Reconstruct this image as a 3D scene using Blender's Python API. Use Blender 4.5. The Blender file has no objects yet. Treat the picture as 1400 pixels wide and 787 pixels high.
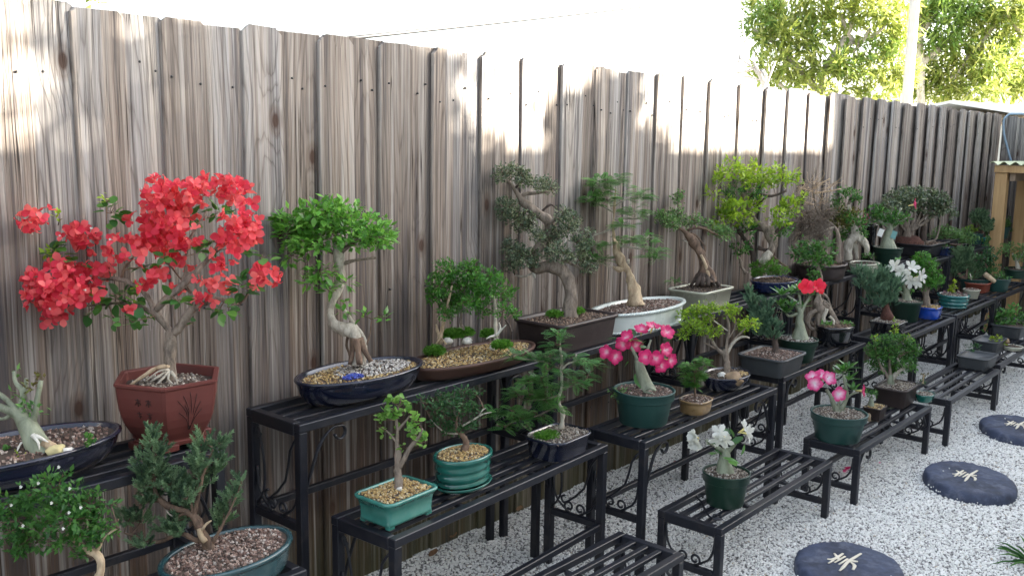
import bpy, bmesh, math, random
from mathutils import Vector, Matrix, noise
R = random.Random(7)
PI = math.pi
S = bpy.context.scene
C = S.collection
V = Vector

# ---------------------------------------------------------------- camera, sky, sun, exposure
cam = bpy.data.cameras.new('camera'); camo = bpy.data.objects.new('camera', cam); C.objects.link(camo)
cam.sensor_width = 36.0; cam.lens = 36.0 * 1279.78 / 1400.0; cam.clip_end = 400; cam.clip_start = 0.02
YAW, PITCH, ROLL = 0.7217573, 0.1545428, 0.015838
d = V((math.cos(YAW) * math.cos(PITCH), math.sin(YAW) * math.cos(PITCH), -math.sin(PITCH)))
r0 = V((math.sin(YAW), -math.cos(YAW), 0)); u0 = r0.cross(d)
rr = math.cos(ROLL) * r0 + math.sin(ROLL) * u0; uu = -math.sin(ROLL) * r0 + math.cos(ROLL) * u0
M = Matrix((rr, uu, -d)).transposed().to_4x4(); M.translation = V((0, -2.38988, 1.5))
camo.matrix_world = M
S.camera = camo
SUN_EL = math.radians(15); SUN_AZ = V((0.766, -0.643, 0))      # horizontal direction towards the sun
w = bpy.data.worlds.new('World'); S.world = w; w.use_nodes = True
nt = w.node_tree; bg = nt.nodes['Background']
sky = nt.nodes.new('ShaderNodeTexSky'); sky.sky_type = 'NISHITA'; sky.sun_disc = False
sky.sun_elevation = SUN_EL; sky.sun_rotation = math.atan2(SUN_AZ.x, SUN_AZ.y)
sky.air_density = 1.0; sky.dust_density = 2.5; sky.ozone_density = 1.0
hs = nt.nodes.new('ShaderNodeHueSaturation'); hs.inputs['Saturation'].default_value = .5      # thin white overcast haze
nt.links.new(sky.outputs[0], hs.inputs['Color']); nt.links.new(hs.outputs[0], bg.inputs[0]); bg.inputs[1].default_value = 0.062
sl = bpy.data.lights.new('sun', 'SUN'); sl.energy = 5.0; sl.angle = math.radians(0.6); sl.color = (1.0, 0.93, 0.80)
so = bpy.data.objects.new('sun', sl); C.objects.link(so)
ldir = V((SUN_AZ.x * math.cos(SUN_EL), SUN_AZ.y * math.cos(SUN_EL), math.sin(SUN_EL)))
so.rotation_euler = ldir.to_track_quat('Z', 'Y').to_euler(); so.location = (8, -8, 8)
S.view_settings.view_transform = 'Standard'; S.view_settings.look = 'None'
S.view_settings.exposure = 3.88; S.view_settings.gamma = 1.0

# ---------------------------------------------------------------- materials
MATS = {}
class NT:
    def __init__(s, name):
        s.m = bpy.data.materials.new(name); s.m.use_nodes = True; s.t = s.m.node_tree
        s.b = s.t.nodes['Principled BSDF']; s.out = s.t.nodes['Material Output']; MATS[name] = s.m
    def n(s, typ, **kw):
        x = s.t.nodes.new('ShaderNode' + typ)
        for k, v in kw.items():
            if k.startswith('i_'):
                key = k[2:]; x.inputs[int(key) if key.isdigit() else key.replace('_', ' ')].default_value = v
            else: setattr(x, k, v)
        return x
    def l(s, a, b): s.t.links.new(a, b)
    def ramp(s, fac, stops, interp='LINEAR'):
        r = s.n('ValToRGB'); e = r.color_ramp; e.interpolation = interp
        while len(e.elements) < len(stops): e.elements.new(0.5)
        for el, (p, c) in zip(e.elements, stops): el.position = p; el.color = (*c, 1)
        s.l(fac, r.inputs[0]); return r.outputs[0]
    def math(s, op, a, b=None, c=None, clamp=False):
        x = s.n('Math', operation=op); x.use_clamp = clamp
        for i, q in enumerate((a, b, c)):
            if q is None: continue
            if isinstance(q, (int, float)): x.inputs[i].default_value = q
            else: s.l(q, x.inputs[i])
        return x.outputs[0]
    def mix(s, f, a, b, mode='MIX'):
        x = s.n('Mix', data_type='RGBA', blend_type=mode)
        for i, q in ((0, f), (6, a), (7, b)):
            if isinstance(q, (int, float)): x.inputs[i].default_value = q
            elif isinstance(q, tuple): x.inputs[i].default_value = (*q, 1)
            else: s.l(q, x.inputs[i])
        return x.outputs[2]
    def noise(s, vec, scale, detail=4, rough=.55, dist=0):
        x = s.n('TexNoise'); x.inputs['Scale'].default_value = scale; x.inputs['Detail'].default_value = detail
        x.inputs['Roughness'].default_value = rough; x.inputs['Distortion'].default_value = dist
        if vec: s.l(vec, x.inputs['Vector'])
        return x.outputs['Fac']
    def bump(s, h, strength, dist=0.002):
        x = s.n('Bump'); x.inputs['Strength'].default_value = strength; x.inputs['Distance'].default_value = dist
        s.l(h, x.inputs['Height']); s.l(x.outputs[0], s.b.inputs['Normal'])

def plain(name, col, rough=.5, var=.25, scale=30, bump=.15, spec=.5, coat=0, metal=0, obj=True, dirt=None):
    """solid stuff with mild blotchiness and fine relief"""
    t = NT(name); tc = t.n('TexCoord').outputs['Object']
    f = t.noise(tc, scale, 5, .6); f2 = t.noise(tc, scale * .18, 3)
    g = t.math('ADD', t.math('MULTIPLY', f, .5), t.math('MULTIPLY', f2, .5))
    lo = tuple(c * (1 - var) for c in col); hi = tuple(min(1, c * (1 + var)) for c in col)
    c = t.ramp(g, [(.32, lo), (.68, hi)])
    if dirt:
        dn = t.ramp(t.noise(tc, scale * .5, 6, .7), [(.52, (0, 0, 0)), (.70, (1, 1, 1))])
        c = t.mix(t.math('MULTIPLY', dn, dirt[1]), c, dirt[0])
    t.l(c, t.b.inputs['Base Color'])
    t.l(t.math('ADD', t.math('MULTIPLY', f, .2), rough - .1), t.b.inputs['Roughness'])
    t.b.inputs['Specular IOR Level'].default_value = spec
    t.b.inputs['Coat Weight'].default_value = coat; t.b.inputs['Coat Roughness'].default_value = .12
    t.b.inputs['Metallic'].default_value = metal
    if bump: t.bump(f, bump)
    return t.m

def var_fac(t):
    a = t.n('Attribute', attribute_name='var').outputs['Fac']; o = t.n('ObjectInfo').outputs['Random']
    return t.math('FRACT', t.math('ADD', a, o))

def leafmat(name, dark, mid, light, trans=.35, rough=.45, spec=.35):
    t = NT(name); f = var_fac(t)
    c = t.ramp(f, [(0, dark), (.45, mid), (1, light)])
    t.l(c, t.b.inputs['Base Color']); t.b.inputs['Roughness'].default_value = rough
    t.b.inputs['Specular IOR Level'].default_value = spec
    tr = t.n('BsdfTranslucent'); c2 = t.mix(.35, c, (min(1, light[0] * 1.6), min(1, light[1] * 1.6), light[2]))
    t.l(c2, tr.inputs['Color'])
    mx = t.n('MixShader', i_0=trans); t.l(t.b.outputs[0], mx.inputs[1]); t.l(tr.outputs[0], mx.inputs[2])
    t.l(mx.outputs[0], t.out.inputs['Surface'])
    return t.m

def chipmat(name, cols, rough=.75):
    t = NT(name); a = t.n('Attribute', attribute_name='var').outputs['Fac']
    st = [(i / len(cols), c) for i, c in enumerate(cols)]
    c = t.ramp(a, st, 'CONSTANT')
    tc = t.n('TexCoord').outputs['Object']
    c = t.mix(t.math('MULTIPLY', t.noise(tc, 260, 3), .5), c, (.05, .035, .025))
    t.l(c, t.b.inputs['Base Color']); t.b.inputs['Roughness'].default_value = rough
    return t.m

def barkmat(name, dark, light, rough=.85, scale=60):
    t = NT(name); tc = t.n('TexCoord').outputs['Object']
    mp = t.n('Mapping'); mp.inputs['Scale'].default_value = (1, 1, .35); t.l(tc, mp.inputs[0])
    f = t.noise(mp.outputs[0], scale, 6, .7, .6)
    t.l(t.ramp(f, [(.3, dark), (.62, light)]), t.b.inputs['Base Color'])
    t.b.inputs['Roughness'].default_value = rough; t.bump(f, .8, .003)
    return t.m

def fencemat(name, z0=1.8):
    """weathered cedar: every board is its own object; Random and object coordinates make each one different"""
    t = NT(name)
    oc = t.n('TexCoord').outputs['Object']; rnd = t.n('ObjectInfo').outputs['Random']
    sep = t.n('SeparateXYZ'); t.l(oc, sep.inputs[0]); x, z = sep.outputs[0], sep.outputs[2]
    rz = t.math('MULTIPLY', rnd, 37.0)
    def comb(sx, sz, off=0):
        c = t.n('CombineXYZ'); t.l(t.math('MULTIPLY', x, sx), c.inputs[0])
        t.l(t.math('ADD', t.math('MULTIPLY', rnd, 91.0), off), c.inputs[1]); t.l(t.math('ADD', t.math('MULTIPLY', z, sz), rz), c.inputs[2]); return c.outputs[0]
    # knots
    kn = t.n('TexVoronoi', voronoi_dimensions='2D'); kn.inputs['Scale'].default_value = 1; kn.inputs['Randomness'].default_value = 1
    kv = t.n('CombineXYZ'); t.l(t.math('ADD', t.math('MULTIPLY', x, 7.0), t.math('MULTIPLY', rnd, 53.0)), kv.inputs[0]); t.l(t.math('ADD', t.math('MULTIPLY', z, 3.6), rz), kv.inputs[1]); t.l(kv.outputs[0], kn.inputs['Vector'])
    kd = kn.outputs['Distance']; kmask = t.ramp(kd, [(.0, (1, 1, 1)), (.5, (0, 0, 0))])
    kc = t.n('SeparateColor'); t.l(kn.outputs['Color'], kc.inputs[0]); kon = t.math('GREATER_THAN', kc.outputs[0], .80)
    # growth ring field, elongated into cathedral arches and bent round knots
    wob = t.noise(comb(9, .55, 5), 1, 4, .6)
    xc = t.math('SUBTRACT', x, t.math('MULTIPLY', t.math('SUBTRACT', t.math('FRACT', t.math('MULTIPLY', rnd, 17.3)), .5), .16))
    px = t.math('MULTIPLY', xc, 14); pz = t.math('MULTIPLY', t.math('SUBTRACT', t.math('PINGPONG', t.math('ADD', z, rz), 1.9), .8), .95)
    rad = t.math('SQRT', t.math('ADD', t.math('MULTIPLY', px, px), t.math('ADD', t.math('MULTIPLY', pz, pz), .02)))
    fld = t.math('ADD', t.math('MULTIPLY', rad, 6.0), t.math('MULTIPLY', wob, 5.0))
    fld = t.math('ADD', fld, t.math('MULTIPLY', t.math('MULTIPLY', kmask, kon), 2.2))
    ring = t.math('FRACT', fld)
    line = t.ramp(ring, [(0, (.9, .9, .9)), (.05, (1, 1, 1)), (.13, (.35, .35, .35)), (.3, (.1, .1, .1)), (.75, (0, 0, 0)), (1, (.8, .8, .8))])
    fine = t.noise(comb(170, 2.2, 9), 1, 5, .7)
    fine2 = t.noise(comb(42, .55, 19), 1, 5, .7)
    broad = t.noise(comb(13, .35, 29), 1, 3, .6)
    spot = t.noise(comb(20, 5, 39), 1, 5, .6)
    # colour: silver grey to brown; darkened low down to put the shade there into the colour
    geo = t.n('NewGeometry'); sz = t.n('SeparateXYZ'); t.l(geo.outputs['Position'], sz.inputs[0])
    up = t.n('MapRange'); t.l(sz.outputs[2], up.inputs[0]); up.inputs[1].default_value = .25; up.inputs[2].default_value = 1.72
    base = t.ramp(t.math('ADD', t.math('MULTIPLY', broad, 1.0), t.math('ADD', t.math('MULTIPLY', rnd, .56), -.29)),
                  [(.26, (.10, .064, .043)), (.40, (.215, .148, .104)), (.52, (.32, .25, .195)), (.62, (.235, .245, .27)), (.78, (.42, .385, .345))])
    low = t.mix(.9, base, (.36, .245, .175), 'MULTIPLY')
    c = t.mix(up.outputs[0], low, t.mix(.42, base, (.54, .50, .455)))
    c = t.mix(t.math('MULTIPLY', t.math('MULTIPLY', line, spot), .95), c, (.085, .062, .048))
    c = t.mix(t.math('MULTIPLY', t.ramp(fine, [(.36, (1, 1, 1)), (.60, (0, 0, 0))]), .60), c, (.055, .045, .04))
    c = t.mix(t.math('MULTIPLY', t.ramp(fine2, [(.50, (0, 0, 0)), (.66, (1, 1, 1))]), .50), c, (.50, .48, .455))
    c = t.mix(t.math('MULTIPLY', t.ramp(fine2, [(.36, (1, 1, 1)), (.47, (0, 0, 0))]), .75), c, (.065, .06, .066))
    c = t.mix(t.math('MULTIPLY', t.ramp(spot, [(.60, (0, 0, 0)), (.75, (1, 1, 1))]), .4), c, (.13, .10, .085))
    kcore = t.math('MULTIPLY', t.ramp(kd, [(.06, (1, 1, 1)), (.125, (0, 0, 0))]), kon)
    kring = t.math('MULTIPLY', t.ramp(kd, [(.09, (0, 0, 0)), (.13, (1, 1, 1)), (.20, (0, 0, 0))]), kon)
    c = t.mix(t.math('MULTIPLY', kring, .45), c, (.10, .065, .045)); c = t.mix(t.math('MULTIPLY', kcore, .9), c, (.055, .028, .018))
    # long splits
    cr = t.noise(comb(34, .55, 49), 1, 2, .5); crack = t.ramp(cr, [(.485, (0, 0, 0)), (.497, (1, 1, 1)), (.505, (1, 1, 1)), (.515, (0, 0, 0))])
    crz = t.ramp(t.noise(comb(3, 1.5, 59), 1, 2), [(.5, (0, 0, 0)), (.58, (1, 1, 1))]); crack = t.math('MULTIPLY', crack, crz)
    c = t.mix(t.math('MULTIPLY', crack, .85), c, (.03, .022, .018))
    # algae near the ground
    ag = t.n('MapRange'); t.l(sz.outputs[2], ag.inputs[0]); ag.inputs[1].default_value = .35; ag.inputs[2].default_value = .0
    c = t.mix(t.math('MULTIPLY', t.math('MULTIPLY', ag.outputs[0], spot), .9), c, (.10, .11, .05))
    t.l(c, t.b.inputs['Base Color']); t.b.inputs['Roughness'].default_value = .85; t.b.inputs['Specular IOR Level'].default_value = .25
    h = t.math('ADD', t.math('MULTIPLY', fine, .6), t.math('ADD', t.math('MULTIPLY', line, -.5), t.math('MULTIPLY', crack, -2.0)))
    h = t.math('ADD', h, t.math('MULTIPLY', kcore, -.6))
    t.bump(h, .75, .0028)
    return t.m

def lumbermat(name, a, b):
    t = NT(name); tc = t.n('TexCoord').outputs['Object']
    mp = t.n('Mapping'); mp.inputs['Scale'].default_value = (30, 30, 1.6); t.l(tc, mp.inputs[0])
    f = t.noise(mp.outputs[0], 1, 5, .6, 1.2)
    k = t.noise(tc, 5, 2)
    c = t.ramp(t.math('ADD', t.math('MULTIPLY', f, .7), t.math('MULTIPLY', k, .3)), [(.3, a), (.7, b)])
    t.l(c, t.b.inputs['Base Color']); t.b.inputs['Roughness'].default_value = .7; t.bump(f, .3)
    return t.m

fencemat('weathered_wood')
lumbermat('pine_lumber', (.36, .21, .09), (.56, .37, .18))
lumbermat('old_lumber', (.22, .16, .11), (.36, .27, .19))
plain('black_paint', (.0085, .0098, .016), .40, .3, 40, .12, .45, dirt=((.055, .042, .034), .32))
plain('iron_scroll', (.011, .012, .018), .4, .2, 60, .1)
leafmat('leaf_ficus', (.045, .15, .025), (.11, .32, .045), (.24, .50, .09), .35, .32, .5)
leafmat('leaf_forest', (.028, .11, .02), (.06, .21, .03), (.13, .33, .05))
leafmat('leaf_grey', (.035, .065, .04), (.08, .135, .075), (.21, .25, .13), .2, .4, .6)
leafmat('leaf_fern', (.04, .12, .035), (.085, .235, .06), (.17, .36, .10))
leafmat('leaf_fern_dark', (.03, .09, .03), (.06, .18, .05), (.12, .29, .08))
leafmat('leaf_mint', (.06, .14, .05), (.11, .23, .075), (.2, .34, .12))
leafmat('leaf_lime', (.07, .17, .015), (.20, .36, .03), (.42, .56, .06), .4)
leafmat('leaf_yellowgreen', (.10, .17, .02), (.24, .36, .035), (.40, .50, .06), .4)
leafmat('leaf_mid', (.025, .085, .025), (.05, .16, .035), (.11, .26, .055))
leafmat('leaf_dark', (.014, .05, .022), (.03, .095, .035), (.07, .17, .055))
leafmat('leaf_juniper', (.05, .10, .058), (.10, .185, .10), (.21, .32, .17), .12, .55)
leafmat('leaf_bluejuniper', (.045, .10, .07), (.09, .18, .115), (.18, .30, .18), .12, .55)
leafmat('leaf_adenium', (.02, .075, .02), (.05, .16, .035), (.11, .27, .05), .25, .3, .5)
leafmat('leaf_rust', (.08, .06, .02), (.15, .12, .03), (.16, .20, .05))
leafmat('leaf_purple', (.07, .015, .04), (.16, .05, .10), (.45, .38, .40))
leafmat('leaf_bougainvillea', (.02, .075, .02), (.045, .15, .035), (.12, .27, .05))
leafmat('leaf_moss', (.04, .13, .015), (.09, .25, .03), (.17, .36, .06))
leafmat('leaf_far', (.10, .17, .03), (.24, .30, .06), (.42, .44, .15), .3)
leafmat('leaf_far_dark', (.09, .18, .04), (.16, .26, .05), (.26, .34, .09), .3)
leafmat('bract_red', (.50, .018, .045), (.77, .055, .105), (.90, .20, .20), .42, .5, .2)
leafmat('petal_red', (.62, .008, .02), (.80, .02, .05), (.80, .04, .10), .25, .4, .3)
leafmat('leaf_jade', (.07, .19, .03), (.14, .32, .06), (.26, .45, .11))
leafmat('petal_white', (.60, .61, .57), (.66, .67, .62), (.70, .71, .68), .25, .5, .3)
leafmat('dead_leaf', (.16, .08, .04), (.28, .17, .09), (.4, .28, .17), .1, .7)
plain('flower_throat', (.80, .70, .28), .5, .2, 200, 0)
barkmat('bark_grey', (.06, .046, .036), (.27, .22, .175))
barkmat('bark_pale', (.20, .175, .14), (.52, .48, .40))
barkmat('bark_brown', (.05, .032, .022), (.20, .13, .09))
barkmat('bark_dark', (.02, .015, .012), (.085, .06, .048))
barkmat('bark_buff', (.22, .15, .09), (.55, .43, .29))
barkmat('bark_caudex', (.10, .115, .075), (.27, .30, .215), .6, 30)
barkmat('bark_jin', (.45, .42, .36), (.72, .70, .64))
barkmat('root_red', (.035, .015, .012), (.13, .055, .04), .95, 120)
barkmat('bark_far', (.25, .22, .19), (.55, .50, .44), .9, 8)
chipmat('soil_red', [(.30, .20, .16), (.20, .12, .10), (.12, .07, .055), (.40, .30, .25), (.23, .14, .11), (.52, .45, .40), (.09, .06, .05)])
chipmat('soil_brown', [(.20, .12, .08), (.12, .075, .05), (.30, .20, .14), (.07, .045, .035), (.38, .28, .2), (.16, .10, .07)])
chipmat('soil_gold', [(.55, .38, .14), (.42, .27, .10), (.66, .50, .24), (.30, .18, .07), (.62, .44, .18), (.74, .62, .40)])
chipmat('soil_white', [(.70, .68, .64), (.06, .05, .05), (.55, .52, .48), (.80, .79, .76), (.10, .08, .07), (.35, .30, .26)])
chipmat('soil_blue', [(.03, .06, .42), (.05, .10, .55), (.02, .03, .25), (.10, .16, .5)])
chipmat('soil_dark', [(.06, .04, .03), (.10, .07, .05), (.16, .11, .08), (.04, .03, .025), (.22, .17, .13)])
chipmat('soil_grit', [(.35, .31, .26), (.20, .17, .14), (.55, .52, .47), (.12, .09, .07), (.42, .36, .29)])
plain('soil_bed', (.06, .042, .032), .95, .4, 90, .6)
plain('clay_red', (.115, .030, .025), .5, .12, 14, .15, .4, dirt=((.09, .03, .025), .4))
plain('carving_dark', (.03, .011, .010), .8, .2, 60, 0)
plain('glaze_navy', (.007, .010, .028), .16, .3, 20, .05, .5, .6, dirt=((.16, .155, .14), .22))
plain('glaze_black', (.006, .007, .010), .14, .3, 20, .05, .5, .6, dirt=((.16, .155, .14), .22))
plain('glaze_deepblue', (.008, .018, .07), .16, .3, 20, .05, .5, .5, dirt=((.16, .155, .14), .22))
plain('glaze_blue', (.012, .06, .38), .18, .3, 20, .05, .5, .5, dirt=((.16, .155, .14), .22))
plain('glaze_teal', (.012, .125, .10), .16, .4, 14, .06, .5, .7, dirt=((.16, .155, .14), .22))
plain('glaze_tealblue', (.015, .14, .14), .16, .35, 14, .06, .5, .7, dirt=((.16, .155, .14), .22))
plain('glaze_turquoise', (.045, .20, .165), .2, .45, 12, .06, .5, .6, dirt=((.15, .17, .13), .3))
plain('glaze_slate', (.02, .06, .07), .2, .35, 20, .05, .5, .5, dirt=((.16, .155, .14), .22))
plain('brown_stoneware', (.075, .038, .028), .5, .25, 20, .15, .4)
plain('brown_plastic', (.038, .027, .026), .42, .15, 20, .1, .4, dirt=((.09, .075, .07), .4))
plain('grey_plastic', (.045, .050, .055), .45, .15, 20, .1, .4, dirt=((.11, .11, .11), .4))
plain('black_plastic', (.016, .017, .021), .4, .2, 20, .1, .4, dirt=((.05, .05, .05), .4))
plain('glaze_cream', (.50, .50, .40), .28, .14, 9, .05, .5, .4, dirt=((.30, .27, .19), .5))
plain('glaze_white', (.56, .62, .60), .28, .12, 9, .05, .5, .4, dirt=((.34, .33, .28), .5))
plain('glaze_tan', (.24, .155, .07), .3, .35, 18, .08, .5, .4)
plain('green_plastic', (.018, .062, .056), .42, .12, 10, .05, .45, dirt=((.06, .09, .08), .35))
plain('darkgreen_plastic', (.009, .034, .022), .40, .12, 10, .05, .45, dirt=((.04, .06, .05), .35))
plain('terracotta', (.26, .07, .045), .65, .2, 14, .15, .3)
plain('rock_tan', (.30, .21, .13), .8, .35, 35, .6)
plain('rock_white', (.62, .60, .55), .7, .2, 35, .5)
plain('rock_yellow', (.48, .42, .22), .8, .35, 35, .6)
plain('stone_blue', (.040, .051, .088), .7, .7, 30, 1.0, .35, dirt=((.12, .13, .165), .7))
plain('glyph_gold', (.70, .64, .52), .7, .15, 60, .2)
plain('plaster', (.62, .58, .50), .85, .12, 3, .2)
plain('roof_white', (.75, .72, .66), .8, .08, 3, .1)
plain('roof_brown', (.28, .12, .085), .8, .2, 3, .2)
plain('roof_dark', (.12, .11, .10), .8, .2, 3, .2)
plain('concrete_pole', (.48, .45, .40), .85, .15, 6, .3)
plain('pvc_green', (.55, .60, .38), .5, .15, 6, .1)
plain('pipe_blue', (.24, .33, .42), .45, .2, 10, .1)
plain('wire_black', (.008, .008, .009), .6, .1, 10, 0)
plain('tag_white', (.75, .75, .72), .5, .1, 40, 0)
plain('tag_teal', (.15, .33, .33), .5, .1, 40, 0)
plain('window_glass', (.02, .025, .03), .08, .2, 3, 0)
plain('iron_knob', (.02, .02, .022), .4, .2, 30, 0)

def petalmat(name, heart, mid, edge, L=.037):
    t = NT(name); sp_ = t.n('SeparateXYZ'); t.l(t.n('TexCoord').outputs['Object'], sp_.inputs[0])
    f = t.math('DIVIDE', sp_.outputs[1], L); w_ = t.math('MULTIPLY', t.math('ABSOLUTE', sp_.outputs[0]), 16.0)
    g = t.math('ADD', t.math('ADD', f, w_), t.math('MULTIPLY', t.n('ObjectInfo').outputs['Random'], .25))
    c = t.ramp(g, [(.22, heart), (.55, mid), (.92, edge)])
    t.l(c, t.b.inputs['Base Color']); t.b.inputs['Roughness'].default_value = .45
    tr = t.n('BsdfTranslucent'); t.l(c, tr.inputs['Color']); mx = t.n('MixShader', i_0=.3); t.l(t.b.outputs[0], mx.inputs[1]); t.l(tr.outputs[0], mx.inputs[2]); t.l(mx.outputs[0], t.out.inputs['Surface'])
petalmat('petal_pink', (.82, .50, .58), (.78, .08, .25), (.60, .01, .13), .032)
petalmat('petal_palepink', (.85, .75, .80), (.82, .36, .55), (.66, .05, .22))
t = NT('gravel_stone'); rnd = t.n('ObjectInfo').outputs['Random']
c = t.ramp(rnd, [(0, (.72, .71, .675)), (.34, (.80, .79, .76)), (.62, (.62, .61, .58)), (.74, (.85, .84, .81)), (.935, (.36, .35, .33)), (.965, (.50, .43, .34)), (.978, (.10, .095, .09))], 'CONSTANT')
t.l(c, t.b.inputs['Base Color']); t.b.inputs['Roughness'].default_value = .85
t = NT('ground_gravel'); tc = t.n('TexCoord').outputs['Object']
v = t.n('TexVoronoi'); v.inputs['Scale'].default_value = 130; t.l(tc, v.inputs['Vector'])
sc_ = t.n('SeparateColor'); t.l(v.outputs['Color'], sc_.inputs[0])
c = t.ramp(sc_.outputs[0], [(0, (.22, .215, .205)), (.4, (.48, .475, .46)), (1, (.62, .615, .60))])
c = t.mix(t.ramp(v.outputs['Distance'], [(.3, (0, 0, 0)), (.7, (1, 1, 1))]), c, (.10, .095, .09))
t.l(c, t.b.inputs['Base Color']); t.b.inputs['Roughness'].default_value = .95
t.bump(v.outputs['Distance'], -.6, .004)

# ---------------------------------------------------------------- mesh helpers
class MB:
    def __init__(s): s.v = []; s.f = []; s.a = []; s.var = 0.0; s.sm = []
    def add(s, vs, fs, smooth=False):
        o = len(s.v); s.v += [tuple(q) for q in vs]; s.a += [s.var] * len(vs)
        s.f += [tuple(i + o for i in f) for f in fs]; s.sm += [smooth] * len(fs)
    def box(s, x0, x1, y0, y1, z0, z1, bev=0, M=None):
        if bev:
            b = bev; vs = []
            for z, e in ((z0, b), (z0 + b, 0), (z1 - b, 0), (z1, b)):
                X0, X1, Y0, Y1 = x0 + e, x1 - e, y0 + e, y1 - e
                k = b if e == 0 else b * .6
                vs += [(X0 + k, Y0, z), (X1 - k, Y0, z), (X1, Y0 + k, z), (X1, Y1 - k, z), (X1 - k, Y1, z), (X0 + k, Y1, z), (X0, Y1 - k, z), (X0, Y0 + k, z)]
            fs = [tuple(reversed(range(8))), tuple(range(24, 32))]
            for L in range(3):
                for i in range(8): j = (i + 1) % 8; fs.append((L * 8 + i, L * 8 + j, L * 8 + 8 + j, L * 8 + 8 + i))
        else:
            vs = [(x0, y0, z0), (x1, y0, z0), (x1, y1, z0), (x0, y1, z0), (x0, y0, z1), (x1, y0, z1), (x1, y1, z1), (x0, y1, z1)]
            fs = [(3, 2, 1, 0), (4, 5, 6, 7), (0, 1, 5, 4), (1, 2, 6, 5), (2, 3, 7, 6), (3, 0, 4, 7)]
        if M: vs = [M @ V(q) for q in vs]
        s.add(vs, fs)
    def tube(s, pts, rad, n=7, wob=0, cap=True, sub=1):
        pts = [V(p) for p in pts]; rad = list(rad) if hasattr(rad, '__len__') else [rad] * len(pts)
        if sub > 1 and len(pts) > 2: pts, rad = smooth_line(pts, rad, sub)
        vs = []; fs = []; prev = None
        for i, p in enumerate(pts):
            tdir = (pts[min(i + 1, len(pts) - 1)] - pts[max(i - 1, 0)])
            if tdir.length < 1e-7: tdir = V((0, 0, 1))
            tdir.normalize()
            if prev is None: a = tdir.orthogonal().normalized()
            else:
                a = prev - tdir * prev.dot(tdir)
                a = a.normalized() if a.length > 1e-5 else tdir.orthogonal().normalized()
            prev = a; b = tdir.cross(a)
            for k in range(n):
                an = 2 * PI * k / n; rr_ = rad[i]
                dv = a * math.cos(an) + b * math.sin(an)
                if wob: q_ = (p + dv * rad[i]) * (0.35 / max(.002, max(rad))); rr_ *= 1 + wob * (noise.noise(q_) * 1.6 + noise.noise(q_ * 3.1) * .8 + noise.noise(V((q_.x * 9, q_.y * 9, q_.z * 2.5))) * .35)
                vs.append(p + dv * rr_)
        for i in range(len(pts) - 1):
            for k in range(n): j = (k + 1) % n; fs.append((i * n + k, i * n + j, (i + 1) * n + j, (i + 1) * n + k))
        if cap: fs.append(tuple(reversed(range(n)))); fs.append(tuple(range((len(pts) - 1) * n, len(pts) * n)))
        s.add(vs, fs, True)
    def leaf(s, p, dr, nm, L, W, cup=.15, rnd=False):
        """a folded leaf: midrib lower than its edges"""
        dr = dr.normalized(); sd = dr.cross(nm)
        if sd.length < 1e-4: sd = dr.orthogonal()
        sd.normalize(); nm = sd.cross(dr); W *= .5
        if rnd:
            vs = [p, p + dr * L * .28 + sd * W * .8, p + dr * L * .68 + sd * W * .9, p + dr * L, p + dr * L * .68 - sd * W * .9, p + dr * L * .28 - sd * W * .8, p + dr * L * .45 - nm * W * cup * 2, p + dr * L * .75 - nm * W * cup * 1.5]
            fs = [(0, 6, 2, 1), (6, 7, 3, 2), (0, 5, 4, 6), (6, 4, 3, 7)]
        else:
            vs = [p, p + dr * L * .45 + sd * W, p + dr * L - nm * L * .08, p + dr * L * .45 - sd * W, p + dr * L * .5 - nm * W * cup * 2]
            fs = [(0, 4, 2, 1), (0, 3, 2, 4)]
        s.add(vs, fs)
    def chip(s, p, r):
        ax = V((R.gauss(0, 1), R.gauss(0, 1), R.gauss(0, 1))).normalized(); a = ax.orthogonal().normalized(); b = ax.cross(a)
        k = R.uniform(.5, 1)
        vs = [p + ax * r * k, p - ax * r * k] + [p + (a * math.cos(q) + b * math.sin(q)) * r * R.uniform(.75, 1.15) for q in (0, 1.6, 3.1, 4.6)]
        s.add(vs, [(0, 2, 3), (0, 3, 4), (0, 4, 5), (0, 5, 2), (1, 3, 2), (1, 4, 3), (1, 5, 4), (1, 2, 5)])
    def blob(s, c, rx, ry, rz, seed=0, amp=.2, seg=12, rings=8, flat=None):
        vs = []; fs = []; c = V(c)
        for i in range(rings + 1):
            th = PI * i / rings
            for k in range(seg):
                ph = 2 * PI * k / seg
                q = V((math.sin(th) * math.cos(ph), math.sin(th) * math.sin(ph), math.cos(th)))
                m = 1 + amp * noise.noise(q * 1.7 + V((seed, seed * 2, 0))) + amp * .5 * noise.noise(q * 4 + V((seed, 0, 3)))
                vs.append(c + V((q.x * rx * m, q.y * ry * m, q.z * rz * m)))
        for i in range(rings):
            for k in range(seg): j = (k + 1) % seg; fs.append((i * seg + k, (i + 1) * seg + k, (i + 1) * seg + j, i * seg + j))
        s.add(vs, fs, True)
    def build(s, name, mat, parent=None, kind=None, loc=None):
        me = bpy.data.meshes.new(name); me.from_pydata(s.v, [], s.f)
        at = me.attributes.new('var', 'FLOAT', 'POINT'); at.data.foreach_set('value', s.a)
        me.polygons.foreach_set('use_smooth', s.sm)
        me.materials.append(MATS[mat]); me.update()
        o = bpy.data.objects.new(name, me); C.objects.link(o)
        if loc: o.location = loc
        if parent: o.parent = parent
        if kind: o['kind'] = kind
        return o

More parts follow.
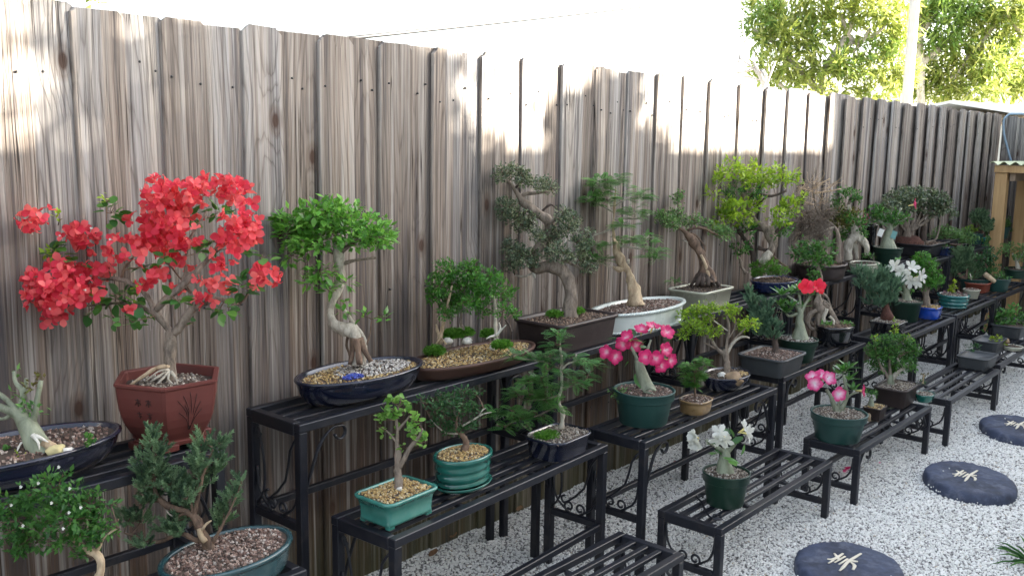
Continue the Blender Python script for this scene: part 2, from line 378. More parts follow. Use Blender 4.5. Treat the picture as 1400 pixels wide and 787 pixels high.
def smooth_line(pts, rad, sub):
    P = [pts[0] * 2 - pts[1]] + pts + [pts[-1] * 2 - pts[-2]]; out = []; ro = []
    for i in range(1, len(P) - 2):
        for k in range(sub):
            t_ = k / sub; a, b, c, e = P[i - 1], P[i], P[i + 1], P[i + 2]
            out.append(.5 * ((2 * b) + (c - a) * t_ + (2 * a - 5 * b + 4 * c - e) * t_ * t_ + (3 * b - a - 3 * c + e) * t_ ** 3))
            ro.append(rad[i - 1] * (1 - t_) + rad[i] * t_)
    out.append(pts[-1]); ro.append(rad[-1]); return out, ro

def thing(name, label, cat, loc=(0, 0, 0), rz=0, group=None):
    o = bpy.data.objects.new(name, None); C.objects.link(o); o.empty_display_size = .05
    o.location = loc; o.rotation_euler = (0, 0, rz); o['label'] = label; o['category'] = cat
    if group: o['group'] = group
    return o
def tag(o, label, cat, group=None):
    o['label'] = label; o['category'] = cat
    if group: o['group'] = group
    return o
def inst(src, name, parent, M=None):
    o = src.copy(); o.name = name; C.objects.link(o); o.parent = parent
    if M is not None: o.matrix_local = M
    return o
def rvec(): return V((R.gauss(0, 1), R.gauss(0, 1), R.gauss(0, 1))).normalized()

# ---------------------------------------------------------------- ground
mb = MB(); mb.add([(-60, -60, 0), (80, -60, 0), (80, 90, 0), (-60, 90, 0)], [(0, 1, 2, 3)])
g = mb.build('ground', 'ground_gravel'); g['kind'] = 'structure'
mb = MB(); nx, ny = 50, 22
X0, X1, Y0, Y1 = .3, 9.28, -2.9, -.002
vs = [(X0 + (X1 - X0) * i / nx, Y0 + (Y1 - Y0) * j / ny, .006 + .012 * noise.noise(V((i * .45, j * .45, 0)))) for j in range(ny + 1) for i in range(nx + 1)]
fs = [(j * (nx + 1) + i, j * (nx + 1) + i + 1, (j + 1) * (nx + 1) + i + 1, (j + 1) * (nx + 1) + i) for j in range(ny) for i in range(nx)]
mb.add(vs, fs); gr = mb.build('gravel', 'ground_gravel'); gr['kind'] = 'stuff'; gr['label'] = 'white and grey crushed stone gravel covering the yard beside the plant stands'
gn = bpy.data.node_groups.new('gravel_scatter', 'GeometryNodeTree')
gn.interface.new_socket('Geometry', in_out='INPUT', socket_type='NodeSocketGeometry'); gn.interface.new_socket('Geometry', in_out='OUTPUT', socket_type='NodeSocketGeometry')
N = gn.nodes; gi = N.new('NodeGroupInput'); go = N.new('NodeGroupOutput'); dp = N.new('GeometryNodeDistributePointsOnFaces'); dp.inputs['Density'].default_value = 14000
ico = N.new('GeometryNodeMeshIcoSphere'); ico.inputs['Subdivisions'].default_value = 1; ico.inputs['Radius'].default_value = 1
sm_ = N.new('GeometryNodeSetMaterial'); sm_.inputs['Material'].default_value = MATS['gravel_stone']
ip = N.new('GeometryNodeInstanceOnPoints')
def rv(lo, hi):
    x = N.new('FunctionNodeRandomValue'); x.data_type = 'FLOAT_VECTOR'; x.inputs[0].default_value = lo; x.inputs[1].default_value = hi; return x.outputs[0]
jn = N.new('GeometryNodeJoinGeometry')
L_ = gn.links.new
L_(gi.outputs[0], dp.inputs[0]); L_(dp.outputs['Points'], ip.inputs['Points']); L_(ico.outputs[0], sm_.inputs[0]); L_(sm_.outputs[0], ip.inputs['Instance'])
L_(rv((.0026, .0026, .002), (.0082, .0072, .0055)), ip.inputs['Scale']); L_(rv((0, 0, 0), (6.3, 6.3, 6.3)), ip.inputs['Rotation'])
L_(ip.outputs[0], jn.inputs[0]); L_(gi.outputs[0], jn.inputs[0]); L_(jn.outputs[0], go.inputs[0])
md = gr.modifiers.new('scatter', 'NODES'); md.node_group = gn

# ---------------------------------------------------------------- fences
def board(parent, x0, wd, y, h, th=.011, tilt=0, dog=.022, flip=0, seed=0, axis='x', z0=.01):
    """one picket: bevelled edges, dog-eared or worn top, slightly warped; local x across, z up"""
    mb = MB(); hw = wd / 2; n = 7; vs = []; bv = .003
    prof = [(-hw + bv, -th / 2), (hw - bv, -th / 2), (hw, -th / 2 + bv), (hw, th / 2), (-hw, th / 2), (-hw, -th / 2 + bv)]
    rq = random.Random(seed); cupw = rq.uniform(-.003, .003); bow = rq.uniform(-.004, .004)
    H = h - z0
    lv = [(i / n * (H - dog), 1) for i in range(n + 1)] + [(H - dog * .35, 1 - dog * .65 / hw), (H, 1 - dog / hw)]
    m = len(prof)
    for zz, k in lv:
        bb = bow * math.sin(zz / H * PI) + cupw * (zz / H) ** 2
        jx = rq.uniform(-.0012, .0012)
        for (px, py) in prof: vs.append((px * k + jx, py + bb, zz + (rq.uniform(-.004, .001) if k < 1 else 0)))
    fs = [tuple(reversed(range(m)))]
    for i in range(len(lv) - 1):
        for q in range(m): j = (q + 1) % m; fs.append((i * m + q, i * m + j, (i + 1) * m + j, (i + 1) * m + q))
    fs.append(tuple(range((len(lv) - 1) * m, len(lv) * m)))
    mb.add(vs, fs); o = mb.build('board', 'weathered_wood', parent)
    if axis == 'x': o.location = (x0 + hw, y, z0); o.rotation_euler = (0, tilt, 0)
    else: o.location = (y, x0 - hw, z0); o.rotation_euler = (0, tilt, PI / 2 * -1)
    return o
fence = thing('wooden_fence', 'tall weathered grey and brown board fence running behind all the plant stands', 'fence')
XS = [-2.08, -1.84, -1.6, -1.36, -1.12, -.88, -.64, -.4, -.16, .08, .32, .56, .81, 1.05, 1.285, 1.525, 1.79, 2.035, 2.27, 2.52, 2.74, 2.985, 3.21, 3.44, 3.675, 3.90, 4.15, 4.45, 4.74, 5.01, 5.28, 5.54, 5.8, 6.07, 6.33, 6.6, 6.84, 7.1, 7.36, 7.61, 7.86, 8.11, 8.36, 8.61, 8.86, 9.08, 9.29]
for i in range(len(XS) - 1):
    a, b = XS[i], XS[i + 1]
    hz = 1.818 + R.uniform(-.008, .008); fw = min(.142, (b - a) * .62) if a > 1.9 else .135
    rc = .0012 + .0105 * max(0, min(1, (a - 5.2) / .5))          # the pickets stand further apart down the line
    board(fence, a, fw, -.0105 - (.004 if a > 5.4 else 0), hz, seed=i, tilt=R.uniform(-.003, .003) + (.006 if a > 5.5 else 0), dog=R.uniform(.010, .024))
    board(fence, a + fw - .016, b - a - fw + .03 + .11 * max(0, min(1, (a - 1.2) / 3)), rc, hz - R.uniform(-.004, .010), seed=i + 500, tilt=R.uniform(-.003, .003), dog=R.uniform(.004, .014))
for z in (.35, 1.0, 1.6):
    mb = MB(); mb.box(-2.1, 9.25, .0225, .0605, z - .045, z + .045, .003); mb.build('fence_rail', 'old_lumber', fence)
for i in range(6):
    mb = MB(); x = -1.9 + 2.15 * i; mb.box(x - .045, x + .045, .063, .153, 0, 1.72, .003); mb.build('fence_post', 'old_lumber', fence)
nm_ = MB()
for i in range(len(XS) - 1):
    for k, fy in ((.03, -.0165), (.1, -.0165), (.17, -.005), (.215, -.005)):
        for z in (1.66, 1.02, .36):
            if R.random() < (.6 if z < 1.5 else .35): continue
            x = XS[i] + k + R.uniform(-.008, .008); zz = z + R.uniform(-.035, .035); fy_ = fy - (.004 if XS[i] > 5.4 and k < .12 else 0) + (.0105 * max(0, min(1, (XS[i] - 5.2) / .5)) if k > .12 else 0)
            nm_.tube([(x, fy_ - .0035, zz), (x, fy_ + .003, zz)], [.0034, .0034], 6)
nm_.build('nail_heads', 'iron_knob', fence, kind='stuff')
sidef = thing('side_fence', 'short grey board fence closing the far right end of the yard', 'fence', (9.33, 0, 0))
y = -.03; i = 0
while y > -3.2:
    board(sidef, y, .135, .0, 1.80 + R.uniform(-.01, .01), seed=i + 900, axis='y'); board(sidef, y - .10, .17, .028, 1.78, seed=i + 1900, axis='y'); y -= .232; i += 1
for z in (.4, 1.0, 1.6):
    mb = MB(); mb.box(.046, .084, -3.2, -.02, z - .04, z + .04, .003); mb.build('fence_rail', 'old_lumber', sidef)

# ---------------------------------------------------------------- plant stands
def spiral(cx, cz, r, a0, turns, n=16, sgn=1):
    return [(cx + r * (1 - .62 * i / n) * math.cos(a0 + sgn * 2 * PI * turns * i / n), cz + r * (1 - .62 * i / n) * math.sin(a0 + sgn * 2 * PI * turns * i / n)) for i in range(n + 1)]
def iron(parent, pts3, r=.0042):
    mb = MB(); mb.tube(pts3, r, 6, sub=2); return mb.build('scroll', 'iron_scroll', parent)
def stand(name, label, x, y, ry, L, D, H, group, back=False, plainlow=False):
    """x, y: front left corner of the top. back=True: turned round, so its long low rail is at the front"""
    t = thing(name, label, 'plant stand', (x, y, 0), ry, group); w_ = .026; h_ = .024; he = .036
    def bx(nm, *a): m = MB(); m.box(*a, bev=.0022); return m.build(nm, 'black_paint', t)
    bx('front_rail', 0, L, 0, w_, H - h_, H); bx('back_rail', 0, L, D - w_, D, H - h_, H)
    bx('end_rail', 0, w_, w_ + .0005, D - w_ - .0005, H - he, H - .0004); bx('end_rail', L - w_, L, w_ + .0005, D - w_ - .0005, H - he, H - .0004)
    for k in range(3):
        yc = w_ + (D - 2 * w_) * (k + 1) / 4 
        bx('slat', w_ + .0005, L - w_ - .0005, yc - .0095, yc + .0095, H - .018, H - .003)
    for xx in (.32, .66):
        bx('brace', L * xx - .008, L * xx + .008, w_ + .0005, D - w_ - .0005, H - .030, H - .0185)
    for xx in (0.001, L - w_ - .001):
        for yy in (0.001, D - w_ - .001): bx('leg', xx, xx + w_, yy, yy + w_, -.004, H - h_ - .0004)
    cz = H * .60 if H > .6 else (H * .42 if H > .4 else H * .30)
    for xx in (.003, L - w_ + .001): bx('crossbar', xx, xx + .020, w_ + .0015, D - w_ - .0015, cz - .012, cz + .012)
    yb = .003 if back else D - w_ + .001
    if not plainlow: bx('stretcher', w_ + .0015, L - w_ - .0015, yb, yb + .02, cz - .011, cz + .011)
    # iron scrolls over each crossbar
    for xx in (.013, L - .013):
        mid = D / 2; rs = .021; top = H - he
        for sg in (-1, 1):
            p = spiral(mid + sg * (rs + .002), cz + .013 + rs, rs, -PI / 2, 1.15, sgn=sg)
            yo = mid + sg * (D / 2 - w_ - .004); q = [(yo, min(top, cz + .13)), (yo - sg * .004, cz + .085), (yo - sg * .022, cz + .045), (mid + sg * (rs + .02), cz + .018)]
            iron(t, [V((xx, a, b)) for a, b in q[:-1]] + [V((xx, a, b)) for a, b in p])
        if H > .4:
            y0 = D - w_ - .004; hh = top - cz
            p = [(y0, cz + .02), (y0 - .03, cz + hh * .25), (y0 - .035, cz + hh * .55), (y0 - .018, cz + hh * .85)] + [(y0 - .018 + a, top - .028 + b) for a, b in [(0.01, .012), (.014, 0), (.006, -.012), (-.004, -.004)]]
            iron(t, [V((xx, a, b)) for a, b in p])
            p = [(w_ + .004, top - .01), (.06, top - .05), (.085, cz + hh * .45), (D / 2 + .03, cz + hh * .2)] + [(D / 2 + .03 + a, cz + hh * .2 + b) for a, b in [(.02, -.005), (.026, .012), (.012, .02)]]
            iron(t, [V((xx, a, b)) for a, b in p])
    # S brackets under the open long side
    yb = D - .012 if back else .012
    k = min(1, H / .5)
    for sg, xo in (() if plainlow else ((1, w_), (-1, L - w_))):
        for e in (0, .006):
            p = [(0.003, H - .19 * k - e), (.018, H - .155 * k), (.04, H - .10 * k), (.065, H - .058 * k), (.10, H - h_ - .010 - e)] + [(.10 + .023 + .019 * math.cos(a), H - h_ - .031 + .019 * math.sin(a) * 1.05) for a in (1.9, 1.2, .4, -.4, -1.3, -2.2, -3.0)]
            iron(t, [V((xo + sg * a, yb + (e * .8 if not back else -e * .8), b)) for a, b in p], .0036)
    return t
GT, GM, GL = 'tall plant stands against the fence', 'middle height plant stands in the second row', 'low plant stands in the front row'
stand('plant_stand', 'tall black slatted stand at far left under the red hexagonal pot', .142, -.407, 0, 1.055, .247, .743, GT)
stand('plant_stand', 'tall black slatted stand holding the dark oval pot with blue and gold gravel', 1.441, -.372, .021, 1.055, .247, .743, GT)
stand('plant_stand', 'tall black slatted stand under the brown plastic tray with the S shaped trunk', 2.53, -.368, .04, 1.045, .247, .743, GT)
stand('plant_stand', 'tall black slatted stand under the cream rectangular pot with leaning trunk', 3.59, -.30, .02, 1.045, .247, .743, GT)
stand('plant_stand', 'tall black slatted stand under the brown oval bowl and the cream pot', 4.655, -.272, .025, 1.045, .247, .743, GT)
stand('plant_stand', 'tall black slatted stand under the long black tray with brown root mound', 5.95, -.357, 0, 1.05, .247, .743, GT)
stand('plant_stand', 'farthest tall black slatted stand, near the yellow lumber post', 7.05, -.346, 0, 1.05, .247, .743, GT)
stand('plant_stand', 'middle height black stand at bottom left under the teal oval juniper pot', .242, -.657, 0, 1.01, .245, .495, GM)
stand('plant_stand', 'middle height black stand holding the two turquoise pots and the dark blue fern pot', 1.502, -.685, .058, 1.01, .245, .495, GM, back=True)
stand('plant_stand', 'middle height black stand under the desert rose with bright pink flowers', 2.614, -.706, .005, 1.01, .245, .495, GM)
stand('plant_stand', 'middle height black stand under the grey rectangular juniper tray', 3.811, -.640, .025, 1.01, .245, .495, GM)
stand('plant_stand', 'middle height black stand under the bright blue pot and white flowered desert rose', 4.95, -.724, 0, 1.01, .245, .495, GM)
stand('plant_stand', 'short middle height black stand under the round teal succulent dish', 6.03, -.71, 0, .87, .245, .495, GM)
stand('plant_stand', 'farthest middle height black stand under the green nursery pots', 6.95, -.70, 0, 1.01, .245, .495, GM)
stand('plant_stand', 'empty low black stand cut off by the bottom edge of the photo', 1.496, -.985, -.004, .927, .248, .2485, GL)
stand('plant_stand', 'low black stand holding only the dark green pot with white flowers', 2.667, -.982, .012, .927, .248, .2485, GL, plainlow=True)
stand('plant_stand', 'low black stand holding the desert rose with pale pink flowers', 3.797, -1.0, .002, .927, .248, .2485, GL)
stand('plant_stand', 'low black stand holding only a tiny green dish', 4.903, -1.033, .009, .927, .248, .2485, GL, plainlow=True)
stand('plant_stand', 'low black stand at the right holding the grey plastic trays', 5.94, -1.0, 0, .927, .248, .2485, GL)
o = thing('iron_bracket', 'loose curled iron bracket lying on the slats beside the white flowered pot', 'iron bracket', (2.80, -.86, .2515), .9)
mb = MB(); mb.tube([(a, b, .003) for a, b in [(-.11, 0), (-.09, .02), (-.07, .012), (-.075, -.005), (-.09, -.003)][::-1] + [(-.10, .03), (-.04, .03), (.04, .012), (.09, .012), (.11, 0), (.10, -.015), (.085, -.008)]], .0036, 6, sub=3)
mb.build('rod', 'iron_scroll', o)

# ---------------------------------------------------------------- pots
def outline(shape, a, b, off, n=48):
    A, B = a + off, b + off; pts = []
    if shape == 'oval' or shape == 'round':
        return [(A * math.cos(2 * PI * k / n), B * math.sin(2 * PI * k / n)) for k in range(n)]
    if shape == 'hex':
        c = [(A * math.cos(PI / 3 * k), A * math.sin(PI / 3 * k)) for k in range(6)]
        for k in range(6):
            p, q = c[k], c[(k + 1) % 6]
            for e in (.035, .965) : pts.append((p[0] * (1 - e) + q[0] * e, p[1] * (1 - e) + q[1] * e))
        return pts
    rr_ = {'rect': .022, 'tray': .05, 'rectbig': .03, 'sharp': .008}.get(shape, .02); rr_ = min(max(.004, rr_ + off), A * .95, B * .95)
    for cx, cy, a0 in ((A - rr_, B - rr_, 0), (-A + rr_, B - rr_, PI / 2), (-A + rr_, -B + rr_, PI), (A - rr_, -B + rr_, 1.5 * PI)):
        for k in range(7): an = a0 + PI / 2 * k / 6; pts.append((cx + rr_ * math.cos(an), cy + rr_ * math.sin(an)))
    return pts
# (inset as a share of the half width, height share)
STY = {
 'nursery': [(-.24, 0), (-.225, .015), (-.095, .70), (-.085, .715), (-.03, .725), (-.02, .74), (-.012, .95), (.012, .965), (.012, .99), (0, 1), (-.04, 1), (-.05, .985), (-.075, .8)],
 'nursery_plain': [(-.25, 0), (-.235, .015), (-.06, .85), (-.02, .87), (0, .89), (.01, .97), (0, 1), (-.045, 1), (-.055, .985), (-.09, .8)],
 'ovalbowl': [(-.42, 0), (-.34, .03), (-.20, .22), (-.09, .5), (-.035, .75), (-.02, .86), (.02, .90), (.035, .95), (.02, 1), (-.05, 1), (-.08, .97), (-.11, .8)],
 'ovalstraight': [(-.15, 0), (-.12, .03), (-.07, .25), (-.02, .7), (-.015, .84), (.035, .86), (.05, .93), (.035, 1), (-.06, 1), (-.08, .96), (-.10, .8)],
 'braided': [(-.16, 0), (-.08, .02), (-.06, .07), (-.10, .10), (-.09, .16), (-.055, .78), (-.05, .84), (0, .86), (.02, .93), (0, 1), (-.07, 1), (-.09, .96), (-.11, .8)],
 'rect': [(-.20, .10), (-.16, .12), (-.15, .22), (-.17, .25), (-.13, .55), (-.03, .86), (.05, .88), (.09, .94), (.07, 1), (-.06, 1), (-.09, .96), (-.12, .8)],
 'rectplain': [(-.16, 0), (-.15, .02), (-.05, .85), (.03, .87), (.05, .95), (.04, 1), (-.04, 1), (-.07, .97), (-.10, .8)],
 'plastray': [(-.15, 0), (-.14, .02), (-.03, .83), (-.025, .88), (.05, .89), (.07, .93), (.06, 1), (-.02, 1), (-.05, .97), (-.10, .8)],
 'fluted': [(-.22, 0), (-.10, .02), (-.06, .07), (-.17, .12), (-.17, .16), (-.07, .24), (-.04, .32), (-.06, .40), (-.12, .44), (-.05, .52), (-.01, .60), (-.04, .68), (-.05, .74), (.03, .84), (.06, .90), (.05, .96), (.02, 1), (-.06, 1), (-.09, .96), (-.12, .8)],
 'hex': [(-.33, .06), (-.31, .07), (-.30, .12), (-.33, .135), (-.32, .165), (-.24, .25), (-.15, .37), (-.085, .50), (-.045, .64), (-.02, .80), (-.01, .93), (.0, .95), (.022, .96), (.022, .995), (.01, 1), (-.07, 1), (-.09, .98), (-.12, .8)],
 'shallow': [(-.25, 0), (-.22, .04), (-.10, .3), (-.04, .62), (.01, .75), (.035, .88), (.02, 1), (-.05, 1), (-.09, .95), (-.13, .7)],
 'tall': [(-.30, 0), (-.28, .01), (-.08, .90), (.02, .91), (.03, .97), (.02, 1), (-.06, 1), (-.1, .97), (-.14, .8)],
}
LAST_SOIL = {}
def make_pot(t, shape, a, b, h, style, mat, yaw=0, feet=0, soil='soil_brown', nchips=260, z0=0.0, chip=.0032, soil_h=None):
    prof = STY[style]; m = min(a, b); Rz = Matrix.Rotation(yaw, 4, 'Z'); mb = MB(); base = None
    rings = []
    for off, hz in prof:
        pts = [Rz @ V((x, y, z0 + h * hz)) for x, y in outline(shape, a, b, off * m)]; rings.append(pts)
    n = len(rings[0]); vs = [q for r_ in rings for q in r_]; fs = [tuple(reversed(range(n)))]
    for i in range(len(rings) - 1):
        for k in range(n): j = (k + 1) % n; fs.append((i * n + k, i * n + j, (i + 1) * n + j, (i + 1) * n + k))
    fs.append(tuple(range((len(rings) - 1) * n, len(rings) * n)))
    mb.add(vs, fs, shape != 'hex'); p = mb.build('pot', mat, t)
    if style == 'braided':
        bd = MB()
        for zz, of in ((h * .055, -.045), (h * .93, .02)):
            q = outline(shape, a, b, of * m, 110)
            for k, (x, y) in enumerate(q):
                x2, y2 = q[(k + 1) % len(q)]
                bd.tube([Rz @ V((x, y, z0 + zz - .004)), Rz @ V(((x + x2) / 2, (y + y2) / 2, z0 + zz + .001)), Rz @ V((x2, y2, z0 + zz + .005))], [.002, .0042, .002], 5)
        bd.build('braid', mat, p)
    if feet:
        fh = h * prof[0][1] + .006 if prof[0][1] > 0 else .010; zf = 0
        if shape in ('rect', 'rectbig', 'tray', 'sharp'): cs = [(sx * (a * .86 - m * .16), sy * (b * .86 - m * .16)) for sx in (-1, 1) for sy in (-1, 1)]
        elif shape == 'hex': cs = [((a * .60) * math.cos(PI / 3 * k), (a * .60) * math.sin(PI / 3 * k)) for k in range(6)]
        else: cs = [(a * .62 * sx, b * .55 * sy) for sx in (-1, 1) for sy in (-1, 1)]
        for cx, cy in cs:
            f = MB(); s_ = m * .16; f.box(-s_, s_, -s_ * .8, s_ * .8, 0, fh, .002, Rz @ Matrix.Translation((cx, cy, zf)))
            f.build('foot', mat, p)
    # soil: a gently mounded bed with loose chips on top
    sh = z0 + h * (soil_h or .86); off = prof[-1][0] * m; sb = MB(); q = outline(shape, a, b, off + .001)
    vs = []
    for k, s_ in enumerate((1, .8, .55, .3)):
        for x, y in q:
            P = Rz @ V((x * s_, y * s_, 0)); P.z = sh + .010 * (1 - s_) + .004 * noise.noise(P * 40) * (s_ < 1); vs.append(P)
    vs.append(V((0, 0, sh + .010))); n = len(q); fs = []
    for L in range(3):
        for k in range(n): j = (k + 1) % n; fs.append((L * n + k, L * n + j, L * n + n + j, L * n + n + k))
    for k in range(n): fs.append((3 * n + k, 3 * n + (k + 1) % n, 4 * n))
    sb.add(vs, fs, True); s_ob = sb.build('soil', 'soil_bed', t)
    def inside(s_=1):
        while 1:
            x, y = R.uniform(-1, 1), R.uniform(-1, 1); A, B = (a + off) * s_, (b + off) * s_
            if shape in ('oval', 'round', 'hex'):
                if x * x + y * y < (.93 if shape != 'hex' else .74): return Rz @ V((x * A, y * B, 0)), math.hypot(x, y)
            else: return Rz @ V((x * A * .97, y * B * .97, 0)), max(abs(x), abs(y))
    if nchips:
        cb = MB()
        for _ in range(nchips):
            P, e = inside(); P.z = sh + .010 * (1 - e) + R.uniform(0, .002); cb.var = R.random() * .999; cb.chip(P, chip * R.uniform(.6, 1.5))
        cb.build('soil_chips', soil, s_ob, kind='stuff')
    return p, s_ob, sh

# ---------------------------------------------------------------- foliage
def put_leaves(mb, kind, c, rx, rz, n, L, up=.35):
    c = V(c)
    if kind == 'needle':
        for _ in range(n):
            u = rvec(); k = R.random() ** .4; p = c + V((u.x * rx, u.y * rx, u.z * rz)) * k
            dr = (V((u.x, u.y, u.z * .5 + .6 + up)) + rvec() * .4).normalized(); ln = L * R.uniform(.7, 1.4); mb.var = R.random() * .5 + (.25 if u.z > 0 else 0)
            a = dr.orthogonal().normalized(); b = dr.cross(a); m_ = 9
            mb.tube([p, p + dr * ln * .7], [.0012, .0008], 3, cap=False)
            for q in range(m_ * 2):
                s_ = q / (m_ * 2.); an = q * 2.4; bp = p + dr * ln * s_; sd = (a * math.cos(an) + b * math.sin(an))
                tip = bp + (dr * .8 + sd * .75) * ln * (.36 - .13 * s_); wv = dr.cross(sd) * .0024
                mb.add([bp + wv, bp - wv, tip], [(0, 1, 2)])
                mb.add([bp + dr * .0022, bp - dr * .0026, tip], [(0, 1, 2)])
        return
    if kind == 'fern':
        for _ in range(n):
            u = rvec(); k = R.random() ** .5; p = c + V((u.x * rx, u.y * rx, u.z * rz)) * k * .8
            dr = V((u.x + R.gauss(0, .4), u.y + R.gauss(0, .4), R.uniform(-.15, .35))).normalized(); nm = (V((0, 0, 1)) + rvec() * .35).normalized()
            sd = dr.cross(nm).normalized(); ln = L * R.uniform(.7, 1.25); mb.var = R.random(); m_ = 9
            mb.add([p + sd * .0004, p - sd * .0004, p + dr * ln], [(0, 1, 2)])
            for q in range(m_):
                s_ = (q + .6) / m_; bp = p + dr * ln * s_ - V((0, 0, 1)) * ln * .22 * s_ * s_; w_ = ln * .30 * math.sin(PI * (.18 + .74 * s_))
                for sg in (-1, 1):
                    o = (sd * sg * .92 + dr * .38).normalized() * w_; h_ = dr * ln * .047
                    mb.add([bp, bp + o * .5 + h_, bp + o, bp + o * .5 - h_], [(0, 1, 2, 3)])
        return
    nt_ = max(1, n // 6)
    for _ in range(nt_):
        u = rvec(); k = R.random() ** .45; p = c + V((u.x * rx, u.y * rx, u.z * rz)) * k
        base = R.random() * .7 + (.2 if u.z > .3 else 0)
        for q in range(6):
            dr = (V((u.x, u.y, u.z * .7 + up)) + rvec() * 1.0); nm = (V((0, 0, 1)) + u * .5 + rvec() * .55).normalized()
            if dr.length < .1: continue
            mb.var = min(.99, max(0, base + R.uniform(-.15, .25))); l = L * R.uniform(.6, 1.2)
            if kind == 'round': mb.leaf(p + rvec() * L * .5, dr, nm, l, l * .85, .1, True)
            elif kind == 'long': mb.leaf(p + rvec() * L * .4, dr + V((0, 0, -.5)), nm, l, l * .22, .1)
            elif kind == 'tiny': mb.leaf(p + rvec() * L * .9, dr, nm, l, l * .55, .12)
            else: mb.leaf(p + rvec() * L * .6, dr, nm, l, l * .48, .15)
LEAFSRC = {}
def leaf_src(mat, L, W, rnd):
    k = (mat, L, W, rnd)
    if k not in LEAFSRC:
        mb = MB(); 
        # curved, cupped blade with a short stalk
        n = 5; vs = []; fs = []
        for i in range(n + 1):
            s_ = i / n; wd = W / 2 * (math.sin(PI * min(1, s_ ** (.75 if rnd else .95))) ** (.6 if rnd else .8)) if 0 < i < n else .0006
            zc = -.16 * L * s_ * s_
            vs += [(wd, s_ * L, zc + .12 * wd), (0, s_ * L, zc - .10 * wd), (-wd, s_ * L, zc + .12 * wd)]
        for i in range(n): fs += [(3 * i, 3 * i + 1, 3 * i + 4, 3 * i + 3), (3 * i + 1, 3 * i + 2, 3 * i + 5, 3 * i + 4)]
        mb.add(vs, fs, True); mb.add([(.0006, -L * .25, .0), (-.0006, -L * .25, 0), (0, 0, 0)], [(0, 1, 2)])
        me = bpy.data.meshes.new('leaf'); me.from_pydata(mb.v, [], mb.f); me.attributes.new('var', 'FLOAT', 'POINT'); me.polygons.foreach_set('use_smooth', mb.sm); me.materials.append(MATS[mat]); LEAFSRC[k] = me
    return LEAFSRC[k]
def orient(p, dr, nm):
    y = dr.normalized(); x = y.cross(nm)
    if x.length < .01: x = y.orthogonal()
    x.normalize(); z = x.cross(y); m = Matrix((x, y, z)).transposed().to_4x4(); m.translation = p; return m
def leaf_obj(parent, me, p, dr, nm, sc=1, name='leaf'):
    o = bpy.data.objects.new(name, me); C.objects.link(o); o.parent = parent; o.matrix_local = orient(p, dr, nm) @ Matrix.Scale(sc, 4); return o
PET = {}
def petal_mesh(mat, L, W, ruf=0):
    k = (mat, L, W, ruf)
    if k not in PET:
        vs = []; fs = []; n = 5; m = 4; rq = random.Random(5)
        for i in range(n + 1):
            s_ = i / n; wd = W / 2 * [.18, .50, .85, 1.0, .86, .25][i]
            for j in range(m + 1):
                e = j / m * 2 - 1; vs.append((wd * e, L * (s_ - .10 * (abs(e) if i == n else 0)), -.10 * L * s_ * s_ + .14 * L * math.sin(s_ * PI * .6) - .06 * L * abs(e) + rq.uniform(-1, 1) * ruf * L))
        for i in range(n):
            for j in range(m): a = i * (m + 1) + j; fs.append((a, a + 1, a + m + 2, a + m + 1))
        me = bpy.data.meshes.new('petal'); me.from_pydata(vs, [], fs); me.polygons.foreach_set('use_smooth', [True] * len(fs)); me.materials.append(MATS[mat]); PET[k] = me
    return PET[k]
def flower(t, c, face, mat, L, npet=5, ruf=0, open_=.35):
    """throat (the part) with separate petals; face = the way the flower looks"""
    c = V(c); face = V(face).normalized(); mb = MB(); mb.tube([c - face * L * .8, c - face * L * .3, c + face * L * .02], [L * .06, L * .10, L * .16], 8)
    f = mb.build('flower', 'flower_throat', t); a = face.orthogonal().normalized(); b = face.cross(a)
    me = petal_mesh(mat, L, L * (.80 if mat != 'petal_white' or npet > 5 else .56), ruf); k0 = R.uniform(0, 6)
    for k in range(npet):
        an = k0 + 2 * PI * k / min(npet, 5) + (.6 if k >= 5 else 0); ra = a * math.cos(an) + b * math.sin(an)
        op = open_ + (.45 if k >= 5 else 0) + R.uniform(-.1, .1)
        leaf_obj(f, me, c + face * L * .02, ra + face * op, face - ra * .2, R.uniform(.88, 1.08) * (.8 if k >= 5 else 1), 'petal')
    return f

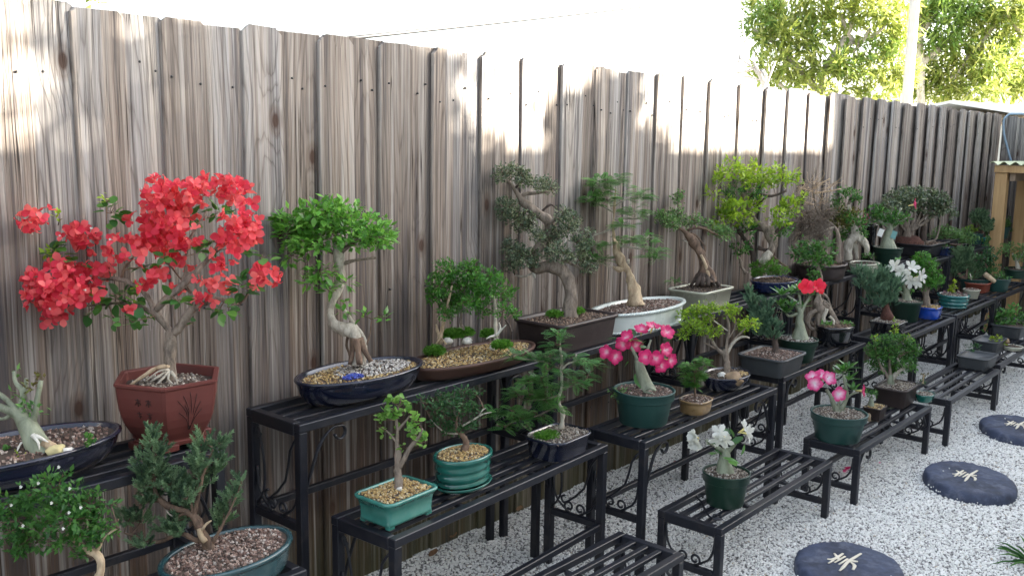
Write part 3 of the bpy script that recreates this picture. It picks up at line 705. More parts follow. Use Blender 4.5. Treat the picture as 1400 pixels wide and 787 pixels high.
def build_plant(sp):
    t = thing(sp['nm'], sp['label'], sp['cat'], sp['org'], 0, sp.get('group'))
    sh = 0.0
    if 'pot' in sp:
        k = dict(sp['pot']); p, so_, sh = make_pot(t, **k); t_pot = p
    lines = []
    for i, (mat, nm, pts, wob, sides) in enumerate(sp.get('wood', [])):
        P = [V(q[:3]) for q in pts]; rd = [q[3] for q in pts]
        mb = MB(); mb.tube(P, rd, sides + (4 if sides > 9 else 0), wob, sub=7 if sides > 9 else 4); mb.build(nm, mat, t)
        q, _ = smooth_line(P, rd, 4) if len(P) > 2 else (P, rd); lines += q
    tw = MB(); far = sp.get('far', 0)
    tr_ = sp.get('twig_r', .0011)
    for mat, kind, L, clumps in sp.get('fol', []):
        mb = MB(); n_obj = 0; me = None
        if kind in ('obj', 'objround'):
            me = leaf_src(mat, L, L * (.78 if kind == 'objround' else .5), kind == 'objround')
        for cx, cy, cz, rx, rz, n in clumps:
            c = V((cx, cy, cz))
            if lines and kind != 'moss' and not sp.get('notwig'):
                s0 = min(lines, key=lambda q: (q - c).length + max(0, q.z - c.z) * 1.0)
                mid = (s0 + c) / 2 + rvec() * (s0 - c).length * .10
                if (s0 - c).length > rx * .3: tw.tube([s0, mid, c], [tr_ * 1.7, tr_ * 1.3, tr_], 4, sub=3)
                for _ in range(max(4, int(n / 26) if kind != 'fern' else int(n / 4))):
                    u = rvec(); e = c + V((u.x * rx, u.y * rx, abs(u.z) * rz if R.random() < .7 else u.z * rz)) * R.uniform(.5, .95)
                    tw.tube([c, (c + e) / 2 + rvec() * rx * .15, e], [tr_, tr_ * .8, tr_ * .5], 3)
            if kind in ('obj', 'objround'):
                for _ in range(n):
                    u = rvec(); p_ = c + V((u.x * rx, u.y * rx, u.z * rz)) * R.random() ** .5
                    dr = V((u.x, u.y, u.z * .6 + sp.get('up', .1))) + rvec() * .6; nm_v = V((0, 0, 1)) + u * .5 + rvec() * .4
                    if n_obj < 290: leaf_obj(t, me, p_, dr, nm_v, R.uniform(.6, 1.15)); n_obj += 1
                    else: mb.var = R.random(); mb.leaf(p_, dr, nm_v, L * R.uniform(.6, 1.1), L * .5, .15)
            elif kind == 'rosette':
                me = me or leaf_src(mat, L, L * .36, False)
                for q in range(n):
                    an = q * 2.4; el = .15 + .9 * q / n; dr = V((math.cos(an) * (1 - el * .6), math.sin(an) * (1 - el * .6), el)); leaf_obj(t, me, c + dr * L * .15, dr, V((-math.cos(an) * .5, -math.sin(an) * .5, 1)), R.uniform(.7, 1.1) * (1 if q < n * .7 else .7))
            elif kind == 'moss':
                mm = MB(); mm.blob(c - V((0, 0, rz * .55)), rx * .7, rx * .6, rz * .62, R.random() * 9, .3, 12, 6); mm.build('moss', mat, t)
                for _ in range(n):
                    u = rvec(); u.z = abs(u.z) * R.uniform(.3, 1); mb.var = R.random(); mb.leaf(c + V((u.x * rx, u.y * rx * .85, u.z * rz - rz * .4)), u + rvec() * .9, rvec(), L * R.uniform(.8, 2.0), L * .7)
            elif kind == 'bare':
                for _ in range(n):
                    u = rvec(); p0 = c + V((u.x * rx, u.y * rx, u.z * rz)) * R.random() * .7; p_ = p0; dv = (u + rvec() * .8).normalized(); pts = [p0]
                    for _k in range(4): dv = (dv + rvec() * .6).normalized(); p_ = p_ + dv * L * .25; pts.append(p_)
                    mb.var = R.random(); mb.tube(pts, [tr_ * 1.1, tr_, tr_ * .8, tr_ * .6, tr_ * .4], 3)
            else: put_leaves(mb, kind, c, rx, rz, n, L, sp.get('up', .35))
        if mb.v:
            o = mb.build('foliage' if kind not in ('bare',) else 'bare_twigs', mat, t); o['kind'] = 'stuff'
    if tw.v: tw.build('twigs', sp.get('twigmat', 'bark_brown'), t, kind='stuff')
    for mat, L, npet, ruf, fl in sp.get('flowers', []):
        for x, y_, z, fx, fy, fz in fl: flower(t, (x, y_, z), (fx, fy, fz), mat, L, npet, ruf)
    for nm, mat, x, y_, z, a, b, c_ in sp.get('rocks', []):
        mb = MB(); mb.blob((x, y_, z), a, b, c_, R.random() * 9, .35, 14, 9); mb.build(nm, mat, t)
    for nm, mat, x, y_, z, rx, ry, n, cs in sp.get('chips', []):
        mb = MB()
        for _ in range(n):
            a = R.uniform(0, 6.3); k = R.random() ** .5; mb.var = R.random() * .999; mb.chip(V((x + rx * k * math.cos(a), y_ + ry * k * math.sin(a), z + .009 * (1 - k) + R.uniform(0, .003))), cs * R.uniform(.6, 1.4))
        mb.build(nm, mat, t, kind='stuff')
    return t

BUILT = {}
PLANTS = [
{'nm': 'potted_desert_rose', 'label': 'nearly leafless desert rose with swollen grey green trunk in navy oval bowl at left edge', 'cat': 'bonsai', 'org': (0.7693, -0.25, 0.7435), 'notwig': 1, 'pot': {'shape': 'oval', 'a': 0.235, 'b': 0.125, 'h': 0.075, 'style': 'ovalbowl', 'mat': 'glaze_navy', 'soil': 'soil_red', 'nchips': 700, 'chip': 0.0045}, 'wood': [('bark_caudex', 'trunk', [(0.0442, -0.0559, 0.056, 0.0308), (0.0341, -0.0384, 0.0813, 0.0259), (0.0282, -0.0258, 0.1067, 0.0219), (0.0222, -0.0133, 0.1305, 0.0194), (0.0142, -0.0006, 0.1462, 0.0146), (0.0012, 0.0161, 0.1539, 0.0105), (-0.011, 0.0314, 0.16, 0.0089), (-0.0361, 0.0635, 0.1753, 0.0065), (-0.0602, 0.0968, 0.2003, 0.0049)], 0.1, 12), ('bark_caudex', 'branch', [(0.0184, -0.0079, 0.1352, 0.0097), (0.0083, 0.0096, 0.1604, 0.0073), (-0.0006, 0.0237, 0.1778, 0.0065), (-0.0117, 0.0401, 0.1935, 0.0049), (-0.0199, 0.055, 0.2172, 0.004)], 0.1, 8), ('bark_caudex', 'branch', [(0.0206, -0.0103, 0.1352, 0.0097), (0.018, -0.0037, 0.1511, 0.0073), (0.0256, -0.0025, 0.1928, 0.0065), (0.0173, 0.0122, 0.2149, 0.0049), (0.0177, 0.0174, 0.2388, 0.0042)], 0.1, 8), ('bark_caudex', 'branch', [(0.0253, -0.0029, 0.1896, 0.0057), (0.0313, -0.0059, 0.2057, 0.0049), (0.0342, -0.0051, 0.2233, 0.0042)], 0.1, 8), ('bark_caudex', 'branch', [(0.0291, -0.0249, 0.1147, 0.0097), (0.0389, -0.0285, 0.1468, 0.0073), (0.0436, -0.0281, 0.1708, 0.0065), (0.0551, -0.0299, 0.219, 0.0049)], 0.1, 8), ('bark_caudex', 'branch', [(0.0091, 0.0057, 0.1477, 0.0065), (-0.0084, 0.0224, 0.1345, 0.004), (-0.0263, 0.0434, 0.1373, 0.0032)], 0.1, 8), ('bark_jin', 'root', [(0.0249, -0.0572, 0.1044, 0.0049), (0.0317, -0.0704, 0.1025, 0.0032), (0.0413, -0.0835, 0.0933, 0.0019)], 0.25, 8), ('bark_jin', 'root', [(0.022, -0.0532, 0.1075, 0.0049), (0.0252, -0.07, 0.094, 0.0032), (0.0244, -0.0775, 0.0793, 0.0016)], 0.25, 8), ('bark_buff', 'root', [(0.0376, -0.0612, 0.0857, 0.0097), (0.0543, -0.0874, 0.0761, 0.0097), (0.0672, -0.0999, 0.0642, 0.0049)], 0.25, 8), ('bark_dark', 'root', [(0.032, -0.0455, 0.0935, 0.0162), (0.021, -0.0462, 0.0695, 0.013), (0.0092, -0.042, 0.0513, 0.0049)], 0.25, 8), ('bark_dark', 'root', [(0.0445, -0.0509, 0.0783, 0.0162), (0.055, -0.068, 0.0563, 0.0097), (0.0665, -0.0841, 0.0438, 0.0032)], 0.25, 8), ('bark_jin', 'root', [(0.0069, -0.0304, 0.0892, 0.0023), (0.0004, -0.03, 0.0807, 0.0019), (-0.0054, -0.0312, 0.069, 0.0016)], 0.25, 8)], 'fol': [('leaf_fern', 'leaf', 0.017, [(0.0178, 0.0175, 0.2404, 0.0081, 0.0065, 9), (0.0368, -0.0244, 0.1631, 0.0194, 0.0097, 33), (0.049, -0.0354, 0.1545, 0.0097, 0.0065, 11), (0.019, 0.022, 0.1826, 0.0097, 0.0049, 8), (0.0279, -0.0126, 0.1676, 0.0097, 0.0081, 14)]), ('leaf_rust', 'leaf', 0.015, [(0.0569, -0.0304, 0.2254, 0.0081, 0.0065, 12), (0.0429, -0.0194, 0.2043, 0.013, 0.0081, 24)]), ('leaf_yellowgreen', 'leaf', 0.017, [(-0.0145, -0.0402, 0.0502, 0.0259, 0.0113, 42), (-0.0326, -0.0313, 0.0426, 0.0162, 0.0113, 26), (-0.0038, -0.0453, 0.0587, 0.013, 0.0081, 15)]), ('leaf_mid', 'round', 0.01, [(0.1112, -0.1234, 0.0927, 0.013, 0.0097, 39), (0.111, -0.1261, 0.0799, 0.0097, 0.0081, 24), (-0.0118, -0.013, 0.073, 0.013, 0.0049, 19)])], 'rocks': [('rock', 'rock_yellow', 0.0527, -0.091, 0.074, 0.0194, 0.0194, 0.013), ('rock', 'rock_white', 0.0732, -0.1052, 0.0707, 0.013, 0.013, 0.0081)]},
{'nm': 'potted_bougainvillea', 'label': 'bougainvillea covered in red bracts in a red brown hexagonal pot', 'cat': 'bonsai', 'org': (1.1401, -0.25, 0.7435), 'twigmat': 'bark_brown', 'pot': {'shape': 'hex', 'a': 0.134, 'b': 0.134, 'h': 0.17, 'style': 'hex', 'mat': 'clay_red', 'yaw': -0.06, 'feet': 1, 'soil': 'soil_grit', 'nchips': 420, 'chip': 0.0035}, 'wood': [('bark_grey', 'trunk', [(0.0073, 0.0055, 0.1382, 0.0174), (0.0111, 0.0096, 0.1744, 0.0147), (0.0146, 0.0134, 0.2071, 0.0138), (0.0172, 0.0189, 0.2433, 0.0138), (0.0225, 0.0193, 0.2705, 0.0147), (0.0239, 0.0208, 0.2832, 0.0128)], 0.3, 12), ('bark_grey', 'branch', [(0.0225, 0.0193, 0.2705, 0.0128), (0.0149, 0.0326, 0.2902, 0.0101), (0.0026, 0.0542, 0.3224, 0.0092), (-0.0052, 0.0699, 0.3511, 0.0073), (-0.0167, 0.0897, 0.3798, 0.0073), (-0.0301, 0.1074, 0.3903, 0.0055), (-0.0448, 0.1265, 0.4008, 0.0055), (-0.0652, 0.1501, 0.4021, 0.0044), (-0.0873, 0.1746, 0.3998, 0.0037)], 0.25, 8), ('bark_grey', 'branch', [(0.0238, 0.0179, 0.2705, 0.0128), (0.0389, 0.0047, 0.2871, 0.011), (0.0639, -0.0139, 0.3293, 0.0092), (0.0863, -0.0353, 0.3461, 0.0073), (0.1055, -0.0549, 0.3556, 0.0064), (0.1256, -0.0789, 0.3506, 0.0055), (0.143, -0.1003, 0.3438, 0.0037)], 0.25, 8), ('bark_grey', 'branch', [(-0.0006, 0.0477, 0.3274, 0.0083), (0.017, 0.0237, 0.358, 0.0092), (0.0456, -0.0014, 0.3892, 0.0092), (0.0699, -0.0166, 0.4179, 0.0073), (0.0927, -0.0204, 0.4402, 0.0064), (0.1142, -0.0374, 0.4714, 0.0046), (0.1272, -0.0449, 0.5025, 0.0037), (0.1462, -0.0566, 0.5445, 0.0024)], 0.25, 8), ('bark_grey', 'branch', [(0.0531, 0.012, 0.3869, 0.0055), (0.0632, 0.0095, 0.425, 0.0048), (0.0671, 0.0137, 0.4613, 0.004), (0.0822, 0.0085, 0.5122, 0.0037), (0.1034, -0.0061, 0.5525, 0.0029), (0.1142, -0.0132, 0.5744, 0.0022)], 0.25, 8), ('bark_grey', 'branch', [(0.017, 0.05, 0.3024, 0.0055), (-0.011, 0.1053, 0.3305, 0.0048), (-0.0415, 0.1473, 0.3383, 0.0037), (-0.0701, 0.1789, 0.3339, 0.0037), (-0.1012, 0.2131, 0.3295, 0.0024)], 0.25, 8), ('bark_brown', 'branch', [(-0.046, 0.1279, 0.4008, 0.004), (-0.038, 0.1257, 0.4299, 0.0033), (-0.0236, 0.1145, 0.4519, 0.0026), (-0.0091, 0.1033, 0.4739, 0.0018)], 0.25, 8), ('bark_brown', 'branch', [(-0.0873, 0.1746, 0.3998, 0.0033), (-0.1145, 0.2096, 0.4172, 0.0028), (-0.1398, 0.2467, 0.4528, 0.0022), (-0.1434, 0.2644, 0.5105, 0.0018)], 0.25, 8), ('bark_brown', 'branch', [(-0.1443, 0.2634, 0.5015, 0.0018), (-0.1362, 0.2614, 0.5324, 0.0018), (-0.1517, 0.2823, 0.5465, 0.0018)], 0.25, 8), ('bark_brown', 'branch', [(-0.0652, 0.1501, 0.4021, 0.0028), (-0.0583, 0.1576, 0.4674, 0.0022), (-0.0564, 0.1703, 0.5306, 0.0018), (-0.0487, 0.1787, 0.6031, 0.0015)], 0.25, 8), ('bark_brown', 'branch', [(0.143, -0.1003, 0.3438, 0.0037), (0.1619, -0.1148, 0.3732, 0.0029), (0.1759, -0.1212, 0.4133, 0.0022), (0.189, -0.1285, 0.4461, 0.0018)], 0.25, 8), ('bark_brown', 'branch', [(0.1191, -0.0429, 0.4715, 0.0028), (0.1389, -0.059, 0.4991, 0.0022), (0.1593, -0.0693, 0.5538, 0.0018)], 0.25, 8), ('bark_brown', 'branch', [(0.0541, 0.0104, 0.3851, 0.0033), (0.0672, -0.0077, 0.3709, 0.0026), (0.0458, 0.0283, 0.421, 0.0022), (0.038, 0.0414, 0.4389, 0.0018)], 0.25, 8), ('bark_buff', 'root', [(0.0078, 0.0059, 0.1907, 0.0073), (-0.0216, 0.0164, 0.1883, 0.0055), (-0.0505, 0.0283, 0.1709, 0.0048), (-0.0777, 0.0432, 0.1508, 0.0028)], 0.25, 8), ('bark_pale', 'root', [(0.0039, 0.0029, 0.1825, 0.0046), (-0.0179, 0.003, 0.1733, 0.0037), (-0.0401, 0.0131, 0.1569, 0.0026)], 0.25, 8), ('bark_pale', 'root', [(0.0017, -0.0009, 0.1798, 0.0046), (-0.0184, -0.0044, 0.1635, 0.0029), (-0.0356, 0.0005, 0.1491, 0.0018)], 0.25, 8), ('bark_pale', 'root', [(0.0027, -0.0024, 0.1781, 0.0046), (-0.0088, -0.0152, 0.1637, 0.0029), (-0.0043, -0.0344, 0.1516, 0.0018)], 0.25, 8), ('bark_pale', 'root', [(0.0051, -0.0052, 0.1781, 0.0046), (0.0054, -0.025, 0.1667, 0.0029), (0.0035, -0.0378, 0.1508, 0.0018)], 0.25, 8), ('bark_pale', 'root', [(0.0009, 0.0009, 0.1834, 0.0046), (-0.0237, 0.0058, 0.1812, 0.0029), (-0.0486, 0.0182, 0.1612, 0.0018)], 0.25, 8)], 'fol': [('leaf_bougainvillea', 'objround', 0.03, [(-0.0449, 0.1675, 0.5633, 0.0238, 0.033, 17), (-0.1755, 0.1944, 0.4642, 0.0238, 0.0293, 15), (-0.1506, 0.1565, 0.4477, 0.0183, 0.0147, 6), (-0.0571, 0.1331, 0.3531, 0.055, 0.0257, 31), (-0.0128, 0.1112, 0.313, 0.0367, 0.0183, 15), (0.0903, -0.0591, 0.5025, 0.0147, 0.0183, 6), (0.0905, 0.0392, 0.2828, 0.011, 0.0147, 3), (0.0782, -0.1552, 0.3514, 0.0238, 0.0165, 8), (0.1308, -0.1382, 0.3921, 0.0275, 0.033, 20), (0.1489, -0.2084, 0.4716, 0.0165, 0.0147, 5), (0.1239, 0.049, 0.4629, 0.0183, 0.0147, 6), (0.0183, 0.1232, 0.427, 0.0293, 0.0147, 9), (-0.0039, -0.0746, 0.3689, 0.033, 0.0165, 12), (0.1894, 0.0537, 0.5633, 0.033, 0.0183, 13), (0.1412, 0.0983, 0.5437, 0.022, 0.0257, 12), (0.1792, -0.0604, 0.4778, 0.0257, 0.022, 12), (-0.0587, 0.1552, 0.298, 0.011, 0.022, 5), (-0.004, -0.0136, 0.4695, 0.022, 0.0147, 7), (-0.0878, -0.0004, 0.3161, 0.0293, 0.0147, 9), (0.1117, -0.0598, 0.3256, 0.0257, 0.0147, 8), (-0.1516, 0.0897, 0.33, 0.0183, 0.011, 4)]), ('leaf_lime', 'leaf', 0.022, [(-0.179, 0.2015, 0.4728, 0.0147, 0.022, 18), (-0.1553, 0.2053, 0.5517, 0.011, 0.011, 6), (-0.0625, 0.1348, 0.5968, 0.011, 0.0183, 11), (-0.0969, 0.1735, 0.3676, 0.0257, 0.011, 16), (-0.0323, 0.0976, 0.3694, 0.022, 0.0147, 18)])], 'blossoms': [(-0.223, 0.1644, 0.5613, 0.0403, 0.0202, 12), (-0.2297, 0.1834, 0.5465, 0.0183, 0.0147, 4), (-0.1349, 0.1824, 0.5253, 0.022, 0.0147, 4), (-0.156, 0.1841, 0.5139, 0.0183, 0.0128, 3), (-0.0957, 0.1734, 0.4926, 0.033, 0.0238, 11), (-0.1104, 0.1839, 0.5037, 0.0183, 0.0147, 4), (-0.0645, 0.085, 0.4869, 0.0312, 0.0275, 12), (-0.1874, 0.1396, 0.3905, 0.0733, 0.044, 48), (-0.2167, 0.1649, 0.3818, 0.0403, 0.0403, 24), (-0.2293, 0.18, 0.408, 0.022, 0.022, 7), (-0.1409, 0.165, 0.3953, 0.0403, 0.0293, 17), (-0.1936, 0.1735, 0.3332, 0.0293, 0.0275, 12), (-0.1669, 0.1762, 0.4436, 0.0293, 0.0165, 7), (-0.1182, 0.1603, 0.4227, 0.022, 0.0147, 4), (0.0023, 0.0313, 0.6231, 0.033, 0.033, 16), (0.0536, 0.0851, 0.5675, 0.0513, 0.0477, 36), (0.0674, 0.0165, 0.6219, 0.0623, 0.0257, 24), (0.033, 0.1182, 0.5479, 0.0257, 0.033, 12), (0.0463, 0.0197, 0.5446, 0.0367, 0.022, 12), (0.1499, 0.0257, 0.634, 0.0367, 0.0183, 10), (0.1869, -0.0392, 0.621, 0.033, 0.0238, 11), (0.1496, -0.1542, 0.5991, 0.0165, 0.0147, 3), (0.0781, -0.0329, 0.6095, 0.0257, 0.0147, 5), (0.1684, -0.0053, 0.6274, 0.0257, 0.022, 8), (-0.0018, 0.0782, 0.4976, 0.0312, 0.0238, 11), (0.0539, 0.1035, 0.4842, 0.0403, 0.0257, 15), (0.0422, 0.0157, 0.4997, 0.0293, 0.0257, 11), (-0.0279, 0.0303, 0.471, 0.0202, 0.0147, 4), (0.0603, 0.0268, 0.4569, 0.0238, 0.022, 7), (-0.0565, 0.1781, 0.4225, 0.022, 0.0183, 6), (-0.1055, 0.1464, 0.4393, 0.0183, 0.0147, 4), (-0.0303, 0.0205, 0.4073, 0.0202, 0.0165, 5), (0.0078, 0.0234, 0.416, 0.022, 0.0202, 6), (0.0697, 0.0568, 0.3744, 0.0183, 0.011, 3), (0.1788, -0.0644, 0.5432, 0.044, 0.022, 14), (0.1523, -0.153, 0.5274, 0.022, 0.0293, 9), (0.1296, -0.1077, 0.5128, 0.0403, 0.0183, 11), (0.107, -0.116, 0.479, 0.0403, 0.022, 13), (0.0718, -0.098, 0.4173, 0.033, 0.022, 10), (0.1421, -0.0539, 0.3813, 0.0165, 0.0147, 3), (0.1675, -0.1847, 0.4208, 0.0275, 0.022, 9), (0.1852, -0.1336, 0.4322, 0.0183, 0.0147, 4), (0.0841, -0.0567, 0.3564, 0.0238, 0.0128, 4), (0.0611, -0.0388, 0.5172, 0.0183, 0.0183, 5), (0.0968, 0.0301, 0.5689, 0.0165, 0.0147, 3), (0.115, -0.1011, 0.5582, 0.0183, 0.0147, 4), (-0.0128, 0.1342, 0.5492, 0.0018, 0.0018, 2), (-0.0678, 0.0522, 0.3388, 0.0018, 0.0018, 2)]},
{'nm': 'potted_ficus', 'label': 'bright green ficus with pale curved trunk over white, gold and blue gravel', 'cat': 'bonsai', 'org': (1.7538, -0.25, 0.7435), 'pot': {'shape': 'oval', 'a': 0.222, 'b': 0.12, 'h': 0.078, 'style': 'ovalbowl', 'mat': 'glaze_navy', 'soil': 'soil_gold', 'nchips': 900, 'chip': 0.004}, 'wood': [('bark_pale', 'trunk', [(-0.0043, 0.0077, 0.092, 0.0263), (-0.0016, 0.0138, 0.1309, 0.0208), (0.0002, 0.0189, 0.1611, 0.0197), (-0.0033, 0.028, 0.1826, 0.0197), (-0.0167, 0.0456, 0.1931, 0.0197), (-0.0344, 0.0682, 0.2035, 0.0186), (-0.0424, 0.0819, 0.2227, 0.0175), (-0.0414, 0.0894, 0.2594, 0.0164), (-0.0293, 0.0833, 0.292, 0.0164), (-0.0152, 0.076, 0.329, 0.0153), (-0.0099, 0.0817, 0.3788, 0.0142), (-0.0097, 0.0916, 0.422, 0.012), (-0.0109, 0.1032, 0.4651, 0.0088)], 0.35, 12), ('bark_pale', 'branch', [(0.0092, -0.0035, 0.1095, 0.0077), (0.0152, -0.0001, 0.1528, 0.0066), (0.0114, 0.0118, 0.1851, 0.0061), (-0.0001, 0.0314, 0.2129, 0.0057), (-0.0182, 0.0631, 0.2599, 0.0048)], 0.25, 8), ('bark_brown', 'root', [(-0.0154, 0.0406, 0.178, 0.0044), (-0.0215, 0.0404, 0.1477, 0.0039), (-0.0187, 0.0306, 0.1197, 0.0035), (-0.0159, 0.0208, 0.0917, 0.0033)], 0.25, 8), ('bark_brown', 'root', [(-0.0156, 0.0129, 0.1733, 0.0109), (-0.0253, 0.0083, 0.1355, 0.0088), (-0.0406, 0.0036, 0.0988, 0.0066)], 0.25, 8), ('bark_brown', 'root', [(-0.0013, 0.0032, 0.1727, 0.0109), (0.0009, -0.0138, 0.1394, 0.0088), (0.0117, -0.0341, 0.1053, 0.0066)], 0.25, 8), ('bark_brown', 'root', [(-0.0131, 0.0025, 0.1701, 0.0109), (-0.0198, -0.0119, 0.1335, 0.0099), (-0.026, -0.0258, 0.1014, 0.0088)], 0.25, 8), ('bark_brown', 'branch', [(0.0119, -0.0005, 0.1355, 0.0026), (0.0262, -0.0075, 0.1747, 0.0022), (0.0361, -0.0064, 0.2267, 0.0018)], 0.25, 8), ('bark_grey', 'branch', [(-0.0104, 0.0909, 0.4155, 0.0088), (0.0158, 0.0679, 0.4441, 0.0066), (0.0507, 0.035, 0.473, 0.0044)], 0.25, 8), ('bark_grey', 'branch', [(-0.0108, 0.0904, 0.4111, 0.0077), (-0.0393, 0.1302, 0.4428, 0.0057), (-0.0709, 0.1762, 0.4852, 0.0044)], 0.25, 8), ('bark_grey', 'branch', [(-0.0121, 0.0858, 0.3852, 0.0066), (0.0211, 0.0512, 0.3989, 0.0044), (0.0656, 0.003, 0.4086, 0.0031)], 0.25, 8)], 'fol': [('leaf_ficus', 'obj', 0.031, [(-0.1005, 0.16, 0.5099, 0.0657, 0.0482, 98), (-0.1318, 0.1641, 0.479, 0.0438, 0.0394, 53), (-0.0551, 0.1069, 0.5391, 0.0701, 0.0438, 95), (0.0689, 0.1607, 0.5391, 0.0657, 0.035, 71), (0.0894, 0.0813, 0.4983, 0.0701, 0.0438, 95), (0.0558, -0.0256, 0.4709, 0.0482, 0.0307, 45), (-0.0685, 0.1627, 0.4422, 0.0613, 0.0307, 58), (-0.0462, 0.0677, 0.4853, 0.0657, 0.035, 71), (0.0138, 0.0414, 0.4465, 0.0525, 0.0219, 35), (-0.1122, 0.1832, 0.4108, 0.0394, 0.0263, 32), (-0.137, 0.1916, 0.5204, 0.0263, 0.0219, 17), (-0.0976, 0.0689, 0.3728, 0.0569, 0.0285, 50), (-0.0392, 0.1913, 0.3254, 0.0263, 0.0131, 10), (-0.0371, 0.0241, 0.3415, 0.035, 0.0175, 19), (-0.0165, 0.0586, 0.2492, 0.0197, 0.0175, 10), (0.0225, 0.011, 0.235, 0.0197, 0.0153, 9), (0.0583, -0.0305, 0.2315, 0.0175, 0.0219, 11), (-0.0135, 0.0618, 0.2773, 0.0219, 0.0109, 7), (-0.0626, 0.0606, 0.3204, 0.0307, 0.0131, 12)]), ('leaf_ficus', 'leaf', 0.026, [(-0.098, 0.1565, 0.4991, 0.0701, 0.0482, 206), (-0.0309, 0.1038, 0.5317, 0.0788, 0.0482, 232), (0.0269, 0.0228, 0.4972, 0.0788, 0.0482, 232), (-0.0901, 0.0975, 0.46, 0.0657, 0.0394, 158), (-0.0251, 0.0426, 0.5246, 0.0657, 0.035, 141), (0.0885, 0.0124, 0.4812, 0.0482, 0.035, 103), (-0.0799, 0.0998, 0.3593, 0.0438, 0.0219, 58)])], 'chips': [('white_gravel', 'soil_white', 0.045, 0, 0.0725, 0.135, 0.075, 1100, 0.0045), ('blue_gravel', 'soil_blue', -0.07, -0.05, 0.0745, 0.034, 0.02, 150, 0.0042)]},
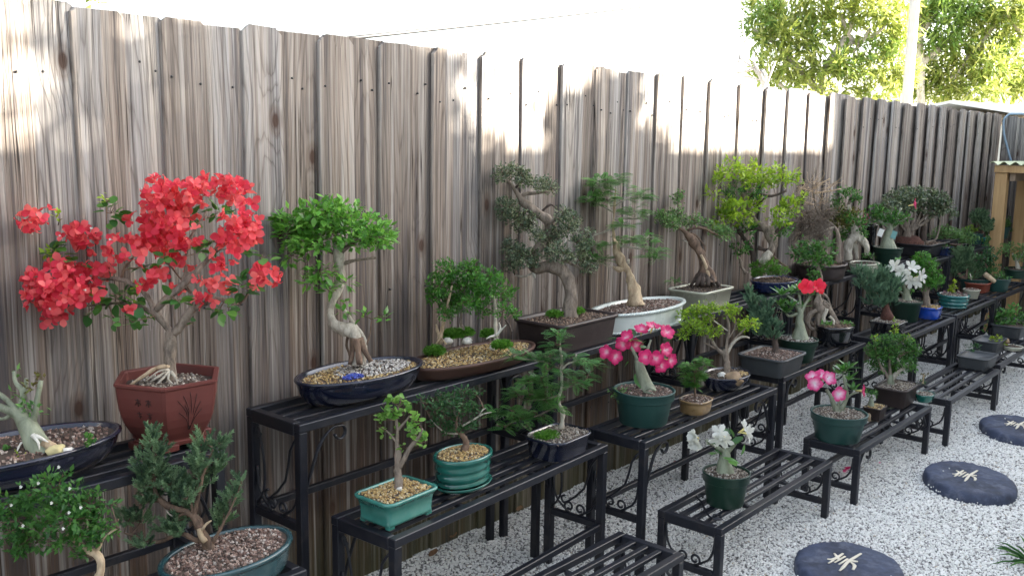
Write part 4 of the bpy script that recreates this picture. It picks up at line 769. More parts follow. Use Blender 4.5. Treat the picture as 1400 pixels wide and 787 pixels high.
{'nm': 'forest_bonsai', 'label': 'little grove of three feathery green trees in a shallow brown oval tray of golden gravel', 'cat': 'bonsai', 'org': (2.2472, -0.245, 0.7435), 'pot': {'shape': 'oval', 'a': 0.287, 'b': 0.118, 'h': 0.047, 'style': 'shallow', 'mat': 'brown_stoneware', 'soil': 'soil_gold', 'nchips': 1500, 'chip': 0.0038, 'soil_h': 0.88}, 'wood': [('bark_buff', 'trunk', [(-0.076, 0.0857, 0.0773, 0.0099), (-0.0734, 0.0885, 0.1018, 0.0074), (-0.0653, 0.0863, 0.1313, 0.0064), (-0.0592, 0.0857, 0.1583, 0.0055), (-0.0452, 0.0826, 0.2123, 0.0045), (-0.0289, 0.0785, 0.2738, 0.003)], 0.3, 8), ('bark_buff', 'branch', [(-0.0755, 0.0898, 0.0968, 0.0059), (-0.0778, 0.0981, 0.1212, 0.005), (-0.0788, 0.1044, 0.1432, 0.0025)], 0.25, 8), ('bark_buff', 'root', [(-0.0807, 0.0809, 0.0989, 0.0035), (-0.1027, 0.0793, 0.0824, 0.0025)], 0.25, 8), ('bark_buff', 'root', [(-0.079, 0.0791, 0.099, 0.0035), (-0.0799, 0.0535, 0.0829, 0.0025)], 0.25, 8), ('bark_grey', 'trunk', [(-0.0015, 0.0478, 0.0821, 0.0074), (0.0022, 0.0517, 0.1167, 0.0055), (-0.0013, 0.0626, 0.1462, 0.0045), (0.0072, 0.0646, 0.1957, 0.0035), (0.0204, 0.0642, 0.2576, 0.0025)], 0.3, 8), ('bark_pale', 'trunk', [(0.057, -0.0477, 0.088, 0.0099), (0.0599, -0.0446, 0.115, 0.0074), (0.0622, -0.0385, 0.1518, 0.0057), (0.0674, -0.0329, 0.2009, 0.005), (0.0677, -0.0216, 0.2499, 0.0037), (0.0617, -0.0062, 0.2865, 0.0025)], 0.3, 8), ('bark_jin', 'branch', [(0.0517, -0.0523, 0.1072, 0.005), (0.0561, -0.068, 0.1265, 0.0037), (0.0676, -0.0838, 0.1473, 0.0015)], 0.25, 8), ('bark_jin', 'branch', [(0.0484, -0.0486, 0.1071, 0.005), (0.024, -0.0509, 0.1085, 0.003), (0.0115, -0.0458, 0.102, 0.0015)], 0.25, 8), ('bark_jin', 'branch', [(0.0552, -0.0557, 0.1097, 0.0045), (0.0608, -0.0636, 0.1353, 0.003), (0.0596, -0.0576, 0.1548, 0.0015)], 0.25, 8), ('bark_dark', 'branch', [(0.1034, -0.0792, 0.1138, 0.0037), (0.0997, -0.0686, 0.1408, 0.003), (0.0919, -0.0551, 0.1602, 0.0025)], 0.25, 8)], 'fol': [('leaf_forest', 'leaf', 0.0145, [(-0.0254, 0.1035, 0.3159, 0.0545, 0.0396, 532), (-0.0698, 0.1001, 0.2706, 0.0446, 0.0396, 435), (-0.0794, 0.1184, 0.237, 0.0297, 0.0248, 181), (0.0209, 0.1033, 0.253, 0.0545, 0.0545, 732), (0.0187, 0.0321, 0.3192, 0.0446, 0.0396, 435), (0.0264, 0.0285, 0.2686, 0.0446, 0.0446, 490), (-0.004, 0.1029, 0.2049, 0.0496, 0.0297, 363), (-0.0821, 0.059, 0.1874, 0.0297, 0.0248, 181), (-0.0293, 0.0015, 0.2207, 0.0396, 0.0297, 290), (0.0631, 0.0387, 0.2228, 0.0396, 0.0297, 290), (0.0913, 0.0078, 0.2997, 0.0297, 0.0248, 181), (0.0537, -0.0607, 0.2809, 0.0248, 0.0297, 181), (0.0243, -0.0413, 0.2694, 0.0347, 0.0347, 296), (0.1254, -0.0568, 0.2527, 0.0248, 0.0149, 90), (0.1244, -0.0247, 0.2236, 0.0248, 0.0198, 121), (0.0499, -0.0854, 0.1999, 0.0297, 0.0198, 145), (0.14, -0.0523, 0.174, 0.0198, 0.0124, 60), (0.0646, 0.0223, 0.1813, 0.0248, 0.0173, 105), (0.0236, 0.0543, 0.3415, 0.0248, 0.0198, 121)]), ('leaf_moss', 'moss', 0.0085, [(-0.1181, 0.0702, 0.0661, 0.0297, 0.0149, 1793), (-0.0149, 0.084, 0.1067, 0.0372, 0.0149, 2241), (0.0138, 0.0526, 0.1123, 0.0223, 0.0124, 1120), (0.0475, -0.0832, 0.0848, 0.0297, 0.0124, 1494), (0.0541, -0.0161, 0.1116, 0.0223, 0.0149, 1344)])], 'rocks': [('rock', 'rock_white', -0.0569, 0.0664, 0.0875, 0.0149, 0.0149, 0.0124), ('rock', 'rock_white', -0.0107, 0.0215, 0.0875, 0.0173, 0.0173, 0.0124), ('rock', 'rock_white', 0.0305, -0.0589, 0.0735, 0.0124, 0.0124, 0.0099)]},
{'nm': 'potted_s_curved_tree', 'label': 'small leaved tree with a thick S shaped grey trunk in a dark brown plastic tray', 'cat': 'bonsai', 'org': (2.7685, -0.235, 0.7435), 'pot': {'shape': 'rect', 'a': 0.18, 'b': 0.115, 'h': 0.108, 'style': 'plastray', 'mat': 'brown_plastic', 'yaw': 0.03, 'soil': 'soil_brown', 'nchips': 900, 'chip': 0.0042, 'soil_h': 0.9}, 'wood': [('bark_grey', 'trunk', [(0.0097, -0.0089, 0.0889, 0.0362), (0.0131, -0.0012, 0.1384, 0.0279), (0.0203, 0.0024, 0.188, 0.0256), (0.0175, 0.0198, 0.2483, 0.0251), (0.001, 0.0469, 0.2836, 0.0251), (-0.0314, 0.0854, 0.291, 0.0237), (-0.0562, 0.1115, 0.2822, 0.0223), (-0.0489, 0.1328, 0.2992, 0.0209), (-0.02, 0.1434, 0.3382, 0.0209), (0.0098, 0.1291, 0.3854, 0.0195), (0.0165, 0.1068, 0.4319, 0.0209), (0.0028, 0.1037, 0.4609, 0.0209), (-0.0204, 0.1176, 0.4807, 0.0195), (-0.0436, 0.1497, 0.5048, 0.0181), (-0.0609, 0.1758, 0.5319, 0.0153), (-0.0728, 0.1956, 0.559, 0.0111), (-0.0853, 0.2188, 0.5972, 0.0084), (-0.1001, 0.2395, 0.6133, 0.0056)], 0.22, 14), ('bark_grey', 'branch', [(-0.0666, 0.186, 0.5482, 0.0084), (-0.0504, 0.1709, 0.5623, 0.0072), (-0.0279, 0.1462, 0.5656, 0.0067), (0.004, 0.1114, 0.5718, 0.0045)], 0.25, 8), ('bark_grey', 'branch', [(-0.003, 0.0915, 0.4536, 0.007), (0.019, 0.0705, 0.4706, 0.0061), (0.0398, 0.0399, 0.4409, 0.0056), (0.0547, 0.0152, 0.4083, 0.0047), (0.0672, -0.004, 0.3867, 0.0033)], 0.25, 8), ('bark_grey', 'branch', [(-0.0089, 0.0607, 0.2943, 0.0084), (0.0187, 0.0334, 0.3114, 0.0067), (0.0393, 0.0067, 0.2982, 0.0056), (0.0634, -0.0244, 0.2823, 0.005), (0.0912, -0.0596, 0.2665, 0.0028)], 0.25, 8), ('bark_dark', 'branch', [(-0.0559, 0.1649, 0.51, 0.0067), (-0.0668, 0.1695, 0.4768, 0.0056), (-0.0567, 0.1477, 0.4332, 0.0045), (-0.0402, 0.1207, 0.3979, 0.0033)], 0.25, 8), ('bark_dark', 'branch', [(-0.0797, 0.2086, 0.5808, 0.005), (-0.0607, 0.1924, 0.6032, 0.0039), (-0.0388, 0.1753, 0.6367, 0.0028)], 0.25, 8), ('bark_pale', 'branch', [(-0.0611, 0.1145, 0.2711, 0.007), (-0.0871, 0.1394, 0.2513, 0.0045), (-0.1124, 0.1692, 0.2562, 0.0028)], 0.25, 8), ('bark_jin', 'branch', [(-0.0645, 0.1189, 0.2738, 0.0084), (-0.0637, 0.1116, 0.2464, 0.0042)], 0.25, 8), ('bark_dark', 'branch', [(-0.0428, 0.1138, 0.3566, 0.0061), (-0.0715, 0.1399, 0.3285, 0.005), (-0.1053, 0.1768, 0.3222, 0.0033)], 0.25, 8), ('bark_dark', 'branch', [(-0.025, 0.1248, 0.4888, 0.0056), (0.0043, 0.0994, 0.5224, 0.0042), (0.021, 0.0767, 0.5063, 0.0028)], 0.25, 8)], 'fol': [('leaf_grey', 'tiny', 0.0115, [(-0.1905, 0.1661, 0.6392, 0.0418, 0.0334, 452), (-0.1282, 0.1711, 0.6544, 0.0334, 0.0223, 241), (-0.1134, 0.14, 0.6282, 0.0334, 0.039, 421), (-0.022, 0.1742, 0.6087, 0.0306, 0.0251, 248), (-0.0398, 0.1011, 0.601, 0.0446, 0.0279, 401), (0.0411, 0.1239, 0.5814, 0.0279, 0.0251, 226), (-0.1688, 0.1651, 0.5201, 0.0418, 0.039, 527), (-0.1297, 0.1624, 0.4803, 0.0446, 0.0334, 482), (-0.0865, 0.1663, 0.4447, 0.039, 0.0334, 421), (-0.0801, 0.1285, 0.4635, 0.0334, 0.0334, 361), (-0.182, 0.1783, 0.4927, 0.0251, 0.0251, 203), (-0.1436, 0.166, 0.3596, 0.039, 0.039, 492), (-0.1441, 0.1139, 0.3367, 0.0501, 0.0446, 723), (-0.0955, 0.0977, 0.3288, 0.039, 0.0334, 421), (-0.1331, 0.1666, 0.2976, 0.039, 0.0223, 281), (0.0277, 0.1291, 0.3785, 0.0501, 0.0446, 723), (0.0265, 0.0785, 0.4165, 0.039, 0.0334, 421), (0.0051, 0.0353, 0.4929, 0.0334, 0.0334, 361), (0.1128, 0.069, 0.4632, 0.0334, 0.0279, 301), (0.0199, -0.0262, 0.3862, 0.0306, 0.0334, 331), (-0.0516, 0.0, 0.3562, 0.0446, 0.0334, 482), (0.0403, -0.0393, 0.3582, 0.0279, 0.0334, 301), (0.0666, -0.0389, 0.2947, 0.0334, 0.0279, 301), (-0.0938, 0.0727, 0.4134, 0.0334, 0.0279, 301), (0.0002, 0.0018, 0.4404, 0.0334, 0.0279, 301), (-0.0325, 0.0642, 0.3379, 0.0334, 0.0251, 271), (0.0444, 0.0256, 0.3241, 0.0334, 0.0223, 241), (0.0428, -0.0626, 0.4206, 0.0223, 0.0167, 120)]), ('leaf_moss', 'moss', 0.0085, [(-0.0494, 0.023, 0.1205, 0.0279, 0.0084, 674), (0.041, -0.0187, 0.1259, 0.0223, 0.0084, 539)])]},
{'nm': 'potted_tamarind', 'label': 'feathery leaved tree with flaky buff trunk in a white oval pot with rope pattern rim', 'cat': 'bonsai', 'org': (3.2831, -0.22, 0.7435), 'twigmat': 'bark_pale', 'pot': {'shape': 'oval', 'a': 0.298, 'b': 0.125, 'h': 0.086, 'style': 'braided', 'mat': 'glaze_white', 'soil': 'soil_red', 'nchips': 1300, 'chip': 0.0045, 'feet': 1}, 'wood': [('bark_buff', 'trunk', [(-0.009, 0.0104, 0.081, 0.0402), (-0.0088, 0.0196, 0.1206, 0.0309), (-0.0115, 0.0348, 0.1723, 0.0232), (-0.0151, 0.049, 0.2149, 0.021), (-0.0256, 0.0694, 0.2512, 0.0201), (-0.036, 0.0898, 0.2875, 0.0185), (-0.0403, 0.1033, 0.3239, 0.017), (-0.0422, 0.1148, 0.3635, 0.0155), (-0.0401, 0.1217, 0.4032, 0.0136), (-0.0335, 0.1243, 0.446, 0.0093), (-0.0256, 0.1283, 0.501, 0.0062), (-0.0143, 0.1314, 0.5682, 0.0037)], 0.6, 12), ('bark_buff', 'branch', [(-0.0248, 0.0657, 0.239, 0.0124), (-0.0419, 0.0835, 0.2325, 0.0093), (-0.0573, 0.1031, 0.2413, 0.0062)], 0.5, 8), ('bark_pale', 'branch', [(-0.0147, 0.0586, 0.2575, 0.0077), (-0.0086, 0.056, 0.276, 0.0046)], 0.25, 8), ('bark_pale', 'branch', [(-0.0321, 0.1213, 0.4399, 0.0049), (0.0013, 0.085, 0.4468, 0.0043), (0.0297, 0.0522, 0.4444, 0.0037), (0.0685, 0.0126, 0.4636, 0.0031)], 0.25, 8), ('bark_pale', 'branch', [(-0.0397, 0.104, 0.3301, 0.0049), (0.0006, 0.057, 0.3249, 0.0043), (0.0444, 0.0047, 0.3138, 0.0031)], 0.25, 8), ('bark_pale', 'branch', [(-0.0401, 0.1217, 0.4032, 0.0049), (-0.0707, 0.152, 0.3842, 0.0037), (-0.0986, 0.1807, 0.3713, 0.0031)], 0.25, 8), ('bark_pale', 'branch', [(-0.0309, 0.1271, 0.4704, 0.0043), (-0.059, 0.1646, 0.4941, 0.0031), (-0.0891, 0.2045, 0.5177, 0.0025)], 0.25, 8), ('bark_pale', 'branch', [(-0.0262, 0.1276, 0.4949, 0.0043), (0.0098, 0.0941, 0.5262, 0.0031), (0.0479, 0.0538, 0.5393, 0.0025)], 0.25, 8)], 'fol': [('leaf_fern', 'fern', 0.05, [(-0.1204, 0.1387, 0.5949, 0.0556, 0.0371, 66), (0.0143, 0.1492, 0.6039, 0.0433, 0.0371, 52), (-0.1787, 0.1493, 0.5298, 0.0402, 0.0216, 28), (-0.0715, 0.1376, 0.5206, 0.0556, 0.0371, 66), (0.0689, 0.0641, 0.5381, 0.0402, 0.0556, 72), (0.0368, 0.0656, 0.4711, 0.0618, 0.0309, 62), (-0.045, 0.0666, 0.4197, 0.0556, 0.0216, 39), (0.0036, -0.0198, 0.3681, 0.0618, 0.0278, 55), (0.0144, -0.052, 0.2965, 0.0433, 0.0247, 34), (-0.1366, 0.1474, 0.3364, 0.0464, 0.0309, 46), (-0.078, 0.1499, 0.2666, 0.0433, 0.0216, 30), (0.0484, 0.0905, 0.3438, 0.0433, 0.0247, 34), (-0.0944, 0.1338, 0.5581, 0.0495, 0.0247, 39), (-0.0123, 0.1014, 0.347, 0.0433, 0.0185, 26), (0.0754, -0.0335, 0.3148, 0.0371, 0.0247, 29), (-0.1376, 0.1526, 0.2899, 0.0371, 0.0185, 22)])]},
{'nm': 'potted_leaning_juniper', 'label': 'sparse tree leaning left with split brown trunk in a cream rectangular pot', 'cat': 'bonsai', 'org': (3.9015, -0.155, 0.7435), 'pot': {'shape': 'rectbig', 'a': 0.15, 'b': 0.1, 'h': 0.088, 'style': 'rectplain', 'mat': 'glaze_cream', 'yaw': 0.02, 'soil': 'soil_dark', 'nchips': 800, 'chip': 0.0045, 'feet': 1, 'soil_h': 0.92}, 'wood': [('bark_brown', 'trunk', [(0.0252, -0.0213, 0.1109, 0.0383), (0.0265, -0.0148, 0.1452, 0.0313), (0.0201, 0.0038, 0.1931, 0.0244), (0.0144, 0.0232, 0.2479, 0.0226), (0.0043, 0.0428, 0.282, 0.0192), (-0.0082, 0.065, 0.316, 0.0174), (-0.0234, 0.0894, 0.3465, 0.0139), (-0.0443, 0.1179, 0.3666, 0.0104), (-0.0855, 0.1702, 0.3897, 0.007)], 0.5, 12), ('bark_buff', 'branch', [(0.012, -0.0312, 0.1413, 0.0104), (0.0071, -0.0111, 0.2027, 0.0091), (-0.0023, 0.0092, 0.2435, 0.007)], 0.25, 8), ('bark_brown', 'branch', [(-0.0134, 0.0798, 0.3536, 0.007), (0.0157, 0.0501, 0.368, 0.007), (0.0427, 0.018, 0.3618, 0.007), (0.0639, -0.0101, 0.3452, 0.0056), (0.094, -0.049, 0.3253, 0.0035)], 0.25, 8), ('bark_brown', 'branch', [(-0.0053, 0.0682, 0.3435, 0.0056), (0.0156, 0.0397, 0.3234, 0.0045), (0.0319, 0.0115, 0.2826, 0.0042), (0.0313, 0.0057, 0.2552, 0.0035)], 0.25, 8), ('bark_pale', 'branch', [(0.0035, 0.042, 0.2751, 0.0063), (-0.015, 0.0678, 0.2952, 0.0042), (-0.0343, 0.0929, 0.3085, 0.0028)], 0.25, 8), ('bark_dark', 'root', [(0.0131, 0.0028, 0.1552, 0.0174), (-0.0075, 0.0204, 0.1307, 0.0125), (-0.032, 0.0393, 0.0924, 0.007)], 0.5, 8), ('bark_dark', 'root', [(0.0097, -0.0038, 0.1562, 0.0174), (-0.0156, -0.0016, 0.1339, 0.0125), (-0.0439, 0.0008, 0.098, 0.007)], 0.5, 8), ('bark_dark', 'root', [(0.0101, -0.0083, 0.1566, 0.0174), (-0.0128, -0.0172, 0.1353, 0.0125), (-0.0378, -0.0269, 0.1005, 0.007)], 0.5, 8), ('bark_dark', 'root', [(0.0132, -0.0118, 0.1567, 0.0174), (-0.0015, -0.03, 0.1355, 0.0125), (-0.0173, -0.0501, 0.101, 0.007)], 0.5, 8), ('bark_dark', 'root', [(0.0196, -0.0128, 0.1562, 0.0174), (0.0197, -0.0352, 0.134, 0.0125), (0.0195, -0.0605, 0.0983, 0.007)], 0.5, 8), ('bark_dark', 'root', [(0.0269, -0.0128, 0.1555, 0.0174), (0.0433, -0.037, 0.1319, 0.0125), (0.0603, -0.065, 0.0945, 0.007)], 0.5, 8), ('bark_dark', 'root', [(0.0296, -0.0054, 0.1545, 0.0174), (0.049, -0.0122, 0.1287, 0.0125), (0.068, -0.0218, 0.0888, 0.007)], 0.5, 8), ('bark_dark', 'root', [(0.0234, 0.0016, 0.1544, 0.0174), (0.0261, 0.0137, 0.1281, 0.0125), (0.0261, 0.0255, 0.0878, 0.007)], 0.5, 8), ('bark_grey', 'branch', [(-0.0315, 0.101, 0.3566, 0.0042), (-0.0319, 0.116, 0.4184, 0.0035), (-0.0311, 0.1321, 0.4905, 0.0028)], 0.25, 8)], 'fol': [('leaf_mint', 'tiny', 0.015, [(-0.0859, 0.0994, 0.5113, 0.0244, 0.0383, 213), (-0.1006, 0.0867, 0.4373, 0.0383, 0.0313, 274), (-0.2059, 0.0832, 0.4155, 0.0453, 0.0313, 324), (-0.1368, 0.0859, 0.3913, 0.0418, 0.0244, 232), (0.0294, 0.076, 0.404, 0.0348, 0.0279, 221), (0.0848, 0.0317, 0.3865, 0.0244, 0.0174, 96), (0.0977, -0.0143, 0.3504, 0.0418, 0.0209, 199), (0.1174, -0.0427, 0.3443, 0.0383, 0.0313, 274), (0.0131, 0.0972, 0.3824, 0.0279, 0.0174, 110), (-0.2315, 0.0954, 0.4361, 0.0279, 0.0174, 110)]), ('leaf_fern', 'fern', 0.03, [(-0.1101, 0.0812, 0.1203, 0.0348, 0.0104, 28)])]},
{'nm': 'potted_large_yellow_green_tree', 'label': 'big tree with bright yellow green pads and gnarled trunk in a navy oval pot', 'cat': 'bonsai', 'org': (4.5979, -0.19, 0.7435), 'pot': {'shape': 'oval', 'a': 0.165, 'b': 0.11, 'h': 0.062, 'style': 'ovalbowl', 'mat': 'glaze_deepblue', 'soil': 'soil_brown', 'nchips': 500, 'chip': 0.005}, 'wood': [('bark_grey', 'trunk', [(-0.0555, 0.0689, 0.1046, 0.0348), (-0.0353, 0.0568, 0.1508, 0.0309), (-0.0107, 0.038, 0.1895, 0.029), (0.0087, 0.025, 0.2281, 0.0232), (0.014, 0.0307, 0.2778, 0.0232), (0.0023, 0.052, 0.3118, 0.0232), (-0.0158, 0.0779, 0.3343, 0.0193), (-0.033, 0.1045, 0.3644, 0.0155), (-0.0486, 0.133, 0.4098, 0.0132), (-0.0579, 0.157, 0.4667, 0.0116), (-0.0688, 0.1792, 0.5084, 0.0085), (-0.0793, 0.2018, 0.5539, 0.0058)], 0.5, 12), ('bark_pale', 'branch', [(-0.0554, 0.0546, 0.145, 0.0232), (-0.0405, 0.039, 0.1763, 0.0251), (-0.0162, 0.0236, 0.2029, 0.0193)], 0.3, 8), ('bark_dark', 'branch', [(0.007, 0.0288, 0.2357, 0.0155), (0.0271, 0.0222, 0.3048, 0.0132), (0.0671, -0.014, 0.3439, 0.0101), (0.1105, -0.0577, 0.3678, 0.0077)], 0.25, 8), ('bark_dark', 'branch', [(-0.0571, 0.1578, 0.4744, 0.0093), (-0.0184, 0.1204, 0.502, 0.0077), (0.0346, 0.0586, 0.4956, 0.007), (0.0887, 0.0038, 0.5235, 0.0054)], 0.25, 8), ('bark_dark', 'trunk', [(-0.0509, 0.094, 0.1329, 0.0193), (-0.0491, 0.1073, 0.198, 0.017), (-0.0732, 0.1365, 0.2557, 0.0139), (-0.0959, 0.1613, 0.3019, 0.0116), (-0.1115, 0.1897, 0.3473, 0.0077)], 0.25, 8), ('bark_dark', 'branch', [(-0.0028, 0.0578, 0.3117, 0.0116), (-0.0473, 0.1117, 0.3259, 0.0093), (-0.0908, 0.1555, 0.302, 0.0077)], 0.25, 8), ('bark_dark', 'branch', [(0.0112, 0.0276, 0.2511, 0.0116), (-0.0083, 0.0406, 0.2125, 0.0116), (-0.0425, 0.0829, 0.2269, 0.0097)], 0.25, 8), ('bark_brown', 'branch', [(0.0021, 0.0235, 0.1898, 0.0062), (0.0262, -0.0128, 0.1523, 0.005), (0.0537, -0.051, 0.1224, 0.0039)], 0.25, 8), ('bark_grey', 'branch', [(-0.1403, 0.0918, 0.0946, 0.0155), (-0.1523, 0.1125, 0.1246, 0.0116), (-0.1534, 0.1226, 0.1623, 0.0077), (-0.1629, 0.1404, 0.1923, 0.0039)], 0.6, 8), ('bark_dark', 'branch', [(-0.0486, 0.133, 0.4098, 0.007), (-0.0189, 0.1084, 0.4486, 0.0054), (0.0108, 0.0838, 0.4874, 0.0039)], 0.25, 8)], 'fol': [('leaf_lime', 'leaf', 0.03, [(-0.4258, 0.1186, 0.5869, 0.0426, 0.0426, 104), (-0.3247, 0.0958, 0.6368, 0.0696, 0.0426, 170), (-0.1169, 0.1024, 0.6267, 0.0619, 0.0464, 165), (0.0733, 0.1043, 0.5855, 0.0619, 0.0387, 137), (0.0591, 0.0323, 0.6114, 0.0542, 0.0464, 144), (0.1759, 0.0122, 0.5948, 0.0426, 0.0464, 113), (-0.4617, 0.1277, 0.5298, 0.0309, 0.0232, 41), (-0.302, 0.0848, 0.4462, 0.0851, 0.0503, 246), (-0.3718, 0.1094, 0.3964, 0.0542, 0.0426, 132), (-0.0635, 0.1109, 0.4502, 0.0542, 0.0387, 120), (-0.1568, 0.1083, 0.3782, 0.0542, 0.0309, 96), (0.1132, -0.011, 0.4345, 0.0619, 0.0542, 192), (-0.0246, -0.0303, 0.3882, 0.058, 0.0387, 129), (0.1549, -0.038, 0.481, 0.0309, 0.0309, 55), (-0.011, 0.1027, 0.5641, 0.0619, 0.0309, 110), (-0.1728, 0.1115, 0.5747, 0.0542, 0.0309, 96), (-0.3496, 0.1162, 0.4464, 0.0464, 0.0348, 93)]), ('leaf_mid', 'leaf', 0.024, [(-0.1354, 0.1084, 0.3313, 0.0542, 0.0348, 124), (-0.2777, 0.1106, 0.5253, 0.0542, 0.0309, 110), (-0.0889, 0.1021, 0.5202, 0.0619, 0.0309, 126), (0.0252, 0.013, 0.3056, 0.0464, 0.0232, 71), (0.1067, 0.0041, 0.3326, 0.0542, 0.0271, 96), (-0.3268, 0.1216, 0.3191, 0.0387, 0.0193, 49), (-0.1864, 0.1172, 0.2269, 0.0464, 0.0271, 82), (-0.1337, 0.0946, 0.2249, 0.0271, 0.0232, 41)]), ('leaf_moss', 'leaf', 0.012, [(-0.0514, 0.0349, 0.131, 0.0774, 0.0271, 1105), (-0.0177, -0.0202, 0.1103, 0.0696, 0.0193, 710), (-0.0873, 0.0567, 0.101, 0.0464, 0.0193, 473), (-0.0088, 0.0287, 0.1591, 0.0464, 0.0193, 473)])]},
{'nm': 'potted_bare_tree', 'label': 'leafless twiggy tree in a wide brown oval bowl', 'cat': 'bonsai', 'org': (5.2569, -0.165, 0.7435), 'twig_r': 0.0016, 'twigmat': 'bark_buff', 'pot': {'shape': 'oval', 'a': 0.18, 'b': 0.13, 'h': 0.09, 'style': 'ovalstraight', 'mat': 'brown_plastic', 'soil': 'soil_brown', 'nchips': 500, 'chip': 0.006}, 'wood': [('bark_grey', 'trunk', [(0.0641, -0.071, 0.0876, 0.0196), (0.0708, -0.0637, 0.1507, 0.0153), (0.0797, -0.054, 0.235, 0.0128), (0.079, -0.0423, 0.2812, 0.0098), (0.0552, -0.0056, 0.3226, 0.0077), (0.0154, 0.0513, 0.3721, 0.0064), (0.0119, 0.085, 0.498, 0.006), (0.0203, 0.1003, 0.6033, 0.0047)], 0.3, 8), ('bark_buff', 'branch', [(0.0119, 0.085, 0.498, 0.0055), (-0.0258, 0.1316, 0.5139, 0.0047), (-0.0636, 0.1783, 0.5299, 0.0034)], 0.25, 8), ('bark_buff', 'branch', [(0.0137, 0.0869, 0.5149, 0.0055), (0.0512, 0.0525, 0.5494, 0.0047), (0.0849, 0.0203, 0.5754, 0.0034)], 0.25, 8), ('bark_buff', 'branch', [(0.011, 0.084, 0.4896, 0.0055), (0.0628, 0.0275, 0.4992, 0.0047), (0.121, -0.0344, 0.5174, 0.0034)], 0.25, 8), ('bark_pale', 'branch', [(0.0306, 0.0302, 0.3556, 0.006), (-0.0182, 0.0774, 0.3209, 0.0047), (-0.0556, 0.1119, 0.2864, 0.0038)], 0.25, 8), ('bark_pale', 'branch', [(0.0695, -0.0276, 0.2977, 0.0068), (0.0094, 0.0324, 0.2627, 0.0051), (-0.0319, 0.0751, 0.2449, 0.0038)], 0.25, 8), ('bark_buff', 'branch', [(0.0039, 0.0763, 0.4222, 0.0051), (-0.0282, 0.1165, 0.4383, 0.0043), (-0.0529, 0.1523, 0.4713, 0.003)], 0.25, 8)], 'fol': [('bark_buff', 'bare', 0.1, [(-0.0807, 0.0455, 0.5192, 0.1023, 0.0597, 27), (-0.1411, 0.0726, 0.5445, 0.0682, 0.0341, 10), (0.0678, 0.0095, 0.5254, 0.0597, 0.0341, 9), (0.0073, 0.0601, 0.423, 0.0853, 0.0512, 19)]), ('bark_grey', 'bare', 0.08, [(-0.0597, 0.0589, 0.3201, 0.0853, 0.0682, 148), (0.028, 0.0367, 0.3383, 0.0767, 0.0682, 133), (-0.1059, 0.0876, 0.2656, 0.0512, 0.0426, 55), (-0.0026, 0.026, 0.2469, 0.0682, 0.0426, 74), (-0.0965, 0.0815, 0.3754, 0.0597, 0.0426, 64), (0.0427, 0.0114, 0.3903, 0.0512, 0.0426, 55)])]},
{'nm': 'potted_forked_root_ficus', 'label': 'ficus with thick pale forked roots in a small cream bowl', 'cat': 'bonsai', 'org': (5.6842, -0.25, 0.7435), 'pot': {'shape': 'oval', 'a': 0.112, 'b': 0.085, 'h': 0.064, 'style': 'ovalbowl', 'mat': 'glaze_cream', 'soil': 'soil_dark', 'nchips': 260, 'chip': 0.0045}, 'wood': [('bark_pale', 'trunk', [(-0.062, 0.0691, 0.0742, 0.0223), (-0.0588, 0.079, 0.1315, 0.0268), (-0.0439, 0.0756, 0.1891, 0.029), (-0.0189, 0.0567, 0.2293, 0.0313), (-0.0256, 0.0757, 0.2776, 0.0223), (-0.0259, 0.0884, 0.3304, 0.0156), (-0.0293, 0.111, 0.4096, 0.0107)], 0.4, 12), ('bark_pale', 'root', [(-0.0253, 0.0629, 0.2248, 0.0268), (0.0015, 0.0264, 0.199, 0.025), (0.0145, 0.0012, 0.1553, 0.0205), (0.0148, -0.0115, 0.1024, 0.0134)], 0.4, 12), ('bark_pale', 'root', [(-0.0233, 0.0791, 0.1874, 0.0223), (-0.0013, 0.0573, 0.1426, 0.0179), (-0.002, 0.0435, 0.0807, 0.0134)], 0.25, 8), ('bark_grey', 'branch', [(-0.0268, 0.0874, 0.3216, 0.0112), (-0.0302, 0.1099, 0.4007, 0.0089), (-0.0049, 0.098, 0.4718, 0.0071), (0.0109, 0.0759, 0.4545, 0.0054)], 0.25, 8)], 'fol': [('leaf_mid', 'leaf', 0.024, [(-0.0631, 0.1765, 0.4341, 0.0357, 0.0313, 107), (-0.0502, 0.1171, 0.4856, 0.0625, 0.0268, 160), (-0.0207, 0.0725, 0.4558, 0.0313, 0.0402, 120), (-0.0454, 0.1709, 0.38, 0.0357, 0.0268, 91), (0.0065, 0.0624, 0.2946, 0.0536, 0.0581, 298), (0.0016, 0.0297, 0.2435, 0.0357, 0.0313, 107), (-0.0169, 0.1036, 0.2391, 0.0536, 0.0313, 160), (-0.057, 0.1032, 0.331, 0.0715, 0.0357, 245), (-0.0659, 0.1282, 0.2223, 0.0357, 0.0223, 76)]), ('leaf_rust', 'leaf', 0.02, [(-0.0951, 0.1486, 0.3567, 0.0715, 0.0223, 206), (-0.0728, 0.1318, 0.3121, 0.0715, 0.0357, 330), (-0.0118, 0.1056, 0.3644, 0.0715, 0.0268, 248), (-0.0811, 0.1844, 0.3269, 0.0357, 0.0223, 103)]), ('leaf_mid', 'leaf', 0.015, [(-0.0208, -0.0248, 0.1065, 0.0357, 0.0179, 117)])]},
